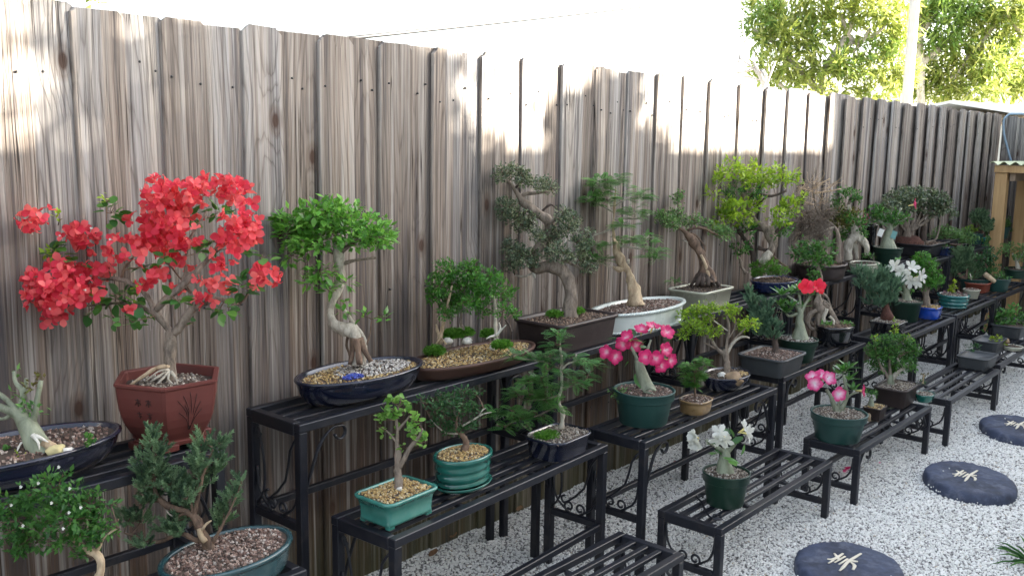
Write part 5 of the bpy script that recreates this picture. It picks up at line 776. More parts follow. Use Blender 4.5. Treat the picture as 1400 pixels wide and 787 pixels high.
{'nm': 'tall_square_planter', 'label': 'tall narrow glossy black planter holding a pink and white flower against the fence', 'cat': 'planter', 'org': (6.1289, -0.1, 0.7435), 'pot': {'shape': 'sharp', 'a': 0.04, 'b': 0.04, 'h': 0.262, 'style': 'tall', 'mat': 'glaze_black', 'soil': 'soil_dark', 'nchips': 60, 'soil_h': 0.94}, 'wood': [('bark_caudex', 'stem', [(0.0083, 0.0245, 0.2241, 0.0072), (0.0092, 0.0325, 0.262, 0.0058), (0.0048, 0.0419, 0.2808, 0.0048)], 0.25, 8)], 'fol': [('leaf_mid', 'leaf', 0.02, [(0.0118, 0.0284, 0.2573, 0.0288, 0.0192, 57)])], 'flowers': [('petal_palepink', 0.03, 5, 0.03, [(-0.0276, 0.034, 0.2783, -0.7606, -0.2635, 0.4148), (-0.0146, 0.027, 0.3115, -0.3631, -0.7129, 0.4242), (-0.0343, 0.0338, 0.2451, -0.8, -0.4378, 0.1354)])]},
{'nm': 'potted_desert_rose', 'label': 'desert rose with bottle shaped trunk and one pink flower in a dark green pot', 'cat': 'bonsai', 'org': (6.1392, -0.225, 0.7435), 'pot': {'shape': 'round', 'a': 0.092, 'b': 0.092, 'h': 0.122, 'style': 'nursery', 'mat': 'darkgreen_plastic', 'soil': 'soil_grit', 'nchips': 200, 'soil_h': 0.93}, 'wood': [('bark_caudex', 'trunk', [(0.0015, -0.0032, 0.0734, 0.0759), (0.0064, 0.0022, 0.1203, 0.0569), (0.0104, 0.0065, 0.1578, 0.0403), (0.0186, 0.0083, 0.2047, 0.0261), (0.0293, 0.0061, 0.247, 0.0161), (0.0297, 0.0134, 0.2798, 0.0114)], 0.12, 12), ('bark_caudex', 'branch', [(0.0288, 0.0055, 0.2424, 0.0133), (0.0568, -0.0129, 0.2991, 0.0104), (0.0899, -0.0327, 0.3747, 0.0085)], 0.25, 8), ('bark_caudex', 'branch', [(0.0247, 0.008, 0.2329, 0.0114), (0.0035, 0.0407, 0.2698, 0.0085), (-0.0196, 0.0713, 0.288, 0.0066)], 0.25, 8), ('bark_caudex', 'branch', [(0.0257, 0.0091, 0.2423, 0.0095), (0.0191, 0.0298, 0.2982, 0.0071), (0.0105, 0.0483, 0.3354, 0.0047)], 0.25, 8), ('bark_caudex', 'branch', [(0.0341, -0.0027, 0.2331, 0.0076), (0.0737, -0.0364, 0.2808, 0.0057), (0.1081, -0.0686, 0.3097, 0.0047)], 0.25, 8), ('bark_caudex', 'branch', [(0.0277, 0.0112, 0.261, 0.0066), (-0.0186, 0.0724, 0.2973, 0.0047), (-0.0523, 0.1193, 0.3339, 0.0038)], 0.25, 8)], 'fol': [('leaf_mid', 'leaf', 0.03, [(-0.0113, 0.0599, 0.3452, 0.0522, 0.0427, 119), (0.0505, 0.0096, 0.317, 0.0569, 0.0379, 116), (-0.0463, 0.0817, 0.3076, 0.0379, 0.0285, 58), (0.0369, -0.0383, 0.3018, 0.0427, 0.0285, 65), (0.0115, 0.0357, 0.2887, 0.0664, 0.0237, 84), (-0.0155, 0.1243, 0.3414, 0.0332, 0.0285, 50), (0.1268, -0.0439, 0.3071, 0.0379, 0.019, 38)])], 'flowers': [('petal_pink', 0.04, 5, 0.03, [(0.0471, -0.1233, 0.4004, 0.2451, -0.9133, 0.2308)])], 'tags': [('tag_white', (-0.0631, 0.0311, 0.2175), 0.035, 0.05), ('tag_teal', (0.0017, -0.0304, 0.204), 0.035, 0.05)]},
{'nm': 'potted_spreading_tree', 'label': 'wide grey green tree rising from a brown root mound in a long black tray', 'cat': 'bonsai', 'org': (7.0183, -0.165, 0.7435), 'pot': {'shape': 'tray', 'a': 0.235, 'b': 0.12, 'h': 0.09, 'style': 'ovalstraight', 'mat': 'black_plastic', 'soil': 'soil_brown', 'nchips': 300, 'chip': 0.006}, 'wood': [('bark_grey', 'trunk', [(-0.0819, 0.086, 0.05, 0.0423), (-0.0747, 0.0938, 0.1179, 0.0317), (-0.0686, 0.1004, 0.1753, 0.0264), (-0.0782, 0.121, 0.2167, 0.0211)], 0.25, 8), ('bark_dark', 'trunk', [(0.0488, 0.0151, 0.0358, 0.0264), (0.0588, 0.026, 0.1305, 0.0211), (0.0683, 0.0363, 0.2199, 0.019), (0.0615, 0.0601, 0.288, 0.0159), (0.0389, 0.0981, 0.3399, 0.0106)], 0.25, 8), ('bark_grey', 'branch', [(-0.0708, 0.098, 0.1544, 0.0137), (-0.1016, 0.1499, 0.2266, 0.0106), (-0.1511, 0.228, 0.3191, 0.0063)], 0.25, 8), ('bark_grey', 'branch', [(-0.0708, 0.098, 0.1544, 0.0137), (-0.0778, 0.1292, 0.2532, 0.0106), (-0.1035, 0.1865, 0.3723, 0.0063)], 0.25, 8), ('bark_grey', 'branch', [(-0.0708, 0.098, 0.1544, 0.0137), (-0.0557, 0.1067, 0.2641, 0.0106), (-0.0593, 0.1414, 0.3942, 0.0063)], 0.25, 8), ('bark_grey', 'branch', [(-0.0708, 0.098, 0.1544, 0.0137), (-0.0282, 0.0744, 0.2595, 0.0106), (-0.0044, 0.0769, 0.3851, 0.0063)], 0.25, 8), ('bark_grey', 'branch', [(-0.0708, 0.098, 0.1544, 0.0137), (-0.0129, 0.0522, 0.2391, 0.0106), (0.0262, 0.0326, 0.3441, 0.0063)], 0.25, 8), ('bark_grey', 'branch', [(-0.0708, 0.098, 0.1544, 0.0137), (0.0167, 0.0224, 0.2554, 0.0106), (0.0855, -0.0272, 0.3768, 0.0063)], 0.25, 8), ('bark_grey', 'branch', [(-0.0708, 0.098, 0.1544, 0.0137), (0.0361, -0.0032, 0.2402, 0.0106), (0.1242, -0.0782, 0.3465, 0.0063)], 0.25, 8), ('bark_grey', 'branch', [(-0.0708, 0.098, 0.1544, 0.0137), (0.0012, 0.0288, 0.2082, 0.0106), (0.0545, -0.0142, 0.2823, 0.0063)], 0.25, 8), ('bark_grey', 'branch', [(0.0313, 0.013, 0.08, 0.0106), (0.0898, -0.0482, 0.1023, 0.0079), (0.1198, -0.0624, 0.1867, 0.0063), (0.138, -0.0583, 0.2918, 0.0053)], 0.25, 8)], 'fol': [('leaf_grey', 'leaf', 0.024, [(-0.6044, 0.0676, 0.3676, 0.074, 0.0528, 375), (-0.4785, 0.0671, 0.4125, 0.074, 0.0476, 337), (-0.3043, 0.0605, 0.4373, 0.0845, 0.0476, 385), (-0.0772, 0.0572, 0.4408, 0.0845, 0.0476, 385), (0.0362, 0.0214, 0.4181, 0.0845, 0.0528, 428), (0.0407, -0.0493, 0.4006, 0.0845, 0.0634, 514), (0.0622, -0.1068, 0.3506, 0.0634, 0.0634, 385), (-0.2235, 0.0615, 0.3526, 0.0845, 0.0476, 385), (0.042, 0.058, 0.3421, 0.0845, 0.0476, 385), (0.0704, -0.0269, 0.3141, 0.074, 0.0476, 337), (-0.3438, 0.0789, 0.3361, 0.0634, 0.0476, 289), (0.2357, -0.0998, 0.2898, 0.0476, 0.0317, 144), (-0.616, 0.0987, 0.3169, 0.037, 0.0317, 112), (-0.1776, 0.0509, 0.4029, 0.0951, 0.0423, 385)])], 'rocks': [('root_mound', 'root_red', -0.0784, 0.082, 0.0501, 0.1215, 0.1215, 0.0898)]},
{'nm': 'small_blue_planter', 'label': 'small navy rectangular pot tucked under the end of the long black tray', 'cat': 'planter', 'org': (7.1076, -0.28, 0.7435), 'pot': {'shape': 'rect', 'a': 0.062, 'b': 0.05, 'h': 0.06, 'style': 'rectplain', 'mat': 'glaze_deepblue', 'soil': 'soil_dark', 'nchips': 80}, 'fol': [('leaf_mid', 'tiny', 0.016, [(-0.0055, 0.0004, 0.055, 0.0633, 0.0158, 134)])]},
{'nm': 'shrub_in_tray', 'label': 'low green shrubs in a black tray behind the navy pot', 'cat': 'bonsai', 'org': (7.6323, -0.13, 0.7435), 'pot': {'shape': 'tray', 'a': 0.12, 'b': 0.08, 'h': 0.075, 'style': 'plastray', 'mat': 'black_plastic', 'soil': 'soil_dark', 'nchips': 80}, 'wood': [('bark_brown', 'trunk', [(-0.0105, -0.0059, 0.0046, 0.0113), (-0.0027, 0.0025, 0.0773, 0.0091), (-0.0043, 0.0174, 0.133, 0.0057)], 0.25, 8)], 'fol': [('leaf_mint', 'tiny', 0.02, [(-0.0468, 0.0228, 0.0956, 0.0679, 0.0453, 394), (0.0478, -0.0241, 0.0931, 0.0679, 0.0453, 394), (-0.0192, 0.0027, 0.1406, 0.0566, 0.0339, 246), (0.0672, -0.063, 0.0722, 0.0566, 0.0339, 246), (-0.046, 0.0524, 0.0591, 0.0453, 0.0339, 197)])]},
{'nm': 'small_maroon_pot', 'label': 'small dark red pot with low feathery green plant', 'cat': 'planter', 'org': (7.4315, -0.27, 0.7435), 'pot': {'shape': 'rect', 'a': 0.05, 'b': 0.04, 'h': 0.055, 'style': 'rectplain', 'mat': 'brown_stoneware', 'soil': 'soil_dark', 'nchips': 60}, 'fol': [('leaf_fern_dark', 'tiny', 0.016, [(-0.0131, 0.0007, 0.02, 0.0438, 0.0164, 96)])]},
{'nm': 'shrub_in_bowl', 'label': 'low spreading shrub in a flat black bowl', 'cat': 'bonsai', 'org': (7.8402, -0.2, 0.7435), 'pot': {'shape': 'oval', 'a': 0.09, 'b': 0.06, 'h': 0.03, 'style': 'shallow', 'mat': 'glaze_black', 'soil': 'soil_dark', 'nchips': 60}, 'wood': [('bark_brown', 'trunk', [(-0.0153, -0.0079, -0.0272, 0.0115), (-0.0054, -0.0057, 0.0296, 0.0086), (0.002, -0.0061, 0.0638, 0.0057)], 0.25, 8)], 'fol': [('leaf_mint', 'tiny', 0.02, [(-0.0101, 0.0227, 0.0623, 0.0689, 0.0459, 406), (0.0071, -0.0368, 0.0659, 0.0689, 0.0402, 355), (-0.0066, -0.0046, 0.1103, 0.0517, 0.0287, 190), (-0.0553, 0.051, 0.04, 0.0459, 0.0287, 169)])]},
{'nm': 'potted_juniper', 'label': 'small blue green juniper leaning left in a round green pot near the lumber post', 'cat': 'bonsai', 'org': (8.1423, -0.2, 0.7435), 'pot': {'shape': 'round', 'a': 0.066, 'b': 0.066, 'h': 0.085, 'style': 'nursery', 'mat': 'green_plastic', 'soil': 'soil_dark', 'nchips': 60}, 'wood': [('bark_brown', 'trunk', [(0.0149, -0.0308, 0.0211, 0.0148), (0.0459, -0.0494, 0.0918, 0.0118), (0.0352, -0.0263, 0.1382, 0.0095), (0.0167, 0.0057, 0.1844, 0.0059)], 0.25, 8)], 'fol': [('leaf_juniper', 'needle', 0.022, [(0.0058, 0.0058, 0.2205, 0.0414, 0.0414, 169), (0.0644, -0.0204, 0.243, 0.0473, 0.0355, 166), (0.0321, -0.023, 0.1856, 0.0533, 0.0414, 218), (0.0671, -0.0694, 0.175, 0.0414, 0.0355, 145), (0.0514, -0.0667, 0.1283, 0.0473, 0.0355, 166)]), ('leaf_lime', 'leaf', 0.02, [(-0.0127, 0.0247, 0.1136, 0.0414, 0.0296, 126), (-0.0357, 0.0364, 0.0667, 0.0473, 0.0237, 116)])]},
{'nm': 'succulent_cup', 'label': 'tiny teal cup of pale succulents between two green pots', 'cat': 'planter', 'org': (8.1934, -0.27, 0.7435), 'pot': {'shape': 'round', 'a': 0.032, 'b': 0.032, 'h': 0.055, 'style': 'nursery_plain', 'mat': 'glaze_tealblue', 'soil': 'soil_dark', 'nchips': 40}, 'fol': [('leaf_mint', 'round', 0.018, [(-0.0388, -0.0051, 0.0249, 0.0355, 0.0236, 99), (-0.0135, -0.0296, 0.0429, 0.0296, 0.0177, 62)])]},
{'nm': 'potted_leafy_shrub', 'label': 'leafy green shrub in a green nursery pot right beside the lumber post', 'cat': 'bonsai', 'org': (8.8909, -0.2, 0.7435), 'pot': {'shape': 'round', 'a': 0.085, 'b': 0.085, 'h': 0.1, 'style': 'nursery', 'mat': 'green_plastic', 'soil': 'soil_dark', 'nchips': 60}, 'wood': [('bark_brown', 'trunk', [(-0.0289, 0.0009, -0.0553, 0.0127), (-0.0209, 0.0096, 0.02, 0.0102), (-0.0045, 0.0087, 0.0955, 0.0064)], 0.25, 8)], 'fol': [('leaf_mid', 'leaf', 0.026, [(-0.0156, 0.028, 0.082, 0.0572, 0.0508, 237), (0.0306, -0.0163, 0.108, 0.0572, 0.0445, 207), (0.0055, 0.0056, 0.0314, 0.0635, 0.0318, 164), (-0.044, 0.0758, 0.0419, 0.0445, 0.0381, 138), (0.0534, -0.0489, 0.0708, 0.0381, 0.0318, 98), (0.0189, -0.0268, 0.1539, 0.0318, 0.0254, 65)])]},
{'nm': 'potted_juniper', 'label': 'blue green juniper with twisted trunk in a teal oval pot of pinkish gravel', 'cat': 'bonsai', 'org': (1.0993, -0.565, 0.4955), 'twigmat': 'bark_brown', 'up': 0.5, 'pot': {'shape': 'oval', 'a': 0.16, 'b': 0.105, 'h': 0.07, 'style': 'ovalstraight', 'mat': 'glaze_slate', 'yaw': 0.06, 'soil': 'soil_red', 'nchips': 1300, 'chip': 0.0045, 'soil_h': 0.93}, 'wood': [('bark_brown', 'trunk', [(-0.0265, 0.021, 0.0417, 0.0235), (-0.0277, 0.0271, 0.0615, 0.0168), (-0.0302, 0.0342, 0.0796, 0.0151), (-0.0338, 0.0426, 0.0978, 0.0143), (-0.0361, 0.0499, 0.1176, 0.0118), (-0.0399, 0.0581, 0.134, 0.0101), (-0.0461, 0.0686, 0.1488, 0.0076)], 0.45, 12), ('bark_brown', 'branch', [(-0.0388, 0.0569, 0.134, 0.0076), (-0.0512, 0.0755, 0.1536, 0.0071), (-0.0649, 0.0926, 0.1599, 0.0067), (-0.0798, 0.111, 0.1662, 0.0067), (-0.0906, 0.1263, 0.1792, 0.006), (-0.097, 0.1391, 0.2022, 0.005), (-0.0957, 0.1454, 0.2353, 0.0034), (-0.0913, 0.1502, 0.2768, 0.0025), (-0.0891, 0.1574, 0.3182, 0.0017)], 0.3, 8), ('bark_brown', 'branch', [(-0.0433, 0.0643, 0.1439, 0.0054), (-0.0386, 0.0644, 0.1671, 0.005), (-0.0312, 0.0627, 0.1954, 0.0044), (-0.023, 0.0616, 0.2304, 0.0037), (-0.0104, 0.0556, 0.2654, 0.003), (0.0022, 0.0495, 0.3005, 0.002)], 0.25, 8), ('bark_brown', 'branch', [(-0.0312, 0.0381, 0.0912, 0.0067), (-0.0467, 0.0557, 0.0908, 0.0057), (-0.0631, 0.0773, 0.1037, 0.005), (-0.0802, 0.0958, 0.1, 0.0047), (-0.0981, 0.1133, 0.088, 0.004), (-0.1116, 0.1282, 0.086, 0.0037), (-0.1391, 0.1625, 0.0986, 0.0034), (-0.154, 0.1808, 0.1048, 0.0025)], 0.25, 8), ('bark_brown', 'branch', [(-0.0288, 0.0307, 0.0714, 0.005), (-0.0175, 0.0233, 0.0948, 0.004), (-0.0061, 0.016, 0.1183, 0.0034), (0.0115, 0.0054, 0.1584, 0.0024), (0.0298, -0.0043, 0.2052, 0.0017)], 0.25, 8), ('bark_brown', 'branch', [(-0.0474, 0.0697, 0.1471, 0.0042), (-0.0604, 0.0852, 0.1501, 0.0034), (-0.073, 0.0962, 0.1365, 0.0025)], 0.25, 8), ('bark_brown', 'branch', [(-0.0448, 0.0676, 0.1504, 0.0037), (-0.045, 0.0724, 0.1703, 0.0034), (-0.0485, 0.0833, 0.2, 0.0024)], 0.25, 8), ('bark_buff', 'branch', [(-0.0393, 0.0273, 0.0936, 0.0067), (-0.0454, 0.0348, 0.1073, 0.0067), (-0.0469, 0.0405, 0.1237, 0.005)], 0.2, 8), ('bark_buff', 'branch', [(-0.0429, 0.0351, 0.1205, 0.0034), (-0.0348, 0.0291, 0.1339, 0.0027), (-0.0262, 0.0213, 0.1423, 0.0017)], 0.2, 8), ('bark_pale', 'branch', [(-0.0774, 0.0876, 0.1439, 0.0025), (-0.0879, 0.097, 0.1549, 0.0018), (-0.0905, 0.1015, 0.1614, 0.0013)], 0.25, 8), ('root_red', 'root', [(-0.0342, 0.0178, 0.056, 0.0042), (-0.0465, 0.0198, 0.0489, 0.0027), (-0.0585, 0.0203, 0.037, 0.0013)], 0.25, 8), ('root_red', 'root', [(-0.0322, 0.0155, 0.056, 0.0042), (-0.0386, 0.0108, 0.0491, 0.0027), (-0.0453, 0.0053, 0.0373, 0.0013)], 0.25, 8), ('root_red', 'root', [(-0.0299, 0.0129, 0.0561, 0.0042), (-0.0293, 0.0004, 0.0493, 0.0027), (-0.0299, -0.0121, 0.0377, 0.0013)], 0.25, 8), ('root_red', 'root', [(-0.0279, 0.0106, 0.0561, 0.0042), (-0.0214, -0.0086, 0.0495, 0.0027), (-0.0167, -0.027, 0.038, 0.0013)], 0.25, 8), ('root_red', 'root', [(-0.0262, 0.0087, 0.0562, 0.0042), (-0.0148, -0.0161, 0.0497, 0.0027), (-0.0057, -0.0394, 0.0382, 0.0013)], 0.25, 8)], 'fol': [('leaf_juniper', 'needle', 0.026, [(-0.0897, 0.1585, 0.332, 0.0101, 0.0168, 12), (-0.1003, 0.133, 0.316, 0.0118, 0.0134, 11), (-0.1035, 0.1124, 0.2941, 0.0151, 0.0202, 22), (-0.1013, 0.1557, 0.2657, 0.0118, 0.0101, 8), (-0.1102, 0.1933, 0.2658, 0.0084, 0.0101, 6), (-0.1225, 0.1431, 0.2516, 0.0151, 0.0134, 15), (-0.1168, 0.1401, 0.2213, 0.0151, 0.0168, 19), (-0.0927, 0.1293, 0.2561, 0.0151, 0.0202, 22), (-0.0814, 0.1472, 0.2169, 0.0168, 0.0134, 16), (-0.1099, 0.1504, 0.1781, 0.0151, 0.0151, 17), (-0.1167, 0.1657, 0.1652, 0.0101, 0.0084, 6), (-0.0915, 0.1578, 0.185, 0.0134, 0.0134, 13), (-0.0772, 0.1083, 0.2189, 0.0218, 0.0168, 27), (-0.0477, 0.1168, 0.205, 0.0168, 0.0168, 21), (-0.0528, 0.1294, 0.1782, 0.0202, 0.0134, 20), (-0.0674, 0.0567, 0.1951, 0.0151, 0.0134, 15), (-0.0435, 0.1153, 0.1508, 0.0151, 0.0118, 13), (-0.0279, 0.0917, 0.2275, 0.0118, 0.0168, 14), (-0.0381, 0.0458, 0.2697, 0.0134, 0.0202, 20), (-0.0206, 0.068, 0.2912, 0.0101, 0.0202, 15), (-0.005, 0.0743, 0.3104, 0.0084, 0.0118, 7), (0.02, 0.0735, 0.2906, 0.0118, 0.0151, 13), (0.0074, 0.0327, 0.3136, 0.0084, 0.0084, 5), (0.0083, 0.043, 0.269, 0.0118, 0.0168, 14), (0.009, 0.0708, 0.2408, 0.0168, 0.0168, 21), (-0.006, 0.0726, 0.2159, 0.0151, 0.0134, 15), (-0.0158, 0.0955, 0.1948, 0.0118, 0.0134, 11), (-0.0801, 0.0973, 0.1243, 0.0218, 0.0134, 22), (-0.0854, 0.1217, 0.1116, 0.0151, 0.0084, 9), (-0.08, 0.0658, 0.116, 0.0118, 0.0151, 13), (-0.0468, 0.0911, 0.1337, 0.0134, 0.0101, 10), (-0.116, 0.178, 0.1224, 0.0185, 0.0134, 18), (-0.1339, 0.1826, 0.1407, 0.0134, 0.0118, 11), (-0.1422, 0.1961, 0.1215, 0.0118, 0.0101, 8), (-0.1372, 0.1259, 0.0914, 0.0151, 0.0084, 9), (-0.1238, 0.1821, 0.0626, 0.0101, 0.005, 3), (0.0194, 0.0445, 0.1306, 0.0118, 0.0168, 14), (0.029, 0.0398, 0.1579, 0.0134, 0.0185, 18), (0.0212, 0.0069, 0.194, 0.0118, 0.0134, 11), (0.0392, 0.0169, 0.2004, 0.0084, 0.0118, 7), (0.0293, -0.0183, 0.23, 0.0067, 0.0084, 4), (0.006, 0.0483, 0.1157, 0.0101, 0.0134, 10)])], 'rocks': [('root_mound', 'root_red', -0.0272, 0.0203, 0.035, 0.0336, 0.0336, 0.0151)]},
{'nm': 'potted_serissa', 'label': 'dense round green shrub dotted with tiny white flowers at bottom left corner', 'cat': 'bonsai', 'org': (0.771, -0.6, 0.4955), 'pot': {'shape': 'oval', 'a': 0.13, 'b': 0.09, 'h': 0.055, 'style': 'ovalstraight', 'mat': 'glaze_navy', 'soil': 'soil_brown', 'nchips': 200}, 'wood': [('bark_buff', 'trunk', [(-0.0026, -0.0069, 0.0381, 0.0132), (0.0067, -0.0055, 0.089, 0.011), (0.0095, -0.0025, 0.1152, 0.0096), (0.0167, -0.0055, 0.1371, 0.0085), (0.0198, -0.0042, 0.1575, 0.0081), (0.0157, 0.0042, 0.1733, 0.0074), (0.0067, 0.0161, 0.1804, 0.0066), (-0.002, 0.0283, 0.1903, 0.0059), (-0.0191, 0.0528, 0.2117, 0.0037)], 0.2, 12), ('bark_buff', 'branch', [(0.0119, 0.0088, 0.1747, 0.0044), (0.0209, 0.0013, 0.1865, 0.0029), (0.0264, -0.0014, 0.2011, 0.0022), (0.0377, -0.0108, 0.2159, 0.0018), (0.0484, -0.0208, 0.2249, 0.0015)], 0.25, 8), ('bark_grey', 'branch', [(0.0031, 0.0208, 0.1832, 0.005), (-0.0123, 0.043, 0.2031, 0.0035), (-0.0222, 0.0624, 0.2377, 0.0029), (-0.0247, 0.0727, 0.2695, 0.0022)], 0.25, 8), ('bark_grey', 'branch', [(-0.0021, 0.0281, 0.1889, 0.0038), (-0.0324, 0.0643, 0.1969, 0.0029), (-0.0595, 0.0997, 0.2165, 0.0022), (-0.0817, 0.1296, 0.2363, 0.0015)], 0.25, 8), ('bark_grey', 'branch', [(0.005, 0.0186, 0.1832, 0.0035), (0.0084, 0.0223, 0.2152, 0.0026), (0.0101, 0.0283, 0.2486, 0.0019)], 0.25, 8)], 'fol': [('leaf_mid', 'leaf', 0.016, [(-0.0732, 0.1615, 0.2433, 0.0294, 0.0265, 152), (-0.0608, 0.1024, 0.2933, 0.0294, 0.0235, 135), (-0.0411, 0.0549, 0.3127, 0.0324, 0.0235, 149), (-0.0099, 0.0539, 0.2889, 0.0353, 0.0235, 162), (0.0159, 0.0322, 0.269, 0.0265, 0.0206, 106), (-0.0692, 0.1401, 0.2138, 0.0294, 0.0235, 135), (-0.046, 0.0879, 0.2375, 0.0353, 0.0265, 182), (-0.027, 0.0192, 0.2548, 0.0353, 0.0265, 182), (0.0223, 0.0445, 0.2293, 0.0265, 0.0235, 121), (-0.106, 0.1068, 0.229, 0.0206, 0.0177, 71), (-0.0537, 0.119, 0.1838, 0.0294, 0.0206, 118), (-0.0376, 0.0368, 0.2101, 0.0265, 0.0206, 106), (-0.0049, 0.0188, 0.2143, 0.0235, 0.0177, 81), (0.0357, 0.0298, 0.242, 0.0147, 0.0147, 42), (-0.1023, 0.1228, 0.2782, 0.0235, 0.0206, 94), (-0.0468, 0.0727, 0.3293, 0.0147, 0.0088, 25), (-0.0144, 0.0758, 0.3244, 0.0177, 0.0103, 35), (0.0279, 0.043, 0.2906, 0.0177, 0.0103, 35), (0.0444, 0.0303, 0.2612, 0.0118, 0.0147, 33), (-0.1163, 0.1876, 0.2253, 0.0324, 0.0324, 204), (0.0074, 0.0599, 0.1585, 0.0147, 0.0132, 38), (-0.0884, 0.1242, 0.1842, 0.0235, 0.0147, 67)]), ('leaf_mid', 'leaf', 0.016, [(0.0302, 0.0058, 0.2102, 0.0191, 0.0177, 59), (0.0156, 0.0013, 0.1976, 0.0177, 0.0132, 40), (0.0012, 0.0168, 0.182, 0.0147, 0.0118, 30), (0.0388, -0.0094, 0.2245, 0.0147, 0.0088, 22), (0.0443, -0.0093, 0.2723, 0.0118, 0.0074, 15), (0.0513, -0.0162, 0.2381, 0.0074, 0.0074, 9), (-0.0159, 0.0444, 0.179, 0.0103, 0.0088, 15)])], 'stars': [(-0.0467, 0.0069, 0.3714), (-0.037, -0.0137, 0.3312), (-0.0633, 0.0096, 0.3028), (-0.0535, -0.013, 0.2543), (-0.1044, 0.0459, 0.2586), (-0.0993, 0.0575, 0.3325), (-0.0268, -0.0337, 0.2953), (-0.1152, 0.0673, 0.2974), (-0.0761, 0.0329, 0.34), (-0.0428, -0.0179, 0.2852)]},
{'nm': 'potted_elephant_bush', 'label': 'round leaved light green jade bush in a turquoise rectangular pot', 'cat': 'bonsai', 'org': (1.6044, -0.575, 0.4955), 'up': 0.2, 'pot': {'shape': 'rect', 'a': 0.094, 'b': 0.068, 'h': 0.078, 'style': 'rect', 'mat': 'glaze_turquoise', 'yaw': 0.05, 'feet': 1, 'soil': 'soil_gold', 'nchips': 750, 'chip': 0.0036, 'soil_h': 0.93}, 'wood': [('bark_grey', 'trunk', [(0.003, -0.0056, 0.0711, 0.0128), (0.0055, -0.0029, 0.0944, 0.0102), (0.0073, 0.002, 0.1236, 0.009), (0.0113, 0.0034, 0.1488, 0.009), (0.0129, 0.008, 0.176, 0.0079), (0.0145, 0.0126, 0.2032, 0.0067), (0.0178, 0.0162, 0.2343, 0.0059), (0.0202, 0.0217, 0.2692, 0.0047), (0.027, 0.0204, 0.2965, 0.0031)], 0.35, 10), ('bark_grey', 'branch', [(0.0114, 0.0006, 0.1372, 0.0075), (0.023, -0.0071, 0.1608, 0.0063), (0.038, -0.0167, 0.1921, 0.0059), (0.0535, -0.0288, 0.2157, 0.0051), (0.0627, -0.0333, 0.2412, 0.0035)], 0.25, 8), ('bark_grey', 'branch', [(0.0154, 0.0107, 0.1993, 0.0039), (0.007, 0.0247, 0.2185, 0.0031), (-0.0017, 0.0383, 0.2338, 0.0024)], 0.25, 8), ('bark_grey', 'branch', [(0.0178, 0.0162, 0.2343, 0.0039), (0.0346, 0.0026, 0.2579, 0.003), (0.0441, -0.0044, 0.2737, 0.0024)], 0.25, 8)], 'fol': [('leaf_jade', 'round', 0.0185, [(0.0015, 0.0504, 0.2957, 0.0138, 0.0138, 15), (0.0293, 0.0377, 0.3007, 0.0197, 0.0118, 18), (0.0401, 0.0115, 0.3078, 0.0138, 0.0118, 13), (-0.0006, 0.0334, 0.2631, 0.0177, 0.0138, 19), (0.0287, 0.0077, 0.2785, 0.0197, 0.0157, 25), (-0.0024, 0.0584, 0.2357, 0.0138, 0.0138, 15), (0.0271, 0.0266, 0.2299, 0.0177, 0.0118, 16), (0.0485, -0.0284, 0.2615, 0.0216, 0.0157, 27), (0.0478, -0.0003, 0.227, 0.0138, 0.0118, 13), (0.0721, -0.0262, 0.2067, 0.0157, 0.0118, 15), (0.0303, -0.0077, 0.1878, 0.0118, 0.0098, 9), (0.0571, -0.0336, 0.1956, 0.0118, 0.0098, 9), (0.0043, 0.0271, 0.2857, 0.0157, 0.0118, 15), (0.0532, -0.0119, 0.2774, 0.0118, 0.0118, 11), (0.0654, -0.0448, 0.2044, 0.0079, 0.0098, 6), (0.0357, 0.0212, 0.317, 0.0098, 0.0079, 6)])], 'rocks': [('rock', 'rock_white', -0.0024, -0.0146, 0.0833, 0.0079, 0.0079, 0.0059)]},
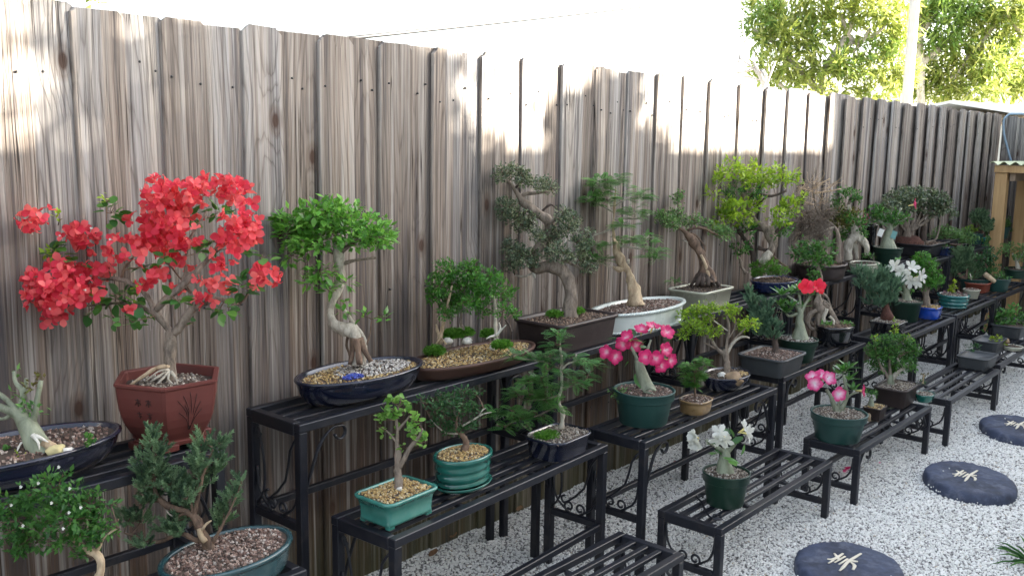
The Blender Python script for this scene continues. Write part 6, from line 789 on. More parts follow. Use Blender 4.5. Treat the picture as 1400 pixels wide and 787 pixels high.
{'nm': 'potted_small_leaf_tree', 'label': 'dark small leaved tree in a fluted teal oval pot on its saucer', 'cat': 'bonsai', 'org': (1.8958, -0.54, 0.4955), 'pot': {'shape': 'oval', 'a': 0.098, 'b': 0.072, 'h': 0.086, 'style': 'fluted', 'mat': 'glaze_teal', 'yaw': 0.05, 'soil': 'soil_gold', 'nchips': 650, 'chip': 0.0036, 'z0': 0.016, 'soil_h': 0.95}, 'wood': [('bark_brown', 'trunk', [(0.0016, -0.001, 0.0834, 0.0151), (0.0055, 0.0001, 0.1068, 0.0108), (0.0104, -0.001, 0.126, 0.0086), (0.0082, 0.0061, 0.1451, 0.0073), (-0.0002, 0.0191, 0.1597, 0.006), (-0.0117, 0.0351, 0.1722, 0.0043)], 0.4, 10), ('bark_pale', 'branch', [(0.0036, 0.0137, 0.1556, 0.003), (-0.0221, 0.0428, 0.155, 0.0026), (-0.035, 0.0604, 0.1674, 0.0022), (-0.0518, 0.0864, 0.1967, 0.0017)], 0.25, 8), ('bark_brown', 'branch', [(-0.0017, 0.0207, 0.1597, 0.0043), (-0.0009, 0.0278, 0.1937, 0.0034), (0.0113, 0.0221, 0.2279, 0.0026)], 0.25, 8), ('bark_pale', 'branch', [(0.0087, 0.013, 0.1769, 0.003), (0.0305, -0.0077, 0.1944, 0.0026), (0.0523, -0.0283, 0.2119, 0.0022), (0.0701, -0.0469, 0.2187, 0.0015)], 0.25, 8), ('bark_brown', 'root', [(0.0043, 0.0019, 0.1089, 0.0065), (-0.0061, 0.0096, 0.0917, 0.0043), (-0.0155, 0.0183, 0.0829, 0.0022)], 0.25, 8), ('bark_pale', 'branch', [(0.0447, -0.0207, 0.2075, 0.0022), (0.0536, -0.0268, 0.2247, 0.0017), (0.0598, -0.0328, 0.229, 0.0013)], 0.25, 8)], 'fol': [('leaf_dark', 'tiny', 0.0125, [(-0.05, 0.0514, 0.2302, 0.028, 0.0194, 178), (0.0101, 0.0667, 0.2392, 0.0302, 0.0172, 170), (0.0228, 0.0219, 0.2767, 0.028, 0.0129, 118), (0.0078, 0.0187, 0.2337, 0.0345, 0.0215, 244), (0.0503, 0.0028, 0.2237, 0.0237, 0.0172, 134), (-0.0125, 0.0466, 0.1944, 0.0258, 0.0151, 128), (-0.0469, 0.0791, 0.1927, 0.0172, 0.0129, 73), (0.0314, 0.0051, 0.1825, 0.0215, 0.0172, 122), (-0.0692, 0.0806, 0.248, 0.0151, 0.0108, 53), (-0.0007, 0.0248, 0.1675, 0.0215, 0.0129, 91), (-0.0295, 0.0476, 0.1712, 0.0172, 0.0108, 61), (0.0625, 0.012, 0.2643, 0.0151, 0.0108, 53), (-0.0055, 0.0851, 0.2589, 0.0194, 0.0108, 68), (-0.0729, 0.1047, 0.2573, 0.0086, 0.0086, 24)])], 'saucer': (0.092, 0.068, 0.016, 0.05)},
{'nm': 'potted_fern_leaf_tree', 'label': 'feathery dark green tree in a dark blue rectangular pot on the second row', 'cat': 'bonsai', 'org': (2.3257, -0.555, 0.4955), 'pot': {'shape': 'tray', 'a': 0.105, 'b': 0.078, 'h': 0.066, 'style': 'rectplain', 'mat': 'glaze_navy', 'yaw': 0.05, 'soil': 'soil_grit', 'nchips': 550, 'chip': 0.004, 'soil_h': 0.92}, 'wood': [('bark_pale', 'trunk', [(0.0056, -0.0064, 0.0797, 0.0096), (0.0118, -0.0067, 0.1082, 0.0077), (0.0148, -0.0035, 0.1366, 0.0072), (0.0094, 0.0082, 0.16, 0.0067), (0.014, 0.0097, 0.1885, 0.0062), (0.0225, 0.0084, 0.2241, 0.0057), (0.0252, 0.0148, 0.2643, 0.0053), (0.0301, 0.0166, 0.2951, 0.0048), (0.0312, 0.0248, 0.3352, 0.0036), (0.0352, 0.0291, 0.3731, 0.0024)], 0.35, 8), ('bark_pale', 'branch', [(0.0275, 0.0138, 0.2714, 0.0038), (0.0423, 0.0017, 0.2906, 0.0034), (0.0591, -0.0152, 0.3005, 0.0029), (0.0646, -0.0163, 0.3218, 0.0024)], 0.25, 8), ('bark_grey', 'branch', [(0.0156, 0.0079, 0.1885, 0.0038), (-0.019, 0.0442, 0.1759, 0.0034), (-0.0594, 0.0882, 0.1679, 0.0024)], 0.25, 8), ('bark_grey', 'branch', [(0.026, 0.0156, 0.2714, 0.0036), (-0.0064, 0.0578, 0.2942, 0.0029), (-0.0607, 0.122, 0.3047, 0.0022)], 0.25, 8), ('bark_grey', 'branch', [(0.0213, 0.007, 0.2122, 0.0036), (0.0476, -0.0206, 0.2223, 0.0029), (0.0745, -0.0476, 0.2371, 0.0022)], 0.25, 8), ('bark_grey', 'branch', [(0.011, 0.0064, 0.1601, 0.0034), (-0.0407, 0.0559, 0.1211, 0.0026), (-0.0898, 0.1081, 0.1058, 0.0022)], 0.25, 8)], 'fol': [('leaf_fern_dark', 'fern', 0.042, [(0.0318, 0.033, 0.3876, 0.024, 0.0192, 22), (0.0011, 0.0166, 0.3558, 0.0311, 0.0216, 32), (0.0023, 0.0438, 0.3123, 0.0383, 0.0192, 35), (-0.0028, 0.0955, 0.3021, 0.0383, 0.0168, 31), (-0.0323, 0.1403, 0.3044, 0.0287, 0.012, 16), (-0.077, 0.1397, 0.3142, 0.0192, 0.012, 11), (0.0421, -0.0159, 0.3132, 0.0335, 0.0168, 27), (0.0613, -0.0552, 0.3068, 0.0335, 0.0168, 27), (0.1111, -0.0635, 0.2827, 0.0216, 0.0144, 15), (0.11, -0.0328, 0.2428, 0.024, 0.0168, 19), (0.0244, -0.0382, 0.2348, 0.0383, 0.0168, 31), (0.0472, 0.0228, 0.254, 0.0287, 0.0168, 23), (-0.0341, 0.0255, 0.2801, 0.0335, 0.0168, 27)]), ('leaf_fern', 'fern', 0.046, [(-0.0624, 0.0809, 0.2338, 0.0407, 0.0216, 35), (-0.0316, 0.0511, 0.2434, 0.0359, 0.0216, 31), (-0.0417, 0.088, 0.1842, 0.0431, 0.024, 42), (-0.0273, 0.0373, 0.1715, 0.0383, 0.024, 37), (-0.0113, 0.0297, 0.2043, 0.0359, 0.0216, 31), (-0.0742, 0.1203, 0.1892, 0.0311, 0.0192, 24), (-0.1108, 0.1062, 0.1403, 0.0311, 0.0192, 24), (-0.0305, 0.0644, 0.1221, 0.0359, 0.0216, 31), (-0.0942, 0.0822, 0.1122, 0.0287, 0.0192, 22), (-0.1265, 0.156, 0.1283, 0.024, 0.0144, 14), (-0.1262, 0.1233, 0.0858, 0.0192, 0.0144, 11), (-0.0145, 0.0071, 0.1504, 0.024, 0.0168, 16)]), ('leaf_moss', 'moss', 0.008, [(-0.0448, 0.0107, 0.0651, 0.0407, 0.012, 2232)])]},
{'nm': 'potted_desert_rose', 'label': 'desert rose crowded with bright pink flowers in a large round green pot', 'cat': 'bonsai', 'org': (2.812, -0.565, 0.4955), 'notwig': 1, 'pot': {'shape': 'round', 'a': 0.112, 'b': 0.112, 'h': 0.124, 'style': 'nursery', 'mat': 'green_plastic', 'soil': 'soil_red', 'nchips': 380, 'chip': 0.004, 'soil_h': 0.93}, 'wood': [('bark_caudex', 'trunk', [(0.0112, -0.0182, 0.0571, 0.0588), (0.0141, -0.0151, 0.0835, 0.0508), (0.013, -0.0084, 0.1072, 0.0374), (0.0096, 0.0035, 0.1413, 0.0254), (0.0059, 0.0152, 0.1728, 0.0214), (0.0022, 0.0268, 0.2043, 0.0174), (-0.0009, 0.0353, 0.2253, 0.0107)], 0.1, 14), ('bark_caudex', 'branch', [(-0.0005, 0.0317, 0.2122, 0.008), (-0.0039, 0.0437, 0.2463, 0.0059), (-0.0142, 0.064, 0.2829, 0.0048), (-0.0264, 0.0821, 0.3011, 0.0043)], 0.25, 8), ('bark_caudex', 'branch', [(0.0015, 0.03, 0.2149, 0.008), (0.0255, 0.0129, 0.2575, 0.0059), (0.0406, 0.0057, 0.3, 0.0048)], 0.25, 8), ('bark_caudex', 'branch', [(0.0022, 0.0268, 0.2043, 0.0069), (0.0404, -0.0102, 0.2316, 0.0053), (0.0638, -0.0279, 0.269, 0.0043)], 0.25, 8), ('bark_caudex', 'root', [(-0.041, -0.0244, 0.1261, 0.0053), (-0.0254, -0.0517, 0.1203, 0.0043), (-0.0099, -0.0735, 0.1025, 0.0032)], 0.25, 8), ('bark_caudex', 'root', [(-0.0413, -0.0247, 0.1235, 0.0043), (-0.0301, -0.0415, 0.1408, 0.0037), (-0.0173, -0.0584, 0.1308, 0.0032)], 0.25, 8)], 'fol': [('leaf_adenium', 'obj', 0.055, [(-0.0227, 0.0778, 0.293, 0.024, 0.016, 1), (-0.0043, 0.0442, 0.2627, 0.0267, 0.0187, 1), (0.0243, 0.0134, 0.2849, 0.0267, 0.024, 2), (0.0431, 0.0018, 0.3166, 0.024, 0.0187, 1), (0.0617, -0.0189, 0.2897, 0.0214, 0.0214, 1), (-0.0269, 0.0467, 0.2332, 0.0214, 0.0187, 1), (-0.0019, 0.0422, 0.1804, 0.0214, 0.0187, 1), (0.0111, 0.0248, 0.3124, 0.024, 0.016, 1)]), ('leaf_mint', 'tiny', 0.013, [(-0.0734, 0.0477, 0.1022, 0.024, 0.016, 101), (-0.0817, 0.068, 0.1136, 0.016, 0.0134, 56), (-0.0699, 0.0238, 0.0871, 0.0214, 0.0107, 60)])], 'flowers': [('petal_pink', 0.033, 5, 0.03, [(-0.0918, 0.1054, 0.2585, -0.9036, -0.1251, 0.3129), (-0.0954, 0.0671, 0.2519, -0.5666, -0.7714, -0.1547), (-0.0356, -0.0215, 0.2514, -0.7974, -0.5666, 0.2512), (0.067, -0.0416, 0.3305, -0.3526, -0.7015, 0.523), (0.0478, -0.0505, 0.2697, -0.2516, -0.8854, 0.2298), (0.0152, -0.0581, 0.2194, -0.5666, -0.7714, -0.1547), (-0.0327, 0.0588, 0.311, -0.7237, 0.0396, 0.5785), (0.0345, 0.0444, 0.3307, -0.2973, -0.2469, 0.7685), (0.0697, -0.0603, 0.2296, -0.1322, -0.9177, 0.0183), (0.0126, 0.0561, 0.2746, -0.5803, -0.6397, 0.3377), (-0.0093, -0.0478, 0.2487, -0.7627, -0.6755, -0.0437), (0.0579, 0.0126, 0.3429, -0.0801, -0.3201, 0.8551), (-0.024, 0.0829, 0.2815, -0.8663, -0.3629, 0.1338)])]},
{'nm': 'potted_tiny_fern_tree', 'label': 'tiny bright green feathery tree in a small tan glazed bowl', 'cat': 'bonsai', 'org': (3.0636, -0.635, 0.4955), 'pot': {'shape': 'tray', 'a': 0.066, 'b': 0.055, 'h': 0.052, 'style': 'ovalstraight', 'mat': 'glaze_tan', 'yaw': 0.05, 'soil': 'soil_red', 'nchips': 300, 'chip': 0.0036, 'soil_h': 0.94}, 'wood': [('bark_brown', 'trunk', [(-0.0091, -0.0062, 0.0098, 0.0056), (-0.0047, -0.0015, 0.051, 0.0045), (-0.0022, 0.0053, 0.0922, 0.0039), (0.0037, 0.0117, 0.1472, 0.0028)], 0.25, 8)], 'fol': [('leaf_forest', 'fern', 0.028, [(-0.0057, 0.0329, 0.1736, 0.0278, 0.0167, 66), (0.0294, -0.0026, 0.1909, 0.0223, 0.0139, 44), (-0.0185, 0.0364, 0.141, 0.0167, 0.0167, 39), (0.0152, 0.0086, 0.14, 0.0306, 0.025, 109), (0.0011, 0.0078, 0.1026, 0.0223, 0.0167, 52), (-0.0037, 0.0249, 0.1175, 0.0195, 0.0167, 46), (0.0273, -0.0172, 0.1766, 0.0139, 0.0111, 22)])]},
{'nm': 'potted_yellow_green_tree', 'label': 'lime green tree with pale branches and a tan stone in a navy oval pot', 'cat': 'bonsai', 'org': (3.4771, -0.535, 0.4955), 'pot': {'shape': 'oval', 'a': 0.125, 'b': 0.092, 'h': 0.06, 'style': 'ovalbowl', 'mat': 'glaze_navy', 'soil': 'soil_dark', 'nchips': 520, 'chip': 0.0048}, 'wood': [('bark_grey', 'trunk', [(-0.003, -0.0085, 0.0294, 0.0184), (0.0015, -0.0036, 0.0719, 0.0141), (0.0034, 0.0028, 0.1082, 0.0135), (0.0045, 0.0086, 0.1386, 0.0129), (0.0088, 0.0088, 0.1599, 0.0111)], 0.35, 10), ('bark_grey', 'branch', [(0.0045, 0.0086, 0.1386, 0.0092), (-0.0139, 0.0337, 0.1563, 0.0074), (-0.0297, 0.0616, 0.1983, 0.0061), (-0.0543, 0.098, 0.2341, 0.004)], 0.25, 8), ('bark_grey', 'branch', [(0.0085, 0.0084, 0.1568, 0.0086), (0.0144, 0.0103, 0.1933, 0.0068), (0.0263, 0.0097, 0.2481, 0.0055), (0.024, 0.0252, 0.3025, 0.0037)], 0.25, 8), ('bark_pale', 'branch', [(0.0093, 0.0047, 0.1447, 0.0086), (0.0274, -0.0072, 0.1815, 0.0068), (0.0483, -0.0251, 0.2062, 0.0061), (0.0652, -0.0428, 0.2127, 0.0049), (0.0788, -0.0596, 0.2069, 0.0031)], 0.25, 8), ('bark_grey', 'branch', [(0.0132, 0.0045, 0.163, 0.0061), (0.0401, -0.0159, 0.206, 0.0049), (0.0567, -0.0296, 0.2276, 0.0037), (0.0779, -0.0471, 0.2553, 0.0031)], 0.25, 8), ('bark_grey', 'branch', [(0.0198, 0.0071, 0.2055, 0.0043), (0.04, -0.0071, 0.2423, 0.0037), (0.0472, -0.0082, 0.2728, 0.0028)], 0.25, 8), ('bark_grey', 'branch', [(-0.0029, 0.0185, 0.1444, 0.0055), (-0.0289, 0.0535, 0.168, 0.004), (-0.0513, 0.0833, 0.1857, 0.0031)], 0.25, 8), ('bark_pale', 'branch', [(0.021, 0.0129, 0.2358, 0.0037), (0.0012, 0.041, 0.2596, 0.0031), (-0.0132, 0.0615, 0.2774, 0.0025)], 0.25, 8)], 'fol': [('leaf_lime', 'tiny', 0.0145, [(-0.0683, 0.1704, 0.2948, 0.0277, 0.0246, 177), (-0.0266, 0.1395, 0.3126, 0.0399, 0.0246, 255), (0.0247, 0.0993, 0.3209, 0.0399, 0.0215, 223), (0.0082, 0.0182, 0.3335, 0.0399, 0.0184, 191), (-0.0982, 0.1227, 0.2647, 0.043, 0.0246, 275), (0.0006, 0.1177, 0.2678, 0.043, 0.0277, 310), (-0.046, 0.041, 0.2412, 0.0277, 0.0184, 132), (0.0892, 0.0361, 0.2927, 0.0277, 0.0215, 155), (0.0983, -0.0024, 0.2556, 0.0184, 0.0184, 88), (0.0534, -0.0787, 0.2756, 0.0338, 0.0215, 189), (-0.1277, 0.1347, 0.2298, 0.0246, 0.0184, 118), (0.0924, -0.0267, 0.2441, 0.0246, 0.0154, 98), (-0.0742, 0.0798, 0.2395, 0.0307, 0.0215, 172), (0.0151, -0.0289, 0.3295, 0.0184, 0.0123, 59)])], 'rocks': [('rock', 'rock_tan', -0.0328, -0.0539, 0.0525, 0.0399, 0.0399, 0.0277), ('rock', 'rock_white', -0.0478, -0.0078, 0.0562, 0.0215, 0.0215, 0.0184)], 'chips': [('golden_gravel', 'soil_gold', 0.05, -0.04, 0.05, 0.055, 0.035, 180, 0.0045)]},
{'nm': 'potted_juniper', 'label': 'blue green juniper sweeping up to the left from a grey plastic tray', 'cat': 'bonsai', 'org': (3.8798, -0.545, 0.4955), 'up': 0.6, 'pot': {'shape': 'rectbig', 'a': 0.13, 'b': 0.108, 'h': 0.084, 'style': 'plastray', 'mat': 'grey_plastic', 'yaw': 0.03, 'soil': 'soil_red', 'nchips': 700, 'chip': 0.0045, 'soil_h': 0.92}, 'wood': [('bark_dark', 'trunk', [(0.0092, -0.011, 0.0777, 0.0149), (0.0127, -0.0072, 0.1103, 0.0132), (0.0133, -0.0018, 0.1364, 0.0119), (0.0226, -0.0062, 0.1626, 0.0099), (0.0136, 0.0131, 0.2014, 0.0079), (-0.0027, 0.0439, 0.2531, 0.0066), (-0.019, 0.0746, 0.3048, 0.0053), (-0.036, 0.1046, 0.3499, 0.0033)], 0.4, 8)], 'fol': [('leaf_bluejuniper', 'needle', 0.03, [(-0.0297, 0.1145, 0.3413, 0.0165, 0.0231, 22), (-0.0385, 0.0938, 0.3113, 0.0231, 0.0297, 41), (-0.0169, 0.0807, 0.2701, 0.0264, 0.0297, 46), (-0.0358, 0.0543, 0.2292, 0.0264, 0.0297, 46), (-0.006, 0.0422, 0.2537, 0.0297, 0.033, 58), (-0.0069, 0.0452, 0.193, 0.033, 0.0297, 58), (-0.0074, 0.0101, 0.2048, 0.0264, 0.0297, 46), (-0.0009, 0.0037, 0.1645, 0.0264, 0.0198, 31), (-0.0273, 0.0619, 0.1664, 0.0264, 0.0165, 26), (0.0404, 0.0043, 0.1923, 0.0198, 0.0198, 23), (0.0228, 0.0521, 0.2959, 0.0198, 0.0231, 27)])]},
{'nm': 'potted_desert_rose', 'label': 'leafy desert rose with two red flowers in a green nursery pot', 'cat': 'bonsai', 'org': (4.176, -0.53, 0.4955), 'notwig': 1, 'pot': {'shape': 'round', 'a': 0.094, 'b': 0.094, 'h': 0.105, 'style': 'nursery', 'mat': 'darkgreen_plastic', 'soil': 'soil_white', 'nchips': 240, 'chip': 0.004, 'soil_h': 0.94}, 'wood': [('bark_caudex', 'trunk', [(0.0092, -0.0079, 0.0911, 0.0487), (0.0125, -0.0043, 0.1221, 0.0348), (0.0158, -0.0008, 0.153, 0.0244), (0.0172, 0.0058, 0.1873, 0.0181), (0.0231, 0.0071, 0.2218, 0.0139), (0.0191, 0.0181, 0.2491, 0.0104)], 0.1, 12), ('bark_caudex', 'branch', [(0.0224, 0.0063, 0.2149, 0.009), (0.0467, -0.0082, 0.2703, 0.007), (0.0642, -0.0199, 0.305, 0.0056)], 0.25, 8), ('bark_caudex', 'branch', [(0.0185, 0.0124, 0.2217, 0.009), (-0.0106, 0.042, 0.2073, 0.007), (-0.023, 0.0593, 0.2207, 0.0056)], 0.25, 8), ('bark_caudex', 'branch', [(0.02, 0.0139, 0.2354, 0.0084), (0.0067, 0.0403, 0.2831, 0.007), (-0.0096, 0.0635, 0.3033, 0.0056)], 0.25, 8), ('bark_caudex', 'branch', [(0.0223, 0.0113, 0.2355, 0.0077), (0.0297, 0.0143, 0.2837, 0.0063), (0.0288, 0.0234, 0.3179, 0.0049)], 0.25, 8)], 'fol': [('leaf_adenium', 'rosette', 0.058, [(-0.0424, 0.0503, 0.2244, 0.0278, 0.0278, 13), (-0.041, 0.0783, 0.3051, 0.0278, 0.0278, 13), (0.0246, 0.0576, 0.3073, 0.0278, 0.0278, 12), (0.0426, 0.0301, 0.3227, 0.0278, 0.0278, 12), (0.0576, -0.0227, 0.3061, 0.0278, 0.0278, 12), (-0.0313, 0.0871, 0.2535, 0.0278, 0.0278, 11), (0.057, 0.0167, 0.2447, 0.0278, 0.0278, 10), (-0.0277, 0.0297, 0.2533, 0.0278, 0.0278, 10)])], 'flowers': [('petal_red', 0.042, 6, 0.03, [(0.0217, -0.014, 0.3511, -0.8637, -0.4917, 0.2496), (0.0853, -0.0436, 0.3513, -0.4583, -0.8009, 0.242)])]},
{'nm': 'potted_ficus_on_roots', 'label': 'ficus standing on looping pale aerial roots in a glossy black oval pot', 'cat': 'bonsai', 'org': (4.685, -0.5, 0.4955), 'pot': {'shape': 'oval', 'a': 0.12, 'b': 0.088, 'h': 0.098, 'style': 'ovalstraight', 'mat': 'glaze_black', 'soil': 'soil_brown', 'nchips': 400, 'chip': 0.0045, 'soil_h': 0.95}, 'wood': [('bark_grey', 'trunk', [(-0.0377, 0.0567, 0.1388, 0.0152), (-0.0413, 0.0696, 0.176, 0.0265), (-0.0448, 0.0824, 0.2133, 0.0265), (-0.035, 0.0819, 0.2584, 0.0171), (-0.024, 0.0826, 0.3147, 0.0133), (-0.0231, 0.0948, 0.3707, 0.0114), (-0.0276, 0.1122, 0.4229, 0.0076)], 0.3, 12), ('bark_grey', 'root', [(-0.0439, 0.0778, 0.1984, 0.0227), (-0.0495, 0.0718, 0.146, 0.0152), (-0.0543, 0.0666, 0.101, 0.0129), (-0.0591, 0.0615, 0.0561, 0.0114)], 0.2, 8), ('bark_grey', 'root', [(-0.0306, 0.0645, 0.2062, 0.0171), (-0.0112, 0.0355, 0.1768, 0.0136), (0.0016, 0.0104, 0.1322, 0.0114), (0.0061, -0.0069, 0.08, 0.0091)], 0.2, 8), ('bark_grey', 'root', [(-0.034, 0.0719, 0.221, 0.0114), (-0.0113, 0.0409, 0.1992, 0.0091), (0.0101, -0.0026, 0.1175, 0.0076), (0.0196, -0.0257, 0.0654, 0.0053)], 0.2, 8), ('bark_grey', 'root', [(-0.0655, 0.0783, 0.1702, 0.0129), (-0.0904, 0.1012, 0.1473, 0.0121), (-0.1019, 0.1054, 0.1097, 0.0114), (-0.0951, 0.0906, 0.0801, 0.0099), (-0.0758, 0.0671, 0.0731, 0.0076)], 0.2, 8), ('bark_grey', 'root', [(-0.0591, 0.0956, 0.1517, 0.0091), (-0.0748, 0.1064, 0.1214, 0.0076), (-0.0654, 0.0887, 0.0917, 0.0068)], 0.2, 8), ('bark_pale', 'root', [(-0.026, 0.041, 0.1779, 0.0129), (-0.048, 0.0441, 0.1341, 0.0114), (-0.0551, 0.0303, 0.0909, 0.0099)], 0.2, 8), ('bark_pale', 'root', [(-0.0345, 0.0194, 0.1434, 0.0083), (-0.03, -0.004, 0.1154, 0.0076), (-0.044, 0.003, 0.0779, 0.0061)], 0.2, 8), ('bark_grey', 'branch', [(-0.03, 0.0762, 0.2585, 0.0061), (-0.0119, 0.0513, 0.2402, 0.0053), (-0.0028, 0.0278, 0.1844, 0.0045), (-0.0094, 0.0318, 0.1693, 0.0038)], 0.25, 8)], 'fol': [('leaf_mid', 'leaf', 0.03, [(-0.0982, 0.1702, 0.4613, 0.0379, 0.0417, 103), (-0.0519, 0.1578, 0.497, 0.0379, 0.0303, 74), (-0.0197, 0.1344, 0.4661, 0.0493, 0.0417, 134), (0.0082, 0.0896, 0.4984, 0.0379, 0.0303, 74), (-0.0022, 0.1, 0.4296, 0.0493, 0.0341, 109), (-0.0692, 0.1328, 0.4168, 0.0379, 0.0227, 56), (-0.0666, 0.1063, 0.3583, 0.0303, 0.0265, 52), (-0.0529, 0.0867, 0.3286, 0.0265, 0.0227, 39), (-0.0185, 0.0599, 0.4043, 0.0265, 0.0227, 39), (0.0227, 0.0647, 0.4461, 0.0227, 0.0227, 33)]), ('leaf_fern', 'leaf', 0.022, [(-0.0536, 0.0147, 0.0814, 0.0303, 0.019, 61), (0.0387, -0.039, 0.0956, 0.0303, 0.0227, 73), (-0.0746, 0.0299, 0.0936, 0.019, 0.0152, 30)])]},
{'nm': 'potted_blue_juniper', 'label': 'spiky blue green juniper over exposed red roots in a small black pot', 'cat': 'bonsai', 'org': (5.1424, -0.61, 0.4955), 'up': 0.4, 'pot': {'shape': 'sharp', 'a': 0.082, 'b': 0.078, 'h': 0.072, 'style': 'rectplain', 'mat': 'glaze_black', 'yaw': 0.05, 'soil': 'soil_grit', 'nchips': 260, 'chip': 0.0045, 'soil_h': 0.96}, 'wood': [('root_red', 'trunk', [(-0.0082, 0.002, 0.0492, 0.052), (-0.0048, 0.0057, 0.0808, 0.04), (-0.0033, 0.0132, 0.1203, 0.024), (-0.0017, 0.0207, 0.1597, 0.012), (0.0003, 0.0287, 0.2031, 0.008)], 0.7, 12), ('bark_brown', 'branch', [(-0.0025, 0.0198, 0.1518, 0.008), (-0.0205, 0.0531, 0.2066, 0.0064), (-0.0473, 0.0945, 0.2532, 0.0048), (-0.0687, 0.1299, 0.3, 0.004)], 0.25, 8), ('bark_brown', 'branch', [(-0.0009, 0.0216, 0.1676, 0.008), (0.0183, 0.013, 0.2232, 0.006), (0.0294, 0.0134, 0.2787, 0.004)], 0.25, 8)], 'fol': [('leaf_bluejuniper', 'needle', 0.036, [(-0.0742, 0.1499, 0.3267, 0.032, 0.028, 35), (-0.0779, 0.1026, 0.3039, 0.036, 0.036, 50), (-0.0997, 0.1239, 0.2715, 0.032, 0.028, 35), (-0.0639, 0.0799, 0.2486, 0.04, 0.036, 56), (0.0108, 0.0576, 0.2188, 0.04, 0.036, 56), (0.0123, 0.0869, 0.2804, 0.032, 0.032, 40), (0.0434, 0.0412, 0.266, 0.036, 0.04, 56), (-0.0048, -0.0022, 0.2356, 0.036, 0.036, 50), (-0.0454, 0.0255, 0.1724, 0.04, 0.028, 43), (-0.013, 0.0851, 0.1692, 0.04, 0.028, 43), (0.0158, 0.0006, 0.1764, 0.032, 0.028, 35), (0.069, -0.005, 0.2686, 0.028, 0.028, 30), (-0.0044, 0.0444, 0.3271, 0.032, 0.024, 30)])]},
{'nm': 'potted_desert_rose', 'label': 'desert rose with star shaped white flowers beside the bright blue pot', 'cat': 'bonsai', 'org': (5.6151, -0.54, 0.4955), 'notwig': 1, 'pot': {'shape': 'round', 'a': 0.09, 'b': 0.09, 'h': 0.122, 'style': 'nursery_plain', 'mat': 'darkgreen_plastic', 'soil': 'soil_grit', 'nchips': 200, 'chip': 0.004, 'soil_h': 0.95}, 'wood': [('bark_caudex', 'trunk', [(0.0056, -0.0106, 0.0623, 0.056), (0.0093, -0.0067, 0.0963, 0.0388), (0.01, 0.0005, 0.1303, 0.0259), (0.0108, 0.0076, 0.1643, 0.019), (0.0107, 0.0138, 0.1898, 0.0129)], 0.1, 12), ('bark_caudex', 'branch', [(0.0099, 0.0066, 0.1558, 0.0121), (0.0068, 0.0222, 0.2067, 0.0099), (0.0112, 0.0332, 0.2747, 0.0086), (0.0119, 0.0404, 0.3087, 0.0069)], 0.25, 8), ('bark_caudex', 'branch', [(0.0128, 0.0034, 0.1559, 0.0121), (0.0287, -0.0046, 0.1987, 0.0095), (0.0456, -0.0117, 0.2501, 0.0078)], 0.25, 8), ('bark_caudex', 'branch', [(0.0061, 0.0089, 0.1472, 0.0086), (-0.014, 0.0376, 0.1722, 0.0065), (-0.0236, 0.0525, 0.189, 0.0043)], 0.25, 8)], 'fol': [('leaf_fern', 'leaf', 0.036, [(0.0412, -0.0275, 0.1738, 0.0215, 0.0129, 7), (-0.0218, 0.0538, 0.1974, 0.0215, 0.0172, 9), (0.0069, 0.0442, 0.3262, 0.0259, 0.0172, 11), (0.0303, 0.018, 0.2658, 0.0259, 0.0172, 11), (-0.0596, 0.0466, 0.1675, 0.0215, 0.0172, 9)])], 'flowers': [('petal_white', 0.052, 5, 0.03, [(-0.0453, 0.0673, 0.3155, -0.7158, 0.1797, 0.5616), (0.0196, -0.007, 0.3128, -0.4825, -0.6805, 0.6356), (-0.0313, 0.0139, 0.2678, -0.8768, -0.3742, 0.035), (0.0137, -0.044, 0.2394, -0.3573, -0.9847, -0.0512), (-0.0266, -0.0241, 0.2413, -0.7096, -0.633, -0.2566), (0.0512, -0.0546, 0.2628, -0.1854, -0.9603, 0.2313), (-0.0228, 0.035, 0.2864, -0.8268, -0.1886, 0.4133)])]},
{'nm': 'potted_round_shrub', 'label': 'round clipped green shrub in a bright cobalt blue pot', 'cat': 'bonsai', 'org': (5.8153, -0.615, 0.4955), 'pot': {'shape': 'tray', 'a': 0.076, 'b': 0.062, 'h': 0.072, 'style': 'ovalstraight', 'mat': 'glaze_blue', 'yaw': 0.05, 'soil': 'soil_gold', 'nchips': 220, 'chip': 0.0045, 'soil_h': 0.95}, 'wood': [('bark_grey', 'trunk', [(-0.0186, 0.0174, 0.0643, 0.0241), (-0.014, 0.0224, 0.1077, 0.0202), (-0.0123, 0.0307, 0.1509, 0.0184), (-0.0115, 0.038, 0.1855, 0.0149), (-0.0136, 0.0485, 0.2201, 0.0114)], 0.3, 10), ('bark_grey', 'branch', [(-0.0132, 0.0297, 0.1423, 0.0132), (-0.0299, 0.0567, 0.1765, 0.0097), (-0.0445, 0.0794, 0.202, 0.007)], 0.25, 8), ('bark_grey', 'branch', [(-0.0112, 0.0254, 0.1337, 0.0097), (0.0079, 0.014, 0.1773, 0.007), (0.0194, 0.0071, 0.2036, 0.0053)], 0.25, 8)], 'fol': [('leaf_forest', 'leaf', 0.017, [(0.0143, 0.0686, 0.3573, 0.0483, 0.0307, 354), (-0.0014, 0.0897, 0.3123, 0.0439, 0.0395, 414), (-0.0012, 0.0267, 0.3184, 0.0526, 0.0395, 496), (-0.0179, 0.0591, 0.2637, 0.057, 0.0439, 598), (0.0406, 0.0179, 0.2535, 0.0483, 0.0439, 506), (-0.0217, 0.0446, 0.2036, 0.0526, 0.0307, 386), (0.0052, -0.0056, 0.2064, 0.0439, 0.0263, 276), (-0.0608, 0.0784, 0.2569, 0.0307, 0.0351, 257), (0.052, -0.0225, 0.2301, 0.0219, 0.0219, 115)])]},
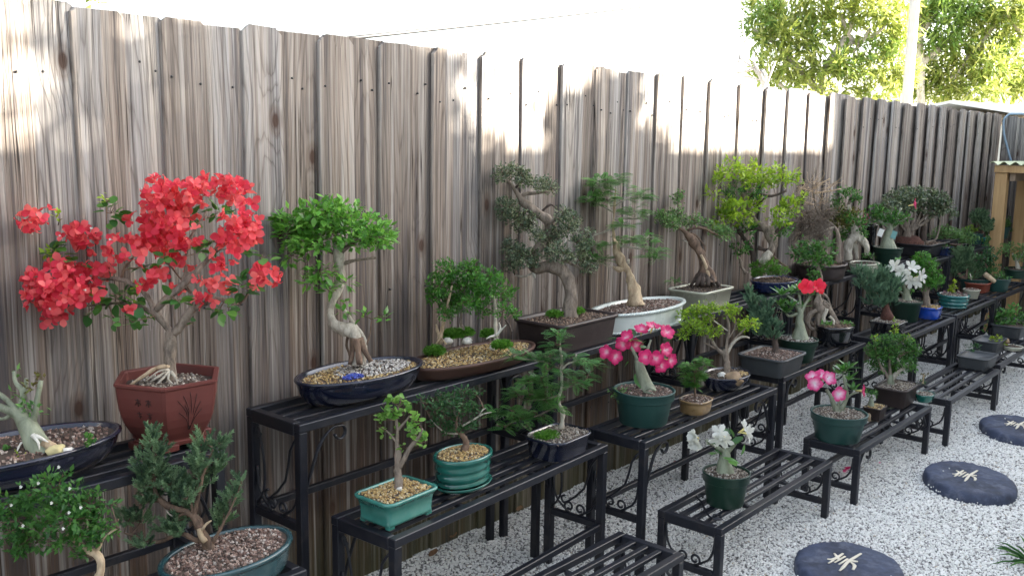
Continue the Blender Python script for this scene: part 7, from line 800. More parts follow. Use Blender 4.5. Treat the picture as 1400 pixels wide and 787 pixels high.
{'nm': 'succulent_dish', 'label': 'round teal dish of purple and pale succulents with one yellow green sprig', 'cat': 'planter', 'org': (6.3473, -0.59, 0.4955), 'pot': {'shape': 'round', 'a': 0.094, 'b': 0.094, 'h': 0.082, 'style': 'fluted', 'mat': 'glaze_tealblue', 'soil': 'soil_grit', 'nchips': 150, 'chip': 0.005, 'soil_h': 0.97}, 'wood': [('bark_grey', 'stem', [(-0.0019, -0.0039, 0.0541, 0.0066), (0.003, 0.0014, 0.1006, 0.0052), (0.0142, -0.0003, 0.1473, 0.0047)], 0.25, 8)], 'fol': [('leaf_purple', 'round', 0.02, [(-0.0359, 0.0228, 0.069, 0.0377, 0.0188, 68), (0.0144, -0.007, 0.067, 0.0424, 0.0188, 76), (0.0384, -0.0347, 0.0771, 0.033, 0.0188, 59), (0.0477, -0.0505, 0.0684, 0.0188, 0.0141, 25)]), ('leaf_yellowgreen', 'round', 0.018, [(0.0029, 0.0082, 0.1285, 0.0188, 0.0282, 51), (0.0183, -0.0027, 0.1567, 0.0141, 0.0188, 25), (-0.0068, 0.0115, 0.0958, 0.0188, 0.0141, 25)])]},
{'nm': 'small_cream_pot', 'label': 'small cream coloured pot between the teal dish and the terracotta tray', 'cat': 'planter', 'org': (6.8167, -0.57, 0.4955), 'pot': {'shape': 'round', 'a': 0.055, 'b': 0.055, 'h': 0.062, 'style': 'nursery_plain', 'mat': 'glaze_cream', 'soil': 'soil_red', 'nchips': 90, 'chip': 0.005, 'soil_h': 0.93}, 'fol': [('leaf_purple', 'round', 0.014, [(-0.0349, 0.0273, 0.028, 0.02, 0.01, 24)])]},
{'nm': 'potted_seedling', 'label': 'thin bare seedling in a red terracotta tray', 'cat': 'bonsai', 'org': (7.1891, -0.51, 0.4955), 'pot': {'shape': 'tray', 'a': 0.095, 'b': 0.075, 'h': 0.066, 'style': 'rectplain', 'mat': 'terracotta', 'soil': 'soil_dark', 'nchips': 90, 'chip': 0.005, 'soil_h': 0.93}, 'wood': [('bark_pale', 'trunk', [(-0.0309, 0.019, 0.0117, 0.0084), (-0.0323, 0.0328, 0.0633, 0.0068), (-0.0361, 0.0517, 0.1251, 0.0052)], 0.25, 8)], 'fol': [('leaf_mint', 'tiny', 0.016, [(-0.0354, 0.0501, 0.104, 0.0209, 0.0209, 58), (-0.0204, 0.009, 0.0329, 0.0262, 0.0105, 36)])]},
{'nm': 'potted_juniper', 'label': 'bushy juniper with brown branches in a round green pot behind the terracotta tray', 'cat': 'bonsai', 'org': (7.2245, -0.47, 0.4955), 'pot': {'shape': 'round', 'a': 0.1, 'b': 0.1, 'h': 0.085, 'style': 'nursery', 'mat': 'green_plastic', 'soil': 'soil_dark', 'nchips': 80, 'chip': 0.005}, 'wood': [('bark_brown', 'trunk', [(-0.0186, 0.0081, 0.0245, 0.0179), (-0.0352, 0.0366, 0.0658, 0.0158), (-0.0598, 0.0718, 0.0964, 0.0137), (-0.0764, 0.1003, 0.1376, 0.0106)], 0.25, 8), ('bark_brown', 'branch', [(-0.0416, 0.0451, 0.0708, 0.0127), (-0.0285, 0.0438, 0.1283, 0.0106), (-0.0289, 0.0589, 0.1907, 0.0074)], 0.25, 8), ('bark_brown', 'branch', [(-0.0293, 0.0275, 0.0555, 0.0106), (0.0042, 0.0019, 0.1083, 0.0079), (0.0168, -0.0, 0.1606, 0.0053)], 0.25, 8)], 'fol': [('leaf_juniper', 'needle', 0.03, [(-0.0791, 0.1085, 0.1263, 0.0369, 0.0422, 93), (-0.0695, 0.1076, 0.2001, 0.0422, 0.0422, 106), (-0.0231, 0.1062, 0.2604, 0.0422, 0.0369, 93), (0.0035, 0.0651, 0.2726, 0.0422, 0.0317, 79), (-0.0327, 0.0498, 0.2132, 0.0475, 0.0422, 119), (-0.031, 0.0852, 0.1563, 0.0422, 0.0317, 79), (0.009, 0.0272, 0.1586, 0.0422, 0.0317, 79), (0.0112, 0.0126, 0.0958, 0.0317, 0.0317, 59), (0.0445, -0.015, 0.1276, 0.0317, 0.0317, 59)])]},
{'nm': 'potted_dark_tree', 'label': 'dark leaved tree in a green pot next to the terracotta coloured stick', 'cat': 'bonsai', 'org': (7.3229, -0.6, 0.4955), 'pot': {'shape': 'round', 'a': 0.088, 'b': 0.088, 'h': 0.092, 'style': 'nursery', 'mat': 'green_plastic', 'soil': 'soil_dark', 'nchips': 80, 'chip': 0.005}, 'wood': [('bark_brown', 'trunk', [(-0.0169, 0.0096, 0.0393, 0.0126), (-0.0184, 0.0235, 0.0912, 0.0105), (-0.0338, 0.0532, 0.1428, 0.0084), (-0.0481, 0.084, 0.2047, 0.0053)], 0.25, 8), ('bark_buff', 'stake', [(-0.125, 0.057, 0.1297, 0.019), (-0.107, 0.0305, 0.1044, 0.02), (-0.0827, -0.0043, 0.0741, 0.0179)], 0.05, 6)], 'fol': [('leaf_dark', 'tiny', 0.022, [(-0.0708, 0.1081, 0.2149, 0.0474, 0.0421, 197), (-0.0105, 0.0682, 0.2456, 0.0474, 0.0421, 197), (-0.0408, 0.0822, 0.1617, 0.0474, 0.0369, 173), (-0.0013, 0.037, 0.1946, 0.0421, 0.0316, 131), (-0.017, 0.0799, 0.2875, 0.0316, 0.0263, 82)]), ('leaf_fern_dark', 'leaf', 0.022, [(-0.0258, 0.0542, 0.1313, 0.0527, 0.0316, 178), (-0.0054, 0.0093, 0.1127, 0.0474, 0.0263, 133), (0.0371, -0.0311, 0.081, 0.0421, 0.0211, 95)])]},
{'nm': 'shrub_in_oval_tray', 'label': 'pale green shrub in a dark green oval tray at the right edge', 'cat': 'bonsai', 'org': (8.2492, -0.52, 0.4955), 'pot': {'shape': 'oval', 'a': 0.15, 'b': 0.1, 'h': 0.07, 'style': 'ovalstraight', 'mat': 'darkgreen_plastic', 'soil': 'soil_dark', 'nchips': 80, 'chip': 0.005}, 'wood': [('bark_pale', 'trunk', [(-0.0084, -0.0025, 0.0288, 0.0205), (-0.0061, 0.0085, 0.0865, 0.0175), (-0.0116, 0.0282, 0.144, 0.0117), (-0.0222, 0.0511, 0.1898, 0.007)], 0.25, 8), ('bark_pale', 'branch', [(-0.0075, 0.0155, 0.1095, 0.0094), (0.0218, -0.0041, 0.1678, 0.007), (0.05, -0.0251, 0.2145, 0.0058)], 0.25, 8)], 'fol': [('leaf_mint', 'tiny', 0.024, [(-0.1015, 0.1073, 0.2027, 0.0468, 0.0351, 117), (-0.0502, 0.0803, 0.2364, 0.0409, 0.0292, 85), (0.0171, 0.0095, 0.214, 0.0585, 0.0351, 146), (-0.0329, 0.0139, 0.1588, 0.0468, 0.0292, 97), (0.0361, -0.0324, 0.1692, 0.0585, 0.0468, 195)]), ('leaf_fern_dark', 'leaf', 0.022, [(-0.0555, 0.0615, 0.0384, 0.0526, 0.0234, 114), (0.0291, -0.0351, 0.0405, 0.0526, 0.0351, 171)])]},
{'nm': 'potted_desert_rose', 'label': 'desert rose with ruffled white flowers in a dark green pot on an otherwise empty stand', 'cat': 'bonsai', 'org': (2.8805, -0.875, 0.249), 'up': -0.1, 'notwig': 1, 'pot': {'shape': 'round', 'a': 0.083, 'b': 0.083, 'h': 0.118, 'style': 'nursery', 'mat': 'darkgreen_plastic', 'soil': 'soil_grit', 'nchips': 420, 'chip': 0.0034, 'soil_h': 0.93}, 'wood': [('bark_caudex', 'trunk', [(-0.0004, 0.005, 0.0994, 0.0387), (0.0018, 0.0073, 0.1198, 0.0323), (0.0023, 0.0116, 0.1402, 0.0258), (0.0062, 0.012, 0.1606, 0.0207), (0.01, 0.0124, 0.1811, 0.0155), (0.0117, 0.0142, 0.1964, 0.0103)], 0.1, 14), ('bark_caudex', 'branch', [(0.0083, 0.0144, 0.181, 0.0103), (-0.0054, 0.0335, 0.196, 0.0077), (-0.0192, 0.0527, 0.2109, 0.0067), (-0.0315, 0.0696, 0.2234, 0.0052)], 0.25, 8), ('bark_caudex', 'branch', [(0.0118, 0.0105, 0.1811, 0.0103), (0.0273, -0.0029, 0.1993, 0.0077), (0.0378, -0.0106, 0.2174, 0.0062), (0.0463, -0.0165, 0.2328, 0.0052)], 0.25, 8), ('bark_caudex', 'branch', [(0.0111, 0.0136, 0.1913, 0.0077), (0.0138, 0.0165, 0.2168, 0.0062), (0.0126, 0.0227, 0.2371, 0.0052)], 0.25, 8)], 'fol': [('leaf_adenium', 'obj', 0.06, [(-0.0271, 0.0325, 0.1881, 0.0207, 0.0103, 1), (-0.0232, 0.0165, 0.1722, 0.0181, 0.0129, 1), (0.0045, -0.0137, 0.1779, 0.0181, 0.0129, 1), (-0.027, -0.0151, 0.1542, 0.0155, 0.0207, 1), (0.0429, -0.0301, 0.226, 0.0232, 0.0103, 1), (0.031, -0.0069, 0.2449, 0.0207, 0.0129, 1), (0.0355, 0.0197, 0.2675, 0.0155, 0.0129, 1), (-0.0356, 0.0586, 0.2241, 0.0155, 0.0103, 1), (0.0559, -0.0337, 0.2398, 0.0207, 0.0103, 1), (0.0065, 0.0288, 0.1996, 0.0155, 0.0129, 1)])], 'flowers': [('petal_white', 0.032, 10, 0.1, [(-0.0684, 0.0986, 0.2361, -0.8467, 0.258, 0.2628), (-0.0745, 0.0852, 0.2165, -0.8924, -0.1279, -0.2953)]), ('petal_white', 0.036, 5, 0.06, [(-0.0281, 0.0186, 0.2581, -0.758, -0.3923, 0.5306), (-0.0275, -0.0019, 0.2414, -0.7784, -0.4293, -0.374), (0.054, -0.0331, 0.2669, 0.0792, -0.719, 0.5803), (0.0546, -0.0449, 0.2533, 0.0849, -0.9909, 0.1049), (-0.0382, 0.0176, 0.2394, -0.7889, -0.4406, -0.4728)])]},
{'nm': 'potted_desert_rose', 'label': 'desert rose with pale pink flowers in a round green pot on a front stand', 'cat': 'bonsai', 'org': (3.8901, -0.865, 0.249), 'notwig': 1, 'pot': {'shape': 'round', 'a': 0.119, 'b': 0.119, 'h': 0.12, 'style': 'nursery', 'mat': 'green_plastic', 'soil': 'soil_grit', 'nchips': 650, 'chip': 0.004, 'soil_h': 0.93}, 'wood': [('bark_caudex', 'trunk', [(-0.0034, -0.0016, 0.0571, 0.0349), (-0.0007, 0.0013, 0.0822, 0.0254), (0.002, 0.0042, 0.1072, 0.0206), (0.004, 0.0063, 0.1261, 0.0175)], 0.1, 12), ('bark_caudex', 'branch', [(-0.0009, 0.0104, 0.1197, 0.0143), (-0.0081, 0.0259, 0.1508, 0.0114), (-0.011, 0.0366, 0.182, 0.0095), (-0.0203, 0.0545, 0.213, 0.007)], 0.25, 8), ('bark_caudex', 'branch', [(0.0075, 0.0009, 0.1199, 0.0143), (0.0235, -0.0098, 0.1515, 0.0114), (0.0331, -0.0133, 0.183, 0.0095), (0.0363, -0.0052, 0.2331, 0.0076), (0.0347, 0.007, 0.2769, 0.0063)], 0.25, 8), ('bark_caudex', 'branch', [(0.03, -0.012, 0.1736, 0.0063), (0.0534, -0.0333, 0.196, 0.0051), (0.0708, -0.0516, 0.2027, 0.0041)], 0.25, 8), ('bark_caudex', 'branch', [(0.004, 0.0063, 0.1261, 0.0095), (0.0101, 0.0083, 0.1637, 0.0076), (0.0128, 0.0112, 0.1888, 0.0063)], 0.25, 8)], 'fol': [('leaf_adenium', 'rosette', 0.052, [(0.0339, 0.0108, 0.2894, 0.0254, 0.0254, 14), (0.0644, -0.002, 0.2993, 0.0254, 0.0254, 11), (0.0467, -0.0125, 0.2522, 0.0254, 0.0254, 9), (0.0424, -0.0365, 0.2118, 0.0254, 0.0254, 9), (0.0383, 0.0309, 0.272, 0.0254, 0.0254, 8)])], 'flowers': [('petal_palepink', 0.038, 5, 0.03, [(-0.0933, 0.0776, 0.2484, -0.9034, -0.3955, 0.1415), (-0.0648, 0.0979, 0.2654, -0.7211, -0.0893, 0.6943), (-0.0354, 0.0452, 0.2664, -0.5035, -0.7033, 0.4381), (-0.0537, -0.0145, 0.2132, -0.7522, -0.6642, 0.0551), (-0.0269, 0.0752, 0.2692, -0.353, -0.1607, 0.8658)]), ('petal_pink', 0.034, 5, 0.03, [(0.0675, -0.0649, 0.2124, 0.1591, -0.9256, 0.0895)])]},
{'nm': 'potted_caudex_seedling', 'label': 'tiny swollen trunk seedling with a leaf tuft in a small brown rectangular pot', 'cat': 'bonsai', 'org': (4.3198, -0.865, 0.249), 'notwig': 1, 'pot': {'shape': 'sharp', 'a': 0.052, 'b': 0.04, 'h': 0.058, 'style': 'rectplain', 'mat': 'brown_plastic', 'yaw': 0.05, 'soil': 'soil_gold', 'nchips': 140, 'chip': 0.0036, 'feet': 1, 'soil_h': 0.95}, 'wood': [('bark_caudex', 'trunk', [(-0.0186, 0.0006, -0.007, 0.0274), (-0.018, 0.0063, 0.02, 0.024), (-0.0174, 0.0119, 0.047, 0.0188), (-0.0141, 0.0154, 0.0774, 0.012), (-0.0116, 0.0181, 0.1011, 0.0068)], 0.12, 10), ('bark_buff', 'root', [(-0.03, 0.003, 0.0373, 0.0103), (-0.0163, -0.0172, 0.0174, 0.0082), (-0.0169, -0.0228, -0.0095, 0.0055)], 0.25, 8), ('bark_buff', 'root', [(-0.0345, 0.0081, 0.0372, 0.0103), (-0.0486, 0.0077, 0.0121, 0.0082), (-0.0469, -0.0005, -0.0148, 0.0055)], 0.25, 8)], 'fol': [('leaf_adenium', 'rosette', 0.028, [(-0.0109, 0.0189, 0.1078, 0.0205, 0.0205, 12)]), ('leaf_mid', 'tiny', 0.014, [(-0.0072, 0.0179, 0.1214, 0.0205, 0.0171, 85)])]},
{'nm': 'potted_round_crowned_tree', 'label': 'round crowned small leaved tree in a dark brown rectangular pot on a front stand', 'cat': 'bonsai', 'org': (4.6646, -0.84, 0.249), 'pot': {'shape': 'rectbig', 'a': 0.115, 'b': 0.078, 'h': 0.092, 'style': 'rectplain', 'mat': 'brown_plastic', 'yaw': 0.04, 'soil': 'soil_grit', 'nchips': 600, 'chip': 0.004, 'feet': 1, 'soil_h': 0.93}, 'wood': [('bark_caudex', 'trunk', [(-0.0299, 0.0089, -0.0263, 0.0291), (-0.0268, 0.0122, 0.0024, 0.0218), (-0.023, 0.0163, 0.0383, 0.0182), (-0.0192, 0.0205, 0.0742, 0.0174), (-0.0178, 0.0273, 0.1101, 0.0167), (-0.0147, 0.0306, 0.1388, 0.0145)], 0.25, 12), ('bark_grey', 'branch', [(-0.0178, 0.0273, 0.1101, 0.0124), (-0.0308, 0.0505, 0.1456, 0.0102), (-0.0414, 0.0709, 0.1812, 0.0073), (-0.0473, 0.086, 0.2169, 0.0051)], 0.25, 8), ('bark_pale', 'branch', [(-0.0154, 0.0246, 0.1102, 0.0131), (0.0077, 0.0069, 0.1465, 0.0109), (0.0293, -0.0124, 0.1685, 0.0095), (0.0227, 0.0018, 0.197, 0.0073), (0.0161, 0.016, 0.2255, 0.0051)], 0.25, 8), ('bark_grey', 'branch', [(-0.0155, 0.0298, 0.1316, 0.0095), (-0.0126, 0.0383, 0.1819, 0.0073), (-0.0049, 0.0465, 0.2537, 0.0051)], 0.25, 8)], 'fol': [('leaf_mid', 'tiny', 0.016, [(-0.0149, 0.1261, 0.2499, 0.0327, 0.0291, 197), (-0.0149, 0.0928, 0.2926, 0.0436, 0.0291, 263), (-0.0105, 0.042, 0.3146, 0.0473, 0.0254, 249), (0.0553, 0.0142, 0.3016, 0.0436, 0.0254, 230), (0.0727, -0.0241, 0.2825, 0.0327, 0.0291, 197), (-0.0424, 0.0888, 0.2305, 0.0436, 0.0327, 295), (-0.0169, 0.0419, 0.2489, 0.0509, 0.04, 421), (0.0833, 0.0182, 0.2292, 0.0473, 0.0363, 356), (0.0797, -0.0329, 0.2307, 0.0327, 0.0291, 197), (-0.0494, 0.1117, 0.183, 0.0291, 0.0254, 153), (-0.011, 0.0739, 0.168, 0.0363, 0.0254, 191), (0.0507, 0.0384, 0.171, 0.0436, 0.0291, 263), (-0.0085, -0.0375, 0.1942, 0.0363, 0.0254, 191), (0.0896, -0.0414, 0.2603, 0.0218, 0.0218, 98), (0.028, 0.0213, 0.1479, 0.0327, 0.0182, 123), (0.0621, -0.064, 0.2683, 0.0145, 0.0145, 43), (0.0543, -0.0521, 0.186, 0.0218, 0.0182, 82)]), ('leaf_lime', 'tiny', 0.014, [(0.0258, 0.0371, 0.3619, 0.0109, 0.0218, 49), (0.0289, 0.0404, 0.3906, 0.0073, 0.0145, 22), (-0.0819, 0.0956, 0.3244, 0.0145, 0.0109, 33), (0.035, -0.0194, 0.3246, 0.0182, 0.0109, 41)])]},
{'nm': 'sprout_in_green_dish', 'label': 'single dry sprout in a tiny green oval dish', 'cat': 'bonsai', 'org': (4.8005, -0.935, 0.249), 'pot': {'shape': 'oval', 'a': 0.06, 'b': 0.045, 'h': 0.04, 'style': 'shallow', 'mat': 'glaze_teal', 'soil': 'soil_grit', 'nchips': 160, 'chip': 0.004}, 'wood': [('bark_buff', 'trunk', [(-0.0072, 0.0103, 0.0887, 0.0055), (-0.0049, 0.0128, 0.1104, 0.0048), (-0.0002, 0.0125, 0.1322, 0.0037)], 0.25, 8)], 'fol': [('leaf_rust', 'tiny', 0.016, [(-0.0034, 0.0144, 0.1249, 0.011, 0.0147, 21)]), ('leaf_dark', 'tiny', 0.012, [(-0.0158, 0.0225, 0.0993, 0.022, 0.0073, 38)])]},
{'nm': 'seedling_tray', 'label': 'grey plastic tray with a few sprouts at the front of the right hand stand', 'cat': 'planter', 'org': (5.8051, -0.905, 0.249), 'pot': {'shape': 'rectbig', 'a': 0.118, 'b': 0.085, 'h': 0.07, 'style': 'plastray', 'mat': 'grey_plastic', 'soil': 'soil_dark', 'nchips': 60, 'soil_h': 0.62}, 'fol': [('leaf_dark', 'tiny', 0.018, [(0.0135, 0.0296, 0.1048, 0.0426, 0.0128, 74)])]},
{'nm': 'seedling_tray', 'label': 'grey plastic tray with one taller sprout behind the front tray', 'cat': 'planter', 'org': (6.3293, -0.83, 0.249), 'pot': {'shape': 'rectbig', 'a': 0.118, 'b': 0.075, 'h': 0.075, 'style': 'plastray', 'mat': 'grey_plastic', 'soil': 'soil_dark', 'nchips': 60, 'soil_h': 0.62}, 'wood': [('bark_brown', 'stem', [(0.0342, -0.0516, 0.0257, 0.0046), (0.0319, -0.0406, 0.0619, 0.0041), (0.0217, -0.0247, 0.0798, 0.0032)], 0.25, 8)], 'fol': [('leaf_yellowgreen', 'round', 0.018, [(0.0085, -0.0119, 0.0704, 0.023, 0.0184, 25), (0.0344, -0.0379, 0.0847, 0.023, 0.0184, 25), (0.0493, -0.0623, 0.0533, 0.0184, 0.0184, 20)])]},
{'nm': 'leafy_plant_tray', 'label': 'large grey tray full of tall bright green celery like leaves', 'cat': 'planter', 'org': (7.0246, -0.8, 0.249), 'pot': {'shape': 'rectbig', 'a': 0.2, 'b': 0.095, 'h': 0.085, 'style': 'plastray', 'mat': 'grey_plastic', 'soil': 'soil_dark', 'nchips': 80, 'soil_h': 0.8}, 'wood': [('bark_caudex', 'stem', [(-0.0824, 0.0709, -0.0163, 0.005), (-0.1011, 0.1095, 0.0575, 0.004), (-0.1208, 0.147, 0.1214, 0.003)], 0.25, 8), ('bark_caudex', 'stem', [(-0.0657, 0.0521, -0.0159, 0.005), (-0.0761, 0.0813, 0.0581, 0.004), (-0.0876, 0.1094, 0.1222, 0.003)], 0.25, 8), ('bark_caudex', 'stem', [(-0.0491, 0.0333, -0.0155, 0.005), (-0.0512, 0.0531, 0.0587, 0.004), (-0.0543, 0.0718, 0.1229, 0.003)], 0.25, 8), ('bark_caudex', 'stem', [(-0.0291, 0.0107, -0.0151, 0.005), (-0.0212, 0.0192, 0.0594, 0.004), (-0.0144, 0.0267, 0.1239, 0.003)], 0.25, 8), ('bark_caudex', 'stem', [(-0.0092, -0.0119, -0.0146, 0.005), (0.0087, -0.0146, 0.0601, 0.004), (0.0256, -0.0185, 0.1248, 0.003)], 0.25, 8)], 'fol': [('leaf_fern', 'leaf', 0.032, [(-0.0841, 0.0884, 0.0837, 0.0502, 0.0452, 122), (-0.0583, 0.0536, 0.1361, 0.0502, 0.0352, 95), (-0.0083, 0.0136, 0.1657, 0.0452, 0.0301, 73), (-0.0853, 0.1112, 0.0294, 0.0402, 0.0301, 65), (-0.024, 0.029, 0.0737, 0.0502, 0.0452, 122), (0.027, -0.0173, 0.1347, 0.0452, 0.0352, 85), (-0.0502, 0.073, 0.0198, 0.0452, 0.0301, 73), (0.0445, -0.0449, 0.0851, 0.0452, 0.0452, 110)])]},
{'nm': 'round_white_dish', 'label': 'shallow cream dish holding a small tan ball', 'cat': 'planter', 'org': (6.4595, -0.935, 0.249), 'pot': {'shape': 'round', 'a': 0.06, 'b': 0.06, 'h': 0.026, 'style': 'shallow', 'mat': 'glaze_cream', 'soil': 'soil_dark', 'nchips': 40}, 'rocks': [('ball', 'rock_tan', -0.0111, 0.0347, 0.0534, 0.0185, 0.0185, 0.0185)]},
{'nm': 'broadleaf_tree', 'label': 'tall sunlit yellow green tree beyond the fence left of the utility pole', 'cat': 'tree', 'org': (26.531, 8.9778, 0.0), 'twigmat': 'bark_far', 'twig_r': 0.03, 'far': 1, 'notwig': 1, 'wood': [('bark_far', 'trunk', [(-0.4944, -0.2254, -1.1939, 0.1899), (-0.2063, 0.0861, 1.5158, 0.1688), (-0.0231, 0.2223, 2.9755, 0.1266), (0.1773, 0.1917, 3.8118, 0.1055), (0.5234, -0.0524, 4.4437, 0.0844), (0.7995, -0.2176, 5.074, 0.0717), (0.9802, -0.1768, 6.1178, 0.0422)], 0.3, 8), ('bark_far', 'branch', [(0.8683, -0.4522, 4.4103, 0.076), (0.6897, -0.1817, 4.6972, 0.0633), (0.612, 0.0434, 5.2775, 0.0633)], 0.25, 8), ('bark_far', 'branch', [(0.1729, 0.1869, 3.7702, 0.0844), (0.4968, -0.0812, 4.1936, 0.0633), (0.7851, -0.3876, 4.2836, 0.0527), (1.1267, -0.6365, 4.8738, 0.0422)], 0.25, 8), ('bark_far', 'branch', [(-0.0231, 0.2223, 2.9755, 0.1055), (-0.3817, 0.8237, 3.7986, 0.0844), (-0.7345, 1.3696, 4.414, 0.0633), (-1.1094, 1.8916, 4.821, 0.0422)], 0.25, 8), ('bark_far', 'branch', [(-0.0511, 0.2539, 2.9748, 0.1055), (0.0594, 0.1878, 3.2269, 0.0844), (-0.0125, 0.3573, 3.5994, 0.0633)], 0.25, 8), ('bark_far', 'branch', [(-0.0954, 0.2059, 2.5579, 0.0633), (-0.8453, 1.2498, 3.3719, 0.0422), (-1.2141, 1.9021, 4.3611, 0.0253)], 0.25, 8), ('bark_far', 'branch', [(0.6631, -0.2104, 4.447, 0.0633), (1.2554, -0.8065, 4.7729, 0.0527), (1.6824, -1.1177, 5.5107, 0.0422)], 0.25, 8)], 'fol': [('leaf_far', 'long', 0.36, [(-0.3486, 1.9734, 5.5258, 0.6329, 0.5485, 510), (-0.2399, 1.2032, 5.1693, 0.7173, 0.5907, 622), (0.5415, 0.6939, 5.6283, 0.7595, 0.5063, 565), (-1.1291, 1.1876, 4.5721, 0.6329, 0.3798, 353), (-0.0775, 0.7826, 4.4381, 0.7595, 0.4219, 471), (0.8465, 0.1198, 4.999, 0.6329, 0.5063, 471), (0.7128, -0.7518, 5.4298, 0.7173, 0.4641, 489), (1.7705, -0.726, 4.7223, 0.5485, 0.4219, 340), (-1.1234, 1.1455, 3.862, 0.6329, 0.2954, 274), (-0.3622, 0.7078, 3.5896, 0.7173, 0.3376, 355), (-0.1593, 0.046, 3.7827, 0.6329, 0.3798, 353), (0.6508, -0.3752, 3.7188, 0.6329, 0.3376, 314), (1.2729, -0.8701, 3.8448, 0.5907, 0.3798, 329), (-0.6229, 0.2256, 3.0492, 0.6329, 0.211, 196), (0.8357, -0.0189, 3.1159, 0.7173, 0.211, 222), (0.925, -0.9508, 3.0989, 0.7173, 0.2532, 266), (-0.8147, 1.2675, 3.4155, 0.5485, 0.1899, 153), (1.565, -1.32, 3.4335, 0.4219, 0.2954, 183), (1.4463, -1.1154, 5.2811, 0.4219, 0.4641, 287), (1.5167, -1.4688, 4.6546, 0.3376, 0.5063, 251), (1.8593, -1.5125, 3.6524, 0.3376, 0.5063, 251), (1.9239, -1.2442, 5.7325, 0.3376, 0.4219, 209), (0.6147, -0.1123, 6.0765, 1.2658, 0.4219, 785)]), ('leaf_far_dark', 'long', 0.34, [(-0.9331, 1.9898, 4.9475, 0.2954, 0.4219, 161), (-1.1592, 1.6177, 4.4932, 0.3376, 0.2532, 110), (-1.0921, 1.3562, 5.1915, 0.3376, 0.4219, 184), (-0.2054, 0.5239, 4.7184, 0.4219, 0.3376, 184), (0.0975, -0.2668, 3.8894, 0.4641, 0.211, 126), (1.2185, -1.3187, 4.2307, 0.3376, 0.2954, 129), (-0.4189, 1.2836, 4.2296, 0.4219, 0.211, 115), (0.8298, -0.5861, 4.2362, 0.4641, 0.2532, 152)])]},
{'nm': 'broadleaf_tree', 'label': 'large bushy sunlit tree beyond the fence right of the utility pole', 'cat': 'tree', 'org': (31.4985, 6.4256, 0.0), 'twigmat': 'bark_far', 'twig_r': 0.03, 'far': 1, 'notwig': 1, 'wood': [('bark_far', 'trunk', [(-1.4017, 0.7422, -1.343, 0.1586), (-1.1222, 1.1108, 1.5666, 0.136), (-0.9142, 1.4021, 3.8046, 0.1246), (-0.8013, 1.5904, 5.1471, 0.1133), (-0.6197, 1.7536, 6.7146, 0.0906)], 0.3, 8), ('bark_far', 'branch', [(-0.8903, 1.4278, 4.0285, 0.1133), (-0.3386, 0.9619, 4.7114, 0.0906), (0.1832, 0.53, 5.3937, 0.068)], 0.25, 8), ('bark_far', 'branch', [(-0.8251, 1.5647, 4.9233, 0.1133), (-0.4535, 1.3025, 5.602, 0.0906), (-0.0218, 0.9724, 6.2821, 0.068)], 0.25, 8), ('bark_far', 'branch', [(-0.3075, 0.6636, 3.5956, 0.0906), (0.412, 0.1134, 4.7292, 0.0906), (1.0326, -0.3777, 5.6371, 0.0906), (1.3246, -0.892, 4.8624, 0.0906)], 0.25, 8)], 'fol': [('leaf_far', 'long', 0.36, [(-0.2925, 1.2407, 3.9504, 0.5438, 0.4532, 388), (0.1396, 0.6385, 4.2907, 0.6798, 0.5438, 582), (0.0747, -0.2464, 4.0278, 0.7251, 0.5438, 621), (1.5758, -0.6732, 4.3387, 0.6345, 0.5438, 543), (-0.0949, 0.9181, 3.2788, 0.6798, 0.3172, 339), (-0.2084, -0.0781, 3.2504, 0.7704, 0.3172, 384), (1.2371, -0.638, 3.3092, 0.6798, 0.2719, 291), (0.3826, 0.1337, 5.0577, 0.6798, 0.4985, 533), (1.039, -0.5194, 5.1887, 0.6798, 0.4985, 533), (1.6409, -0.9271, 3.6602, 0.5892, 0.4532, 420), (0.6662, -0.2462, 5.8251, 0.7704, 0.4532, 549), (1.454, -0.7708, 5.8728, 0.6798, 0.5438, 582), (-0.6428, 1.6083, 3.6049, 0.4079, 0.4079, 262), (-0.6755, 1.5797, 4.4947, 0.2719, 0.3172, 135), (-0.8118, 1.6663, 5.5904, 0.2719, 0.4532, 194), (-0.4446, 1.3578, 3.2716, 0.4532, 0.3172, 226), (0.1296, 0.5791, 3.6184, 0.5892, 0.3172, 294), (0.6893, -0.3294, 3.6232, 0.6345, 0.3172, 316)]), ('leaf_far_dark', 'long', 0.34, [(-0.5333, 1.063, 5.3575, 0.6345, 0.5438, 487), (0.1313, 0.7573, 5.7343, 0.5892, 0.4985, 414), (-0.6606, 1.2942, 4.7021, 0.4079, 0.3626, 208), (-0.3127, 0.7725, 4.9226, 0.5438, 0.3626, 278), (0.1533, 0.3459, 5.814, 0.5438, 0.4079, 313), (-0.2568, 1.2057, 6.0549, 0.6798, 0.4079, 391), (0.1972, 0.0343, 4.4873, 0.4079, 0.2266, 130), (0.8629, -0.4373, 4.7376, 0.3626, 0.2039, 104), (-0.4321, 1.4626, 5.8802, 0.4079, 0.4532, 261)])]},
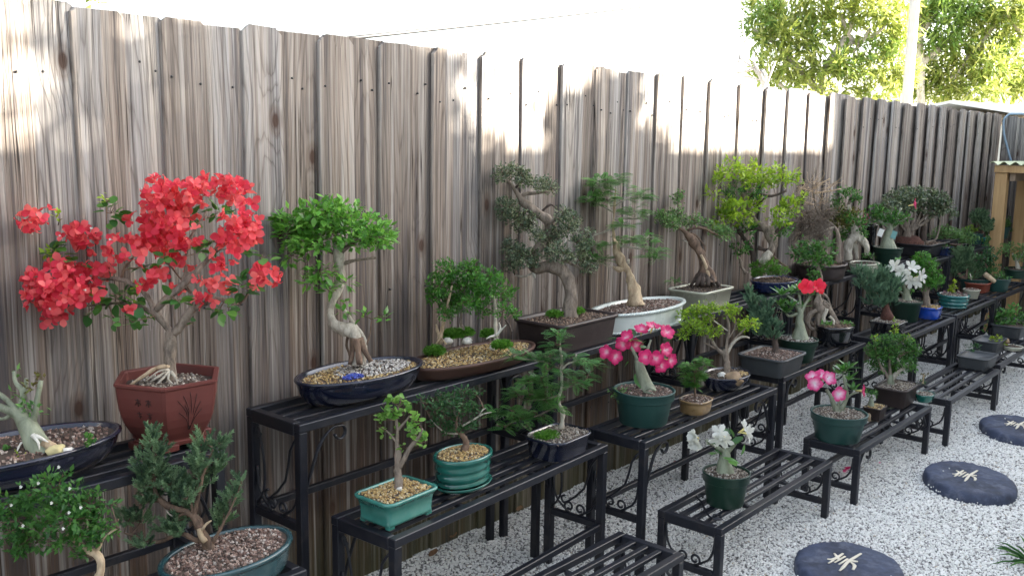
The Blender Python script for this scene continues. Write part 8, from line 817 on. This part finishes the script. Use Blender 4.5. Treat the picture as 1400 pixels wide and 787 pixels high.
{'nm': 'bare_tree', 'label': 'faint leafless tree top beyond the fence beside the yellow green tree', 'cat': 'tree', 'org': (22.2166, 9.2597, 0.0), 'twigmat': 'bark_far', 'twig_r': 0.03, 'far': 1, 'notwig': 1, 'wood': [('bark_far', 'trunk', [(0.1817, -0.9026, -0.9121, 0.1313), (0.4275, -0.5269, 1.8658, 0.1125), (0.4515, -0.3362, 2.7904, 0.075), (0.3765, -0.1425, 3.2507, 0.0563), (0.2917, 0.0406, 3.6183, 0.0375)], 0.2, 6), ('bark_far', 'branch', [(0.3765, -0.1425, 3.2507, 0.0375), (0.2531, 0.0538, 3.488, 0.0263), (0.0779, 0.3041, 3.7056, 0.0188)], 0.25, 8), ('bark_far', 'branch', [(0.4215, -0.2587, 2.9745, 0.0375), (0.5603, -0.3284, 3.3474, 0.0263), (0.6664, -0.3786, 3.6456, 0.0188)], 0.25, 8)], 'fol': [('bark_far', 'bare', 1.2, [(0.212, 0.1775, 3.8562, 0.3751, 0.225, 1), (0.2958, -0.0469, 3.4869, 0.3751, 0.2625, 2), (0.0731, 0.2928, 3.5584, 0.2625, 0.1875, 1), (0.4919, -0.2862, 3.2713, 0.3001, 0.1875, 1)])]},
{'nm': 'thin_leaved_tree', 'label': 'sparse yellowish tree just showing over the fence at top left', 'cat': 'tree', 'org': (2.3867, 3.3375, 0.0), 'twigmat': 'bark_far', 'twig_r': 0.03, 'far': 1, 'notwig': 1, 'wood': [('bark_far', 'trunk', [(-0.3129, -0.2753, -1.1156, 0.0387), (-0.0815, -0.0377, 1.0075, 0.0344), (0.0383, 0.0666, 2.0268, 0.0301), (0.1039, 0.1123, 2.5365, 0.0215)], 0.3, 8), ('bark_far', 'branch', [(0.0711, 0.0894, 2.2816, 0.0172), (0.2042, -0.0311, 2.4118, 0.0129), (0.3316, -0.1452, 2.5419, 0.0086)], 0.25, 8), ('bark_far', 'branch', [(0.0666, 0.0845, 2.2392, 0.0172), (-0.0281, 0.2215, 2.364, 0.0129), (-0.0999, 0.3327, 2.4894, 0.0086)], 0.25, 8)], 'fol': [('leaf_far', 'leaf', 0.07, [(0.0726, 0.1686, 2.322, 0.1289, 0.043, 35), (0.2243, -0.0697, 2.3114, 0.1117, 0.0344, 24), (-0.0249, 0.3404, 2.3419, 0.1117, 0.043, 30), (0.1822, 0.1127, 2.4231, 0.2579, 0.086, 140), (0.3301, -0.128, 2.3526, 0.0688, 0.0301, 13), (-0.0379, 0.1837, 2.4414, 0.2579, 0.1117, 182)])]}
]
for sp in PLANTS: BUILT[sp["label"]] = build_plant(sp)

# ---------------------------------------------------------------- bougainvillea bracts, pot carving, small extras
def mk_blossom():
    mb = MB(); 
    for k in range(3):
        an = k * 2.094; ra = V((math.cos(an), math.sin(an), 0)); sd = V((-ra.y, ra.x, 0)); n = 4; vs = []; fs = []; L, W = .021, .0185; mb.var = [.1, .45, .8][k]
        for i in range(n + 1):
            s_ = i / n; wd = W / 2 * [.25, .85, 1, .75, .06][i]; zc = .55 * L * math.sin(s_ * 1.9) ; rr_ = L * s_
            for j in (-1, 0, 1): vs.append(ra * rr_ + sd * wd * j + V((0, 0, zc + .0022 * abs(j) + .0012 * math.sin(i * 2.3 + j * 2))))
        for i in range(n):
            for j in range(2): a = i * 3 + j; fs.append((a, a + 1, a + 4, a + 3))
        mb.add(vs, fs, True)
    me = bpy.data.meshes.new('blossom'); me.from_pydata(mb.v, [], mb.f); at = me.attributes.new('var', 'FLOAT', 'POINT'); at.data.foreach_set('value', mb.a)
    me.polygons.foreach_set('use_smooth', mb.sm); me.materials.append(MATS['bract_red']); return me
bme = mk_blossom()
sb = MB(); sb.tube([(0, 0, .0), (0, 0, .014)], [.0012, .0016], 6)
for k in range(5):
    a = k * 1.2566; sb.leaf(V((0, 0, .014)), V((math.cos(a), math.sin(a), .25)), V((0, 0, 1)), .0042, .0034, .1, True)
sme = bpy.data.meshes.new('floret'); sme.from_pydata(sb.v, [], sb.f); sme.materials.append(MATS['petal_white'])
view = V((-.65, -.6, .25)).normalized()
for sp in PLANTS:
    t = BUILT[sp['label']]
    if 'blossoms' in sp:
        nobj = 0
        for x, y, z, rx, rz, n in sp['blossoms']:
            n = int(n * 1.3)
            for _ in range(n):
                u = rvec(); c = V((x, y, z)) + V((u.x * rx, u.y * rx, u.z * rz)) * (R.random() ** .45 * 1.18)
                face = (u + view * .8 + rvec() * .5).normalized(); m = orient(c, face.orthogonal() + rvec() * .8, face) @ Matrix.Scale(R.uniform(.62, 1.1), 4)
                if nobj < 295:
                    o = bpy.data.objects.new('blossom', bme); C.objects.link(o); o.parent = t; o.matrix_local = m; nobj += 1
                    if R.random() < .07:
                        f = bpy.data.objects.new('floret', sme); C.objects.link(f); f.parent = o; f.matrix_local = Matrix.Translation((0, 0, .002))
                else:
                    if 'rest' not in sp: sp['rest'] = MB()
                    rb = sp['rest']; rb.var = R.random(); o_ = len(rb.v)
                    rb.v += [tuple(m @ q.co) for q in bme.vertices]; rb.a += [R.random()] * len(bme.vertices); rb.f += [tuple(i + o_ for i in p.vertices) for p in bme.polygons]; rb.sm += [True] * len(bme.polygons)
        if 'rest' in sp: sp['rest'].build('blossoms', 'bract_red', t, kind='stuff')
        # brushwork carved into two faces of the pot
        cb = MB(); H_, a_ = .170, .134
        def face_pt(k, s_, zf):
            ins = [(-.33, .06), (-.32, .165), (-.24, .25), (-.15, .37), (-.085, .50), (-.045, .64), (-.02, .80), (-.01, .93)]
            for (o0, z0), (o1, z1) in zip(ins, ins[1:]):
                if z0 <= zf <= z1: of = o0 + (o1 - o0) * (zf - z0) / (z1 - z0); break
            A = a_ * (1 + of) ; p = V((math.cos(PI / 3 * k - .06), math.sin(PI / 3 * k - .06), 0)) * A; q = V((math.cos(PI / 3 * (k + 1) - .06), math.sin(PI / 3 * (k + 1) - .06), 0)) * A
            c = p * (1 - s_) + q * s_; nrm = (p + q).normalized(); c = c + nrm * .0012; c.z = H_ * zf; return c
        def stroke(k, pts, r=.0008): cb.tube([face_pt(k, s_, z_) for s_, z_ in pts], r, 5, sub=2)
        # rows of small brush characters on the left face (in two columns)
        for col in (.46, .68):
            for row, zf in ((0, .76), (1, .57), (2, .37)):
                if col == .46 and row == 2: continue
                w_ = .055
                glyphs = [[[(-1, .6), (1, .6)], [(0, 1), (0, -1)], [(-1, -.6), (-.3, .2)], [(.3, .2), (1, -.6)], [(-.6, 0), (.6, 0)]],
                          [[(-1, .5), (1, .5)], [(-.8, -.3), (.8, -.3)], [(0, 1), (0, -.9)]], [[(-.9, .4), (.9, .5)], [(0, 1), (-.2, 0), (-1, -.9)], [(0, .1), (.9, -.9)], [(.2, .9), (.4, .7)]]][row]
                for g_ in glyphs: stroke(3, [(col + a * w_, zf + b * .055) for a, b in g_], .0009)
        # a spray of orchid-like leaves on the right face
        for dx, tip, zt in ((0, -.26, .78), (.01, -.16, .84), (.02, -.04, .88), (.03, .08, .84), (.03, .16, .72), (0, -.24, .60), (.02, .2, .60), (0, -.12, .70)):
            stroke(4, [(.52 + dx, .30), (.52 + dx + tip * .35, .30 + (zt - .30) * .6), (.52 + dx + tip, zt)], .0007)
        cb.build('carving', 'carving_dark', [c for c in t.children if c.name.startswith('pot')][0])
    for q in sp.get('tags', []):
        mt, (x, y, z), w_, h_ = q; mb = MB(); Mx = Matrix.Translation((x, y, z)) @ Matrix.Rotation(-.75, 4, 'Z') @ Matrix.Rotation(.35, 4, 'Y')
        mb.box(-w_ / 2, w_ / 2, -.0008, .0008, -h_ / 2, h_ / 2, 0, Mx); mb.build('plant_tag', mt, t)
    for x, y, z in sp.get('stars', []):
        mb = MB(); c = V((x, y, z))
        for k in range(5):
            a = k * 1.2566; mb.leaf(c, V((math.cos(a) * .6, -.3 + .2 * math.sin(a), math.sin(a))), V((-.5, -.6, .5)), .0038, .003, .1, True)
        mb.build('flower', 'petal_white', t)
    if 'saucer' in sp:
        a, b, h, yaw = sp['saucer']; mb = MB(); n = 40; vs = []; rg = [(.80, 0), (.95, .002), (1.06, h * .6), (1.10, h), (1.05, h * 1.02), (.98, h * .7), (.8, h * .5)]
        for k_, z in rg:
            for k in range(n): an = 2 * PI * k / n; p = Matrix.Rotation(yaw, 4, 'Z') @ V((a * k_ * math.cos(an), b * k_ * math.sin(an), z)); vs.append(p)
        fs = [tuple(reversed(range(n)))] + [(i * n + k, i * n + (k + 1) % n, (i + 1) * n + (k + 1) % n, (i + 1) * n + k) for i in range(len(rg) - 1) for k in range(n)] + [tuple(range((len(rg) - 1) * n, len(rg) * n))]
        mb.add(vs, fs, True); mb.build('saucer', 'glaze_teal', t)

# ---------------------------------------------------------------- stepping stones
GLY = [[(-.026, .047), (-.016, .032), (.015, .026), (.058, .024)], [(.037, .047), (.014, .027), (-.006, .011)], [(-.056, .030), (-.020, .026)], [(-.035, .016), (.040, .009)], [(-.040, -.001), (.027, -.006)], [(-.086, -.023), (-.05, -.021), (.002, -.016), (.046, -.019), (.103, -.024)], [(.011, -.012), (.021, -.029), (.029, -.041)], [(.009, -.023), (-.010, -.045), (-.046, -.054)]]
def stone(x, y, rx, ry, rz, label, seed):
    t = thing('stepping_stone', label, 'stepping stone', (x, y, 0), rz, 'round stepping stones set in the gravel'); mb = MB(); n = 72; rings = []
    for s_, z in ((.985, -.01), (1.0, .018), (.992, .034), (.972, .044), (.935, .050), (.88, .053), (.78, .054), (.66, .055), (.53, .055), (.4, .055), (.27, .055), (.13, .055)):
        rings.append([(rx * s_ * (1 + .022 * noise.noise(V((math.cos(2 * PI * k / n) * 2.2, math.sin(2 * PI * k / n) * 2.2, seed + z * 30)))) * math.cos(2 * PI * k / n), ry * s_ * (1 + .022 * noise.noise(V((math.cos(2 * PI * k / n) * 2.2, math.sin(2 * PI * k / n) * 2.2, seed + z * 30)))) * math.sin(2 * PI * k / n),
                       z + (.0050 * noise.noise(V((s_ * 9 * math.cos(2 * PI * k / n), s_ * 9 * math.sin(2 * PI * k / n), seed))) + .0030 * noise.noise(V((s_ * 25 * math.cos(2 * PI * k / n), s_ * 25 * math.sin(2 * PI * k / n), seed))) if z > .03 else 0)) for k in range(n)])
    vs = [q for r_ in rings for q in r_] + [(0, 0, .0545)]
    fs = [(i * n + k, i * n + (k + 1) % n, (i + 1) * n + (k + 1) % n, (i + 1) * n + k) for i in range(len(rings) - 1) for k in range(n)]; L0 = (len(rings) - 1) * n
    fs += [(L0 + k, L0 + (k + 1) % n, len(vs) - 1) for k in range(n)]
    mb.add(vs, fs, True); st = mb.build('stone_disc', 'stone_blue', t)
    pb = MB()
    for _ in range(46):
        a = R.uniform(0, 6.3); k = R.uniform(.93, 1.05) if R.random() < .95 else R.uniform(.2, .9); pb.chip(V((rx * k * math.cos(a), ry * k * math.sin(a), .030 + (.027 if k < .9 else -.012 * (k - .93) / .12))), R.uniform(.003, .007))
    pb.build('stray_chips', 'gravel_stone', t, kind='stuff')
    gb = MB()
    for l in GLY:
        pts = [Matrix.Rotation(-rz, 4, 'Z') @ V((a, b + .02, .0575)) for a, b in l]; m_ = len(pts)
        gb.tube(pts, [.004] + [.0072] * (m_ - 2) + [.005], 6, sub=3)
    gb.v = [(a, b, .0575 + (z - .0575) * .35) for a, b, z in gb.v]
    gb.build('gold_character', 'glyph_gold', t)
stone(3.13, -1.235, .205, .185, .3, 'round blue grey stone with gold character, nearest, cut by the bottom edge', 1.5)
stone(4.375, -1.285, .235, .19, .5, 'round blue grey stone with gold character, middle one of the three', 4.5)
stone(5.40, -1.245, .24, .19, .4, 'round blue grey stone cut off by the right edge', 8.5)

# ---------------------------------------------------------------- litter on the gravel
for x, y, m, lb, s_ in ((3.67, -.20, 'petal_red', 'single fallen red petal on the gravel under the second pair of stands', .035), (4.12, -.83, 'petal_pink', 'fallen pink flower petals on the gravel behind the pale pink desert rose stand', .04), (2.38, -.03, 'dead_leaf', 'dry brown leaf lying against the fence foot', .05), (2.22, -.09, 'dead_leaf', 'curled tan leaf on the gravel near the fence foot', .06), (2.75, -.04, 'dead_leaf', 'pale dead leaf leaning on the fence foot', .05), (4.35, -.9, 'petal_pink', 'tiny fallen pink petal near the low stand leg', .02)):
    o = thing('fallen_leaf' if 'leaf' in lb else 'fallen_petal', lb, 'fallen leaf' if 'leaf' in lb else 'fallen petal', (x, y, .03)); mb = MB()
    for k in range(3 if 'petals' in lb else 1): mb.leaf(V((k * .02 - s_ / 2, k * .012, .004 * k)), V((1, .4 - k * .7, .15)), V((0, .2, 1)), s_, s_ * .6, .3, True)
    mb.build('blade', m, o)
o = thing('strappy_plant', 'narrow leaved green plant poking in at the lower right edge', 'plant', (3.70, -1.70, 0)); mb = MB()
for k in range(26):
    a = k * 2.4; l = R.uniform(.10, .17); dr = V((math.cos(a), math.sin(a), R.uniform(.25, 1.0))).normalized(); c = V((math.cos(a) * .015, math.sin(a) * .015, .005)); pts = [c + dr * l * s_ + V((0, 0, -.06 * s_ * s_ + .02 * s_)) for s_ in (0, .35, .7, 1)]
    mb.var = R.random(); mb.tube(pts, [.004, .0045, .0035, .001], 4)
mb.build('leaves', 'leaf_mid', o, kind='stuff')

# ---------------------------------------------------------------- lumber bench at the far right
t = thing('potting_bench', 'yellow pine lumber bench with a corrugated green white top at the far right', 'potting bench', (8.4, -.30, 0))
def bx(nm, mat, *a, bev=.003): m = MB(); m.box(*a, bev=bev); return m.build(nm, mat, t)
bx('post', 'pine_lumber', -.045, .045, -.045, .045, 0, 1.315); bx('post', 'pine_lumber', .66, .75, -.045, .045, 0, 1.315)
bx('post', 'pine_lumber', -.045, .045, -1.25, -1.16, 0, 1.315); bx('post', 'pine_lumber', .66, .75, -1.25, -1.16, 0, 1.315)
bx('top_board', 'pine_lumber', -.06, -.02, -1.30, .05, 1.3165, 1.375); bx('top_board', 'pine_lumber', .735, .775, -1.30, .05, 1.3165, 1.375)
bx('apron', 'old_lumber', -.015, .733, -.1, -.06, 1.25, 1.372); bx('apron', 'old_lumber', -.015, .733, -1.2, -1.16, 1.25, 1.372)
mb = MB(); vs = []; n = 96
for i in range(n + 1):
    yy = .08 - 1.42 * i / n; zz = 1.394 + .013 * math.sin(i / n * 2 * PI * 17)
    for xx, dz in ((-.09, 0), (.80, 0), (.80, -.004), (-.09, -.004)): vs.append((xx, yy, zz + dz))
fs = []
for i in range(n):
    for k in range(4): j = (k + 1) % 4; fs.append((i * 4 + k, (i + 1) * 4 + k, (i + 1) * 4 + j, i * 4 + j))
fs += [(0, 1, 2, 3), tuple(n * 4 + k for k in (3, 2, 1, 0))]
mb.add(vs, fs); mb.build('corrugated_sheet', 'pvc_green', t)
t = thing('bench_top_plant', 'leafy plant in a flat black pot on the corrugated bench top', 'potted plant', (8.55, -.62, 1.4085))
make_pot(t, 'round', .11, .11, .045, 'shallow', 'black_plastic', soil='soil_dark', nchips=60)
mb = MB(); put_leaves(mb, 'leaf', (0, 0, .09), .14, .05, 160, .05, .3); mb.build('foliage', 'leaf_fern', t, kind='stuff')
t = thing('fence_pipe', 'blue grey pipe running along the top of the side fence and down its corner', 'pipe', (9.27, -.03, 1.80))
mb = MB(); mb.tube([(0, -3.1, .045), (0, -1.5, .030), (0, -.25, .016), (-.01, -.05, .0), (-.02, -.03, -.12), (-.01, -.08, -.30), (0, -.12, -.42)], .010, 8, sub=4); mb.build('pipe', 'pipe_blue', t)

# ---------------------------------------------------------------- beyond the fence
t = thing('utility_pole', 'pale straight utility pole rising in front of the sunlit trees', 'utility pole', (26.17, 6.64, 0)); mb = MB()
mb.tube([(0, 0, -.1), (0, 0, 4), (0, 0, 9.5)], [.15, .127, .11], 16); mb.build('shaft', 'concrete_pole', t)
mb = MB(); mb.box(-.9, .9, -.05, .05, 8.6, 8.72, .005); mb.build('crossarm', 'old_lumber', t)
for x in (-.8, -.3, .3, .8): mb = MB(); mb.tube([(x, 0, 8.72), (x, 0, 8.80), (x, 0, 8.86)], [.03, .05, .02], 8); mb.build('insulator', 'pipe_blue', t)
def wire(a, b, sag, r, lb):
    a, b = V(a), V(b); mb = MB(); mb.tube([a + (b - a) * s_ - V((0, 0, sag * 4 * s_ * (1 - s_))) - a for s_ in [i / 14 for i in range(15)]], r, 5); o = mb.build('overhead_wire', 'wire_black', None, loc=a); tag(o, lb, 'wire')
wire((5.0, 4.75, 2.31), (26.1, 7.4, 6.07), .05, .021, 'thin dark wire slanting up across the white sky above the fence')
wire((25.6, 6.6, 8.85), (19.5, -2.0, 2.9), .2, .014, 'thin wire dropping from the utility pole towards the lower right')
wire((26.7, 6.6, 8.85), (21.0, -2.0, 2.9), .2, .014, 'second thin wire dropping from the utility pole, just right of the first')
t = thing('neighbour_shed', 'pale low roofed shed just above the far end of the fence', 'shed', (17.6, 1.6, 0), -.25)
bx('wall', 'plaster', -2.1, 2.2, -1.5, 1.5, 0, 1.85, bev=.01); m = MB(); m.add([(-2.5, -1.9, 1.90), (2.6, -1.9, 1.90), (2.6, 0, 2.22), (-2.5, 0, 2.22), (-2.5, -1.9, 1.86), (2.6, -1.9, 1.86), (2.6, 0, 2.18), (-2.5, 0, 2.18), (2.6, 1.9, 1.90), (-2.5, 1.9, 1.90), (2.6, 1.9, 1.86), (-2.5, 1.9, 1.86)],
  [(0, 1, 2, 3), (5, 4, 7, 6), (4, 5, 1, 0), (3, 2, 8, 9), (7, 11, 10, 6), (9, 8, 10, 11), (0, 3, 9, 11, 7, 4), (1, 5, 6, 10, 8, 2)]); m.build('roof', 'roof_white', t)
t = thing('neighbour_house', 'brown roofed house corner at the far right above the side fence', 'house', (14.9, -.4, 0))
bx('wall', 'plaster', -.8, 4, -1.1, 1.0, 0, 2.02, bev=.01); m = MB(); m.add([(-1.2, -1.4, 2.03), (4.4, -1.4, 2.03), (4.4, 1.25, 2.03), (-1.2, 1.25, 2.03), (0.2, -.3, 2.6), (3.2, -.3, 2.6), (3.2, .2, 2.6), (.2, .2, 2.6)], [(3, 2, 1, 0), (0, 1, 5, 4), (1, 2, 6, 5), (2, 3, 7, 6), (3, 0, 4, 7), (4, 5, 6, 7)]); m.build('roof', 'roof_brown', t)
# the owner's house stands behind the camera; its roof edge shades the yard and leaves the band of sun on the fence top
t = thing('house', 'single storey plastered house with a flat roof standing behind the viewer', 'house', (0, 0, 0))
bx('wall', 'plaster', -6, 12.2, -12, -5.2, 0, 3.36, bev=.01); bx('roof', 'roof_dark', -6.3, 12.2, -12.3, -5.0, 3.362, 3.574, bev=.01)
for x in (-3.5, -.5, 3, 6.5):
    m = MB(); m.box(x, x + 1.3, -5.2, -5.17, 1.0, 2.2, .004); w_ = m.build('window', 'roof_white', t); m = MB(); m.box(x + .06, x + 1.24, -5.168, -5.16, 1.06, 2.14); m.build('pane', 'window_glass', w_)
m = MB(); m.box(1.4, 2.4, -5.2, -5.165, .02, 2.1, .004); dr_ = m.build('door', 'pine_lumber', t); m = MB(); m.blob((2.3, -5.13, 1.05), .03, .03, .03, 0, 0); m.build('handle', 'iron_knob', dr_)
t = thing('shading_block', 'unseen tall plastered block added to end the sunny band on the fence', 'house', (11.5, -5.0, 0), math.atan2(.766, .643))  # added off-frame block, its wall turned along the sun to cut the lit band
bx('wall', 'plaster', .02, 4, -6, -.02, 0, 4.9, bev=.01); bx('roof', 'roof_dark', 0, 4.1, -6.1, 0, 4.902, 5.1, bev=.01)
m = MB(); m.box(-0, .02, -2.6, -1.4, 2.6, 3.9, .002); w_ = m.build('window', 'roof_white', t); m = MB(); m.box(-.006, .0, -2.52, -1.48, 2.68, 3.82); m.build('pane', 'window_glass', w_)
def shade_tree(lb, x, y, cl, L=.11):
    t = thing('broadleaf_tree', lb, 'tree', (x, y, 0)); m = MB(); m.tube([(0, 0, -.05), (.05, 0, 1.2), (0, .05, 2.4), (.1, 0, 3.1)], [.12, .10, .08, .05], 10, .2, sub=3); m.build('trunk', 'bark_grey', t)
    lb_ = MB()
    for cx, cz, rx, rz, n in cl:
        c = V((cx - x, R.uniform(-.1, .1), cz)); mb_ = MB(); mb_.tube([(0, .0, 2.6), (c.x * .5, 0, (2.6 + c.z) / 2), tuple(c)], [.04, .025, .012], 6, sub=3); mb_.build('branch', 'bark_grey', t); put_leaves(lb_, 'leaf', c, rx, rz, n, L, .2)
    lb_.build('crown', 'leaf_mid', t, kind='stuff')
# crown positions follow where the soft dapples fall on the fence
R.seed(101)
shade_tree('leafy tree standing behind the viewer in front of the house', 6.3, -4.3, [(6.21, 3.58, .06, .09, 170), (6.24, 3.44, .05, .08, 90), (6.36, 3.34, .12, .05, 200), (6.64, 3.52, .13, .14, 420), (6.56, 3.34, .16, .08, 260), (7.05, 3.66, .16, .18, 520), (7.22, 3.42, .20, .14, 520), (6.9, 3.34, .16, .08, 260), (7.44, 3.26, .18, .10, 320)])
shade_tree('slim unseen tree added behind the viewer to shade a patch of the fence top', 8.3, -4.32, [(8.36, 3.36, .15, .16, 460), (8.42, 3.50, .12, .12, 260), (8.62, 3.24, .20, .10, 260)])  # added out of view; clumps shaped to break the sunny band
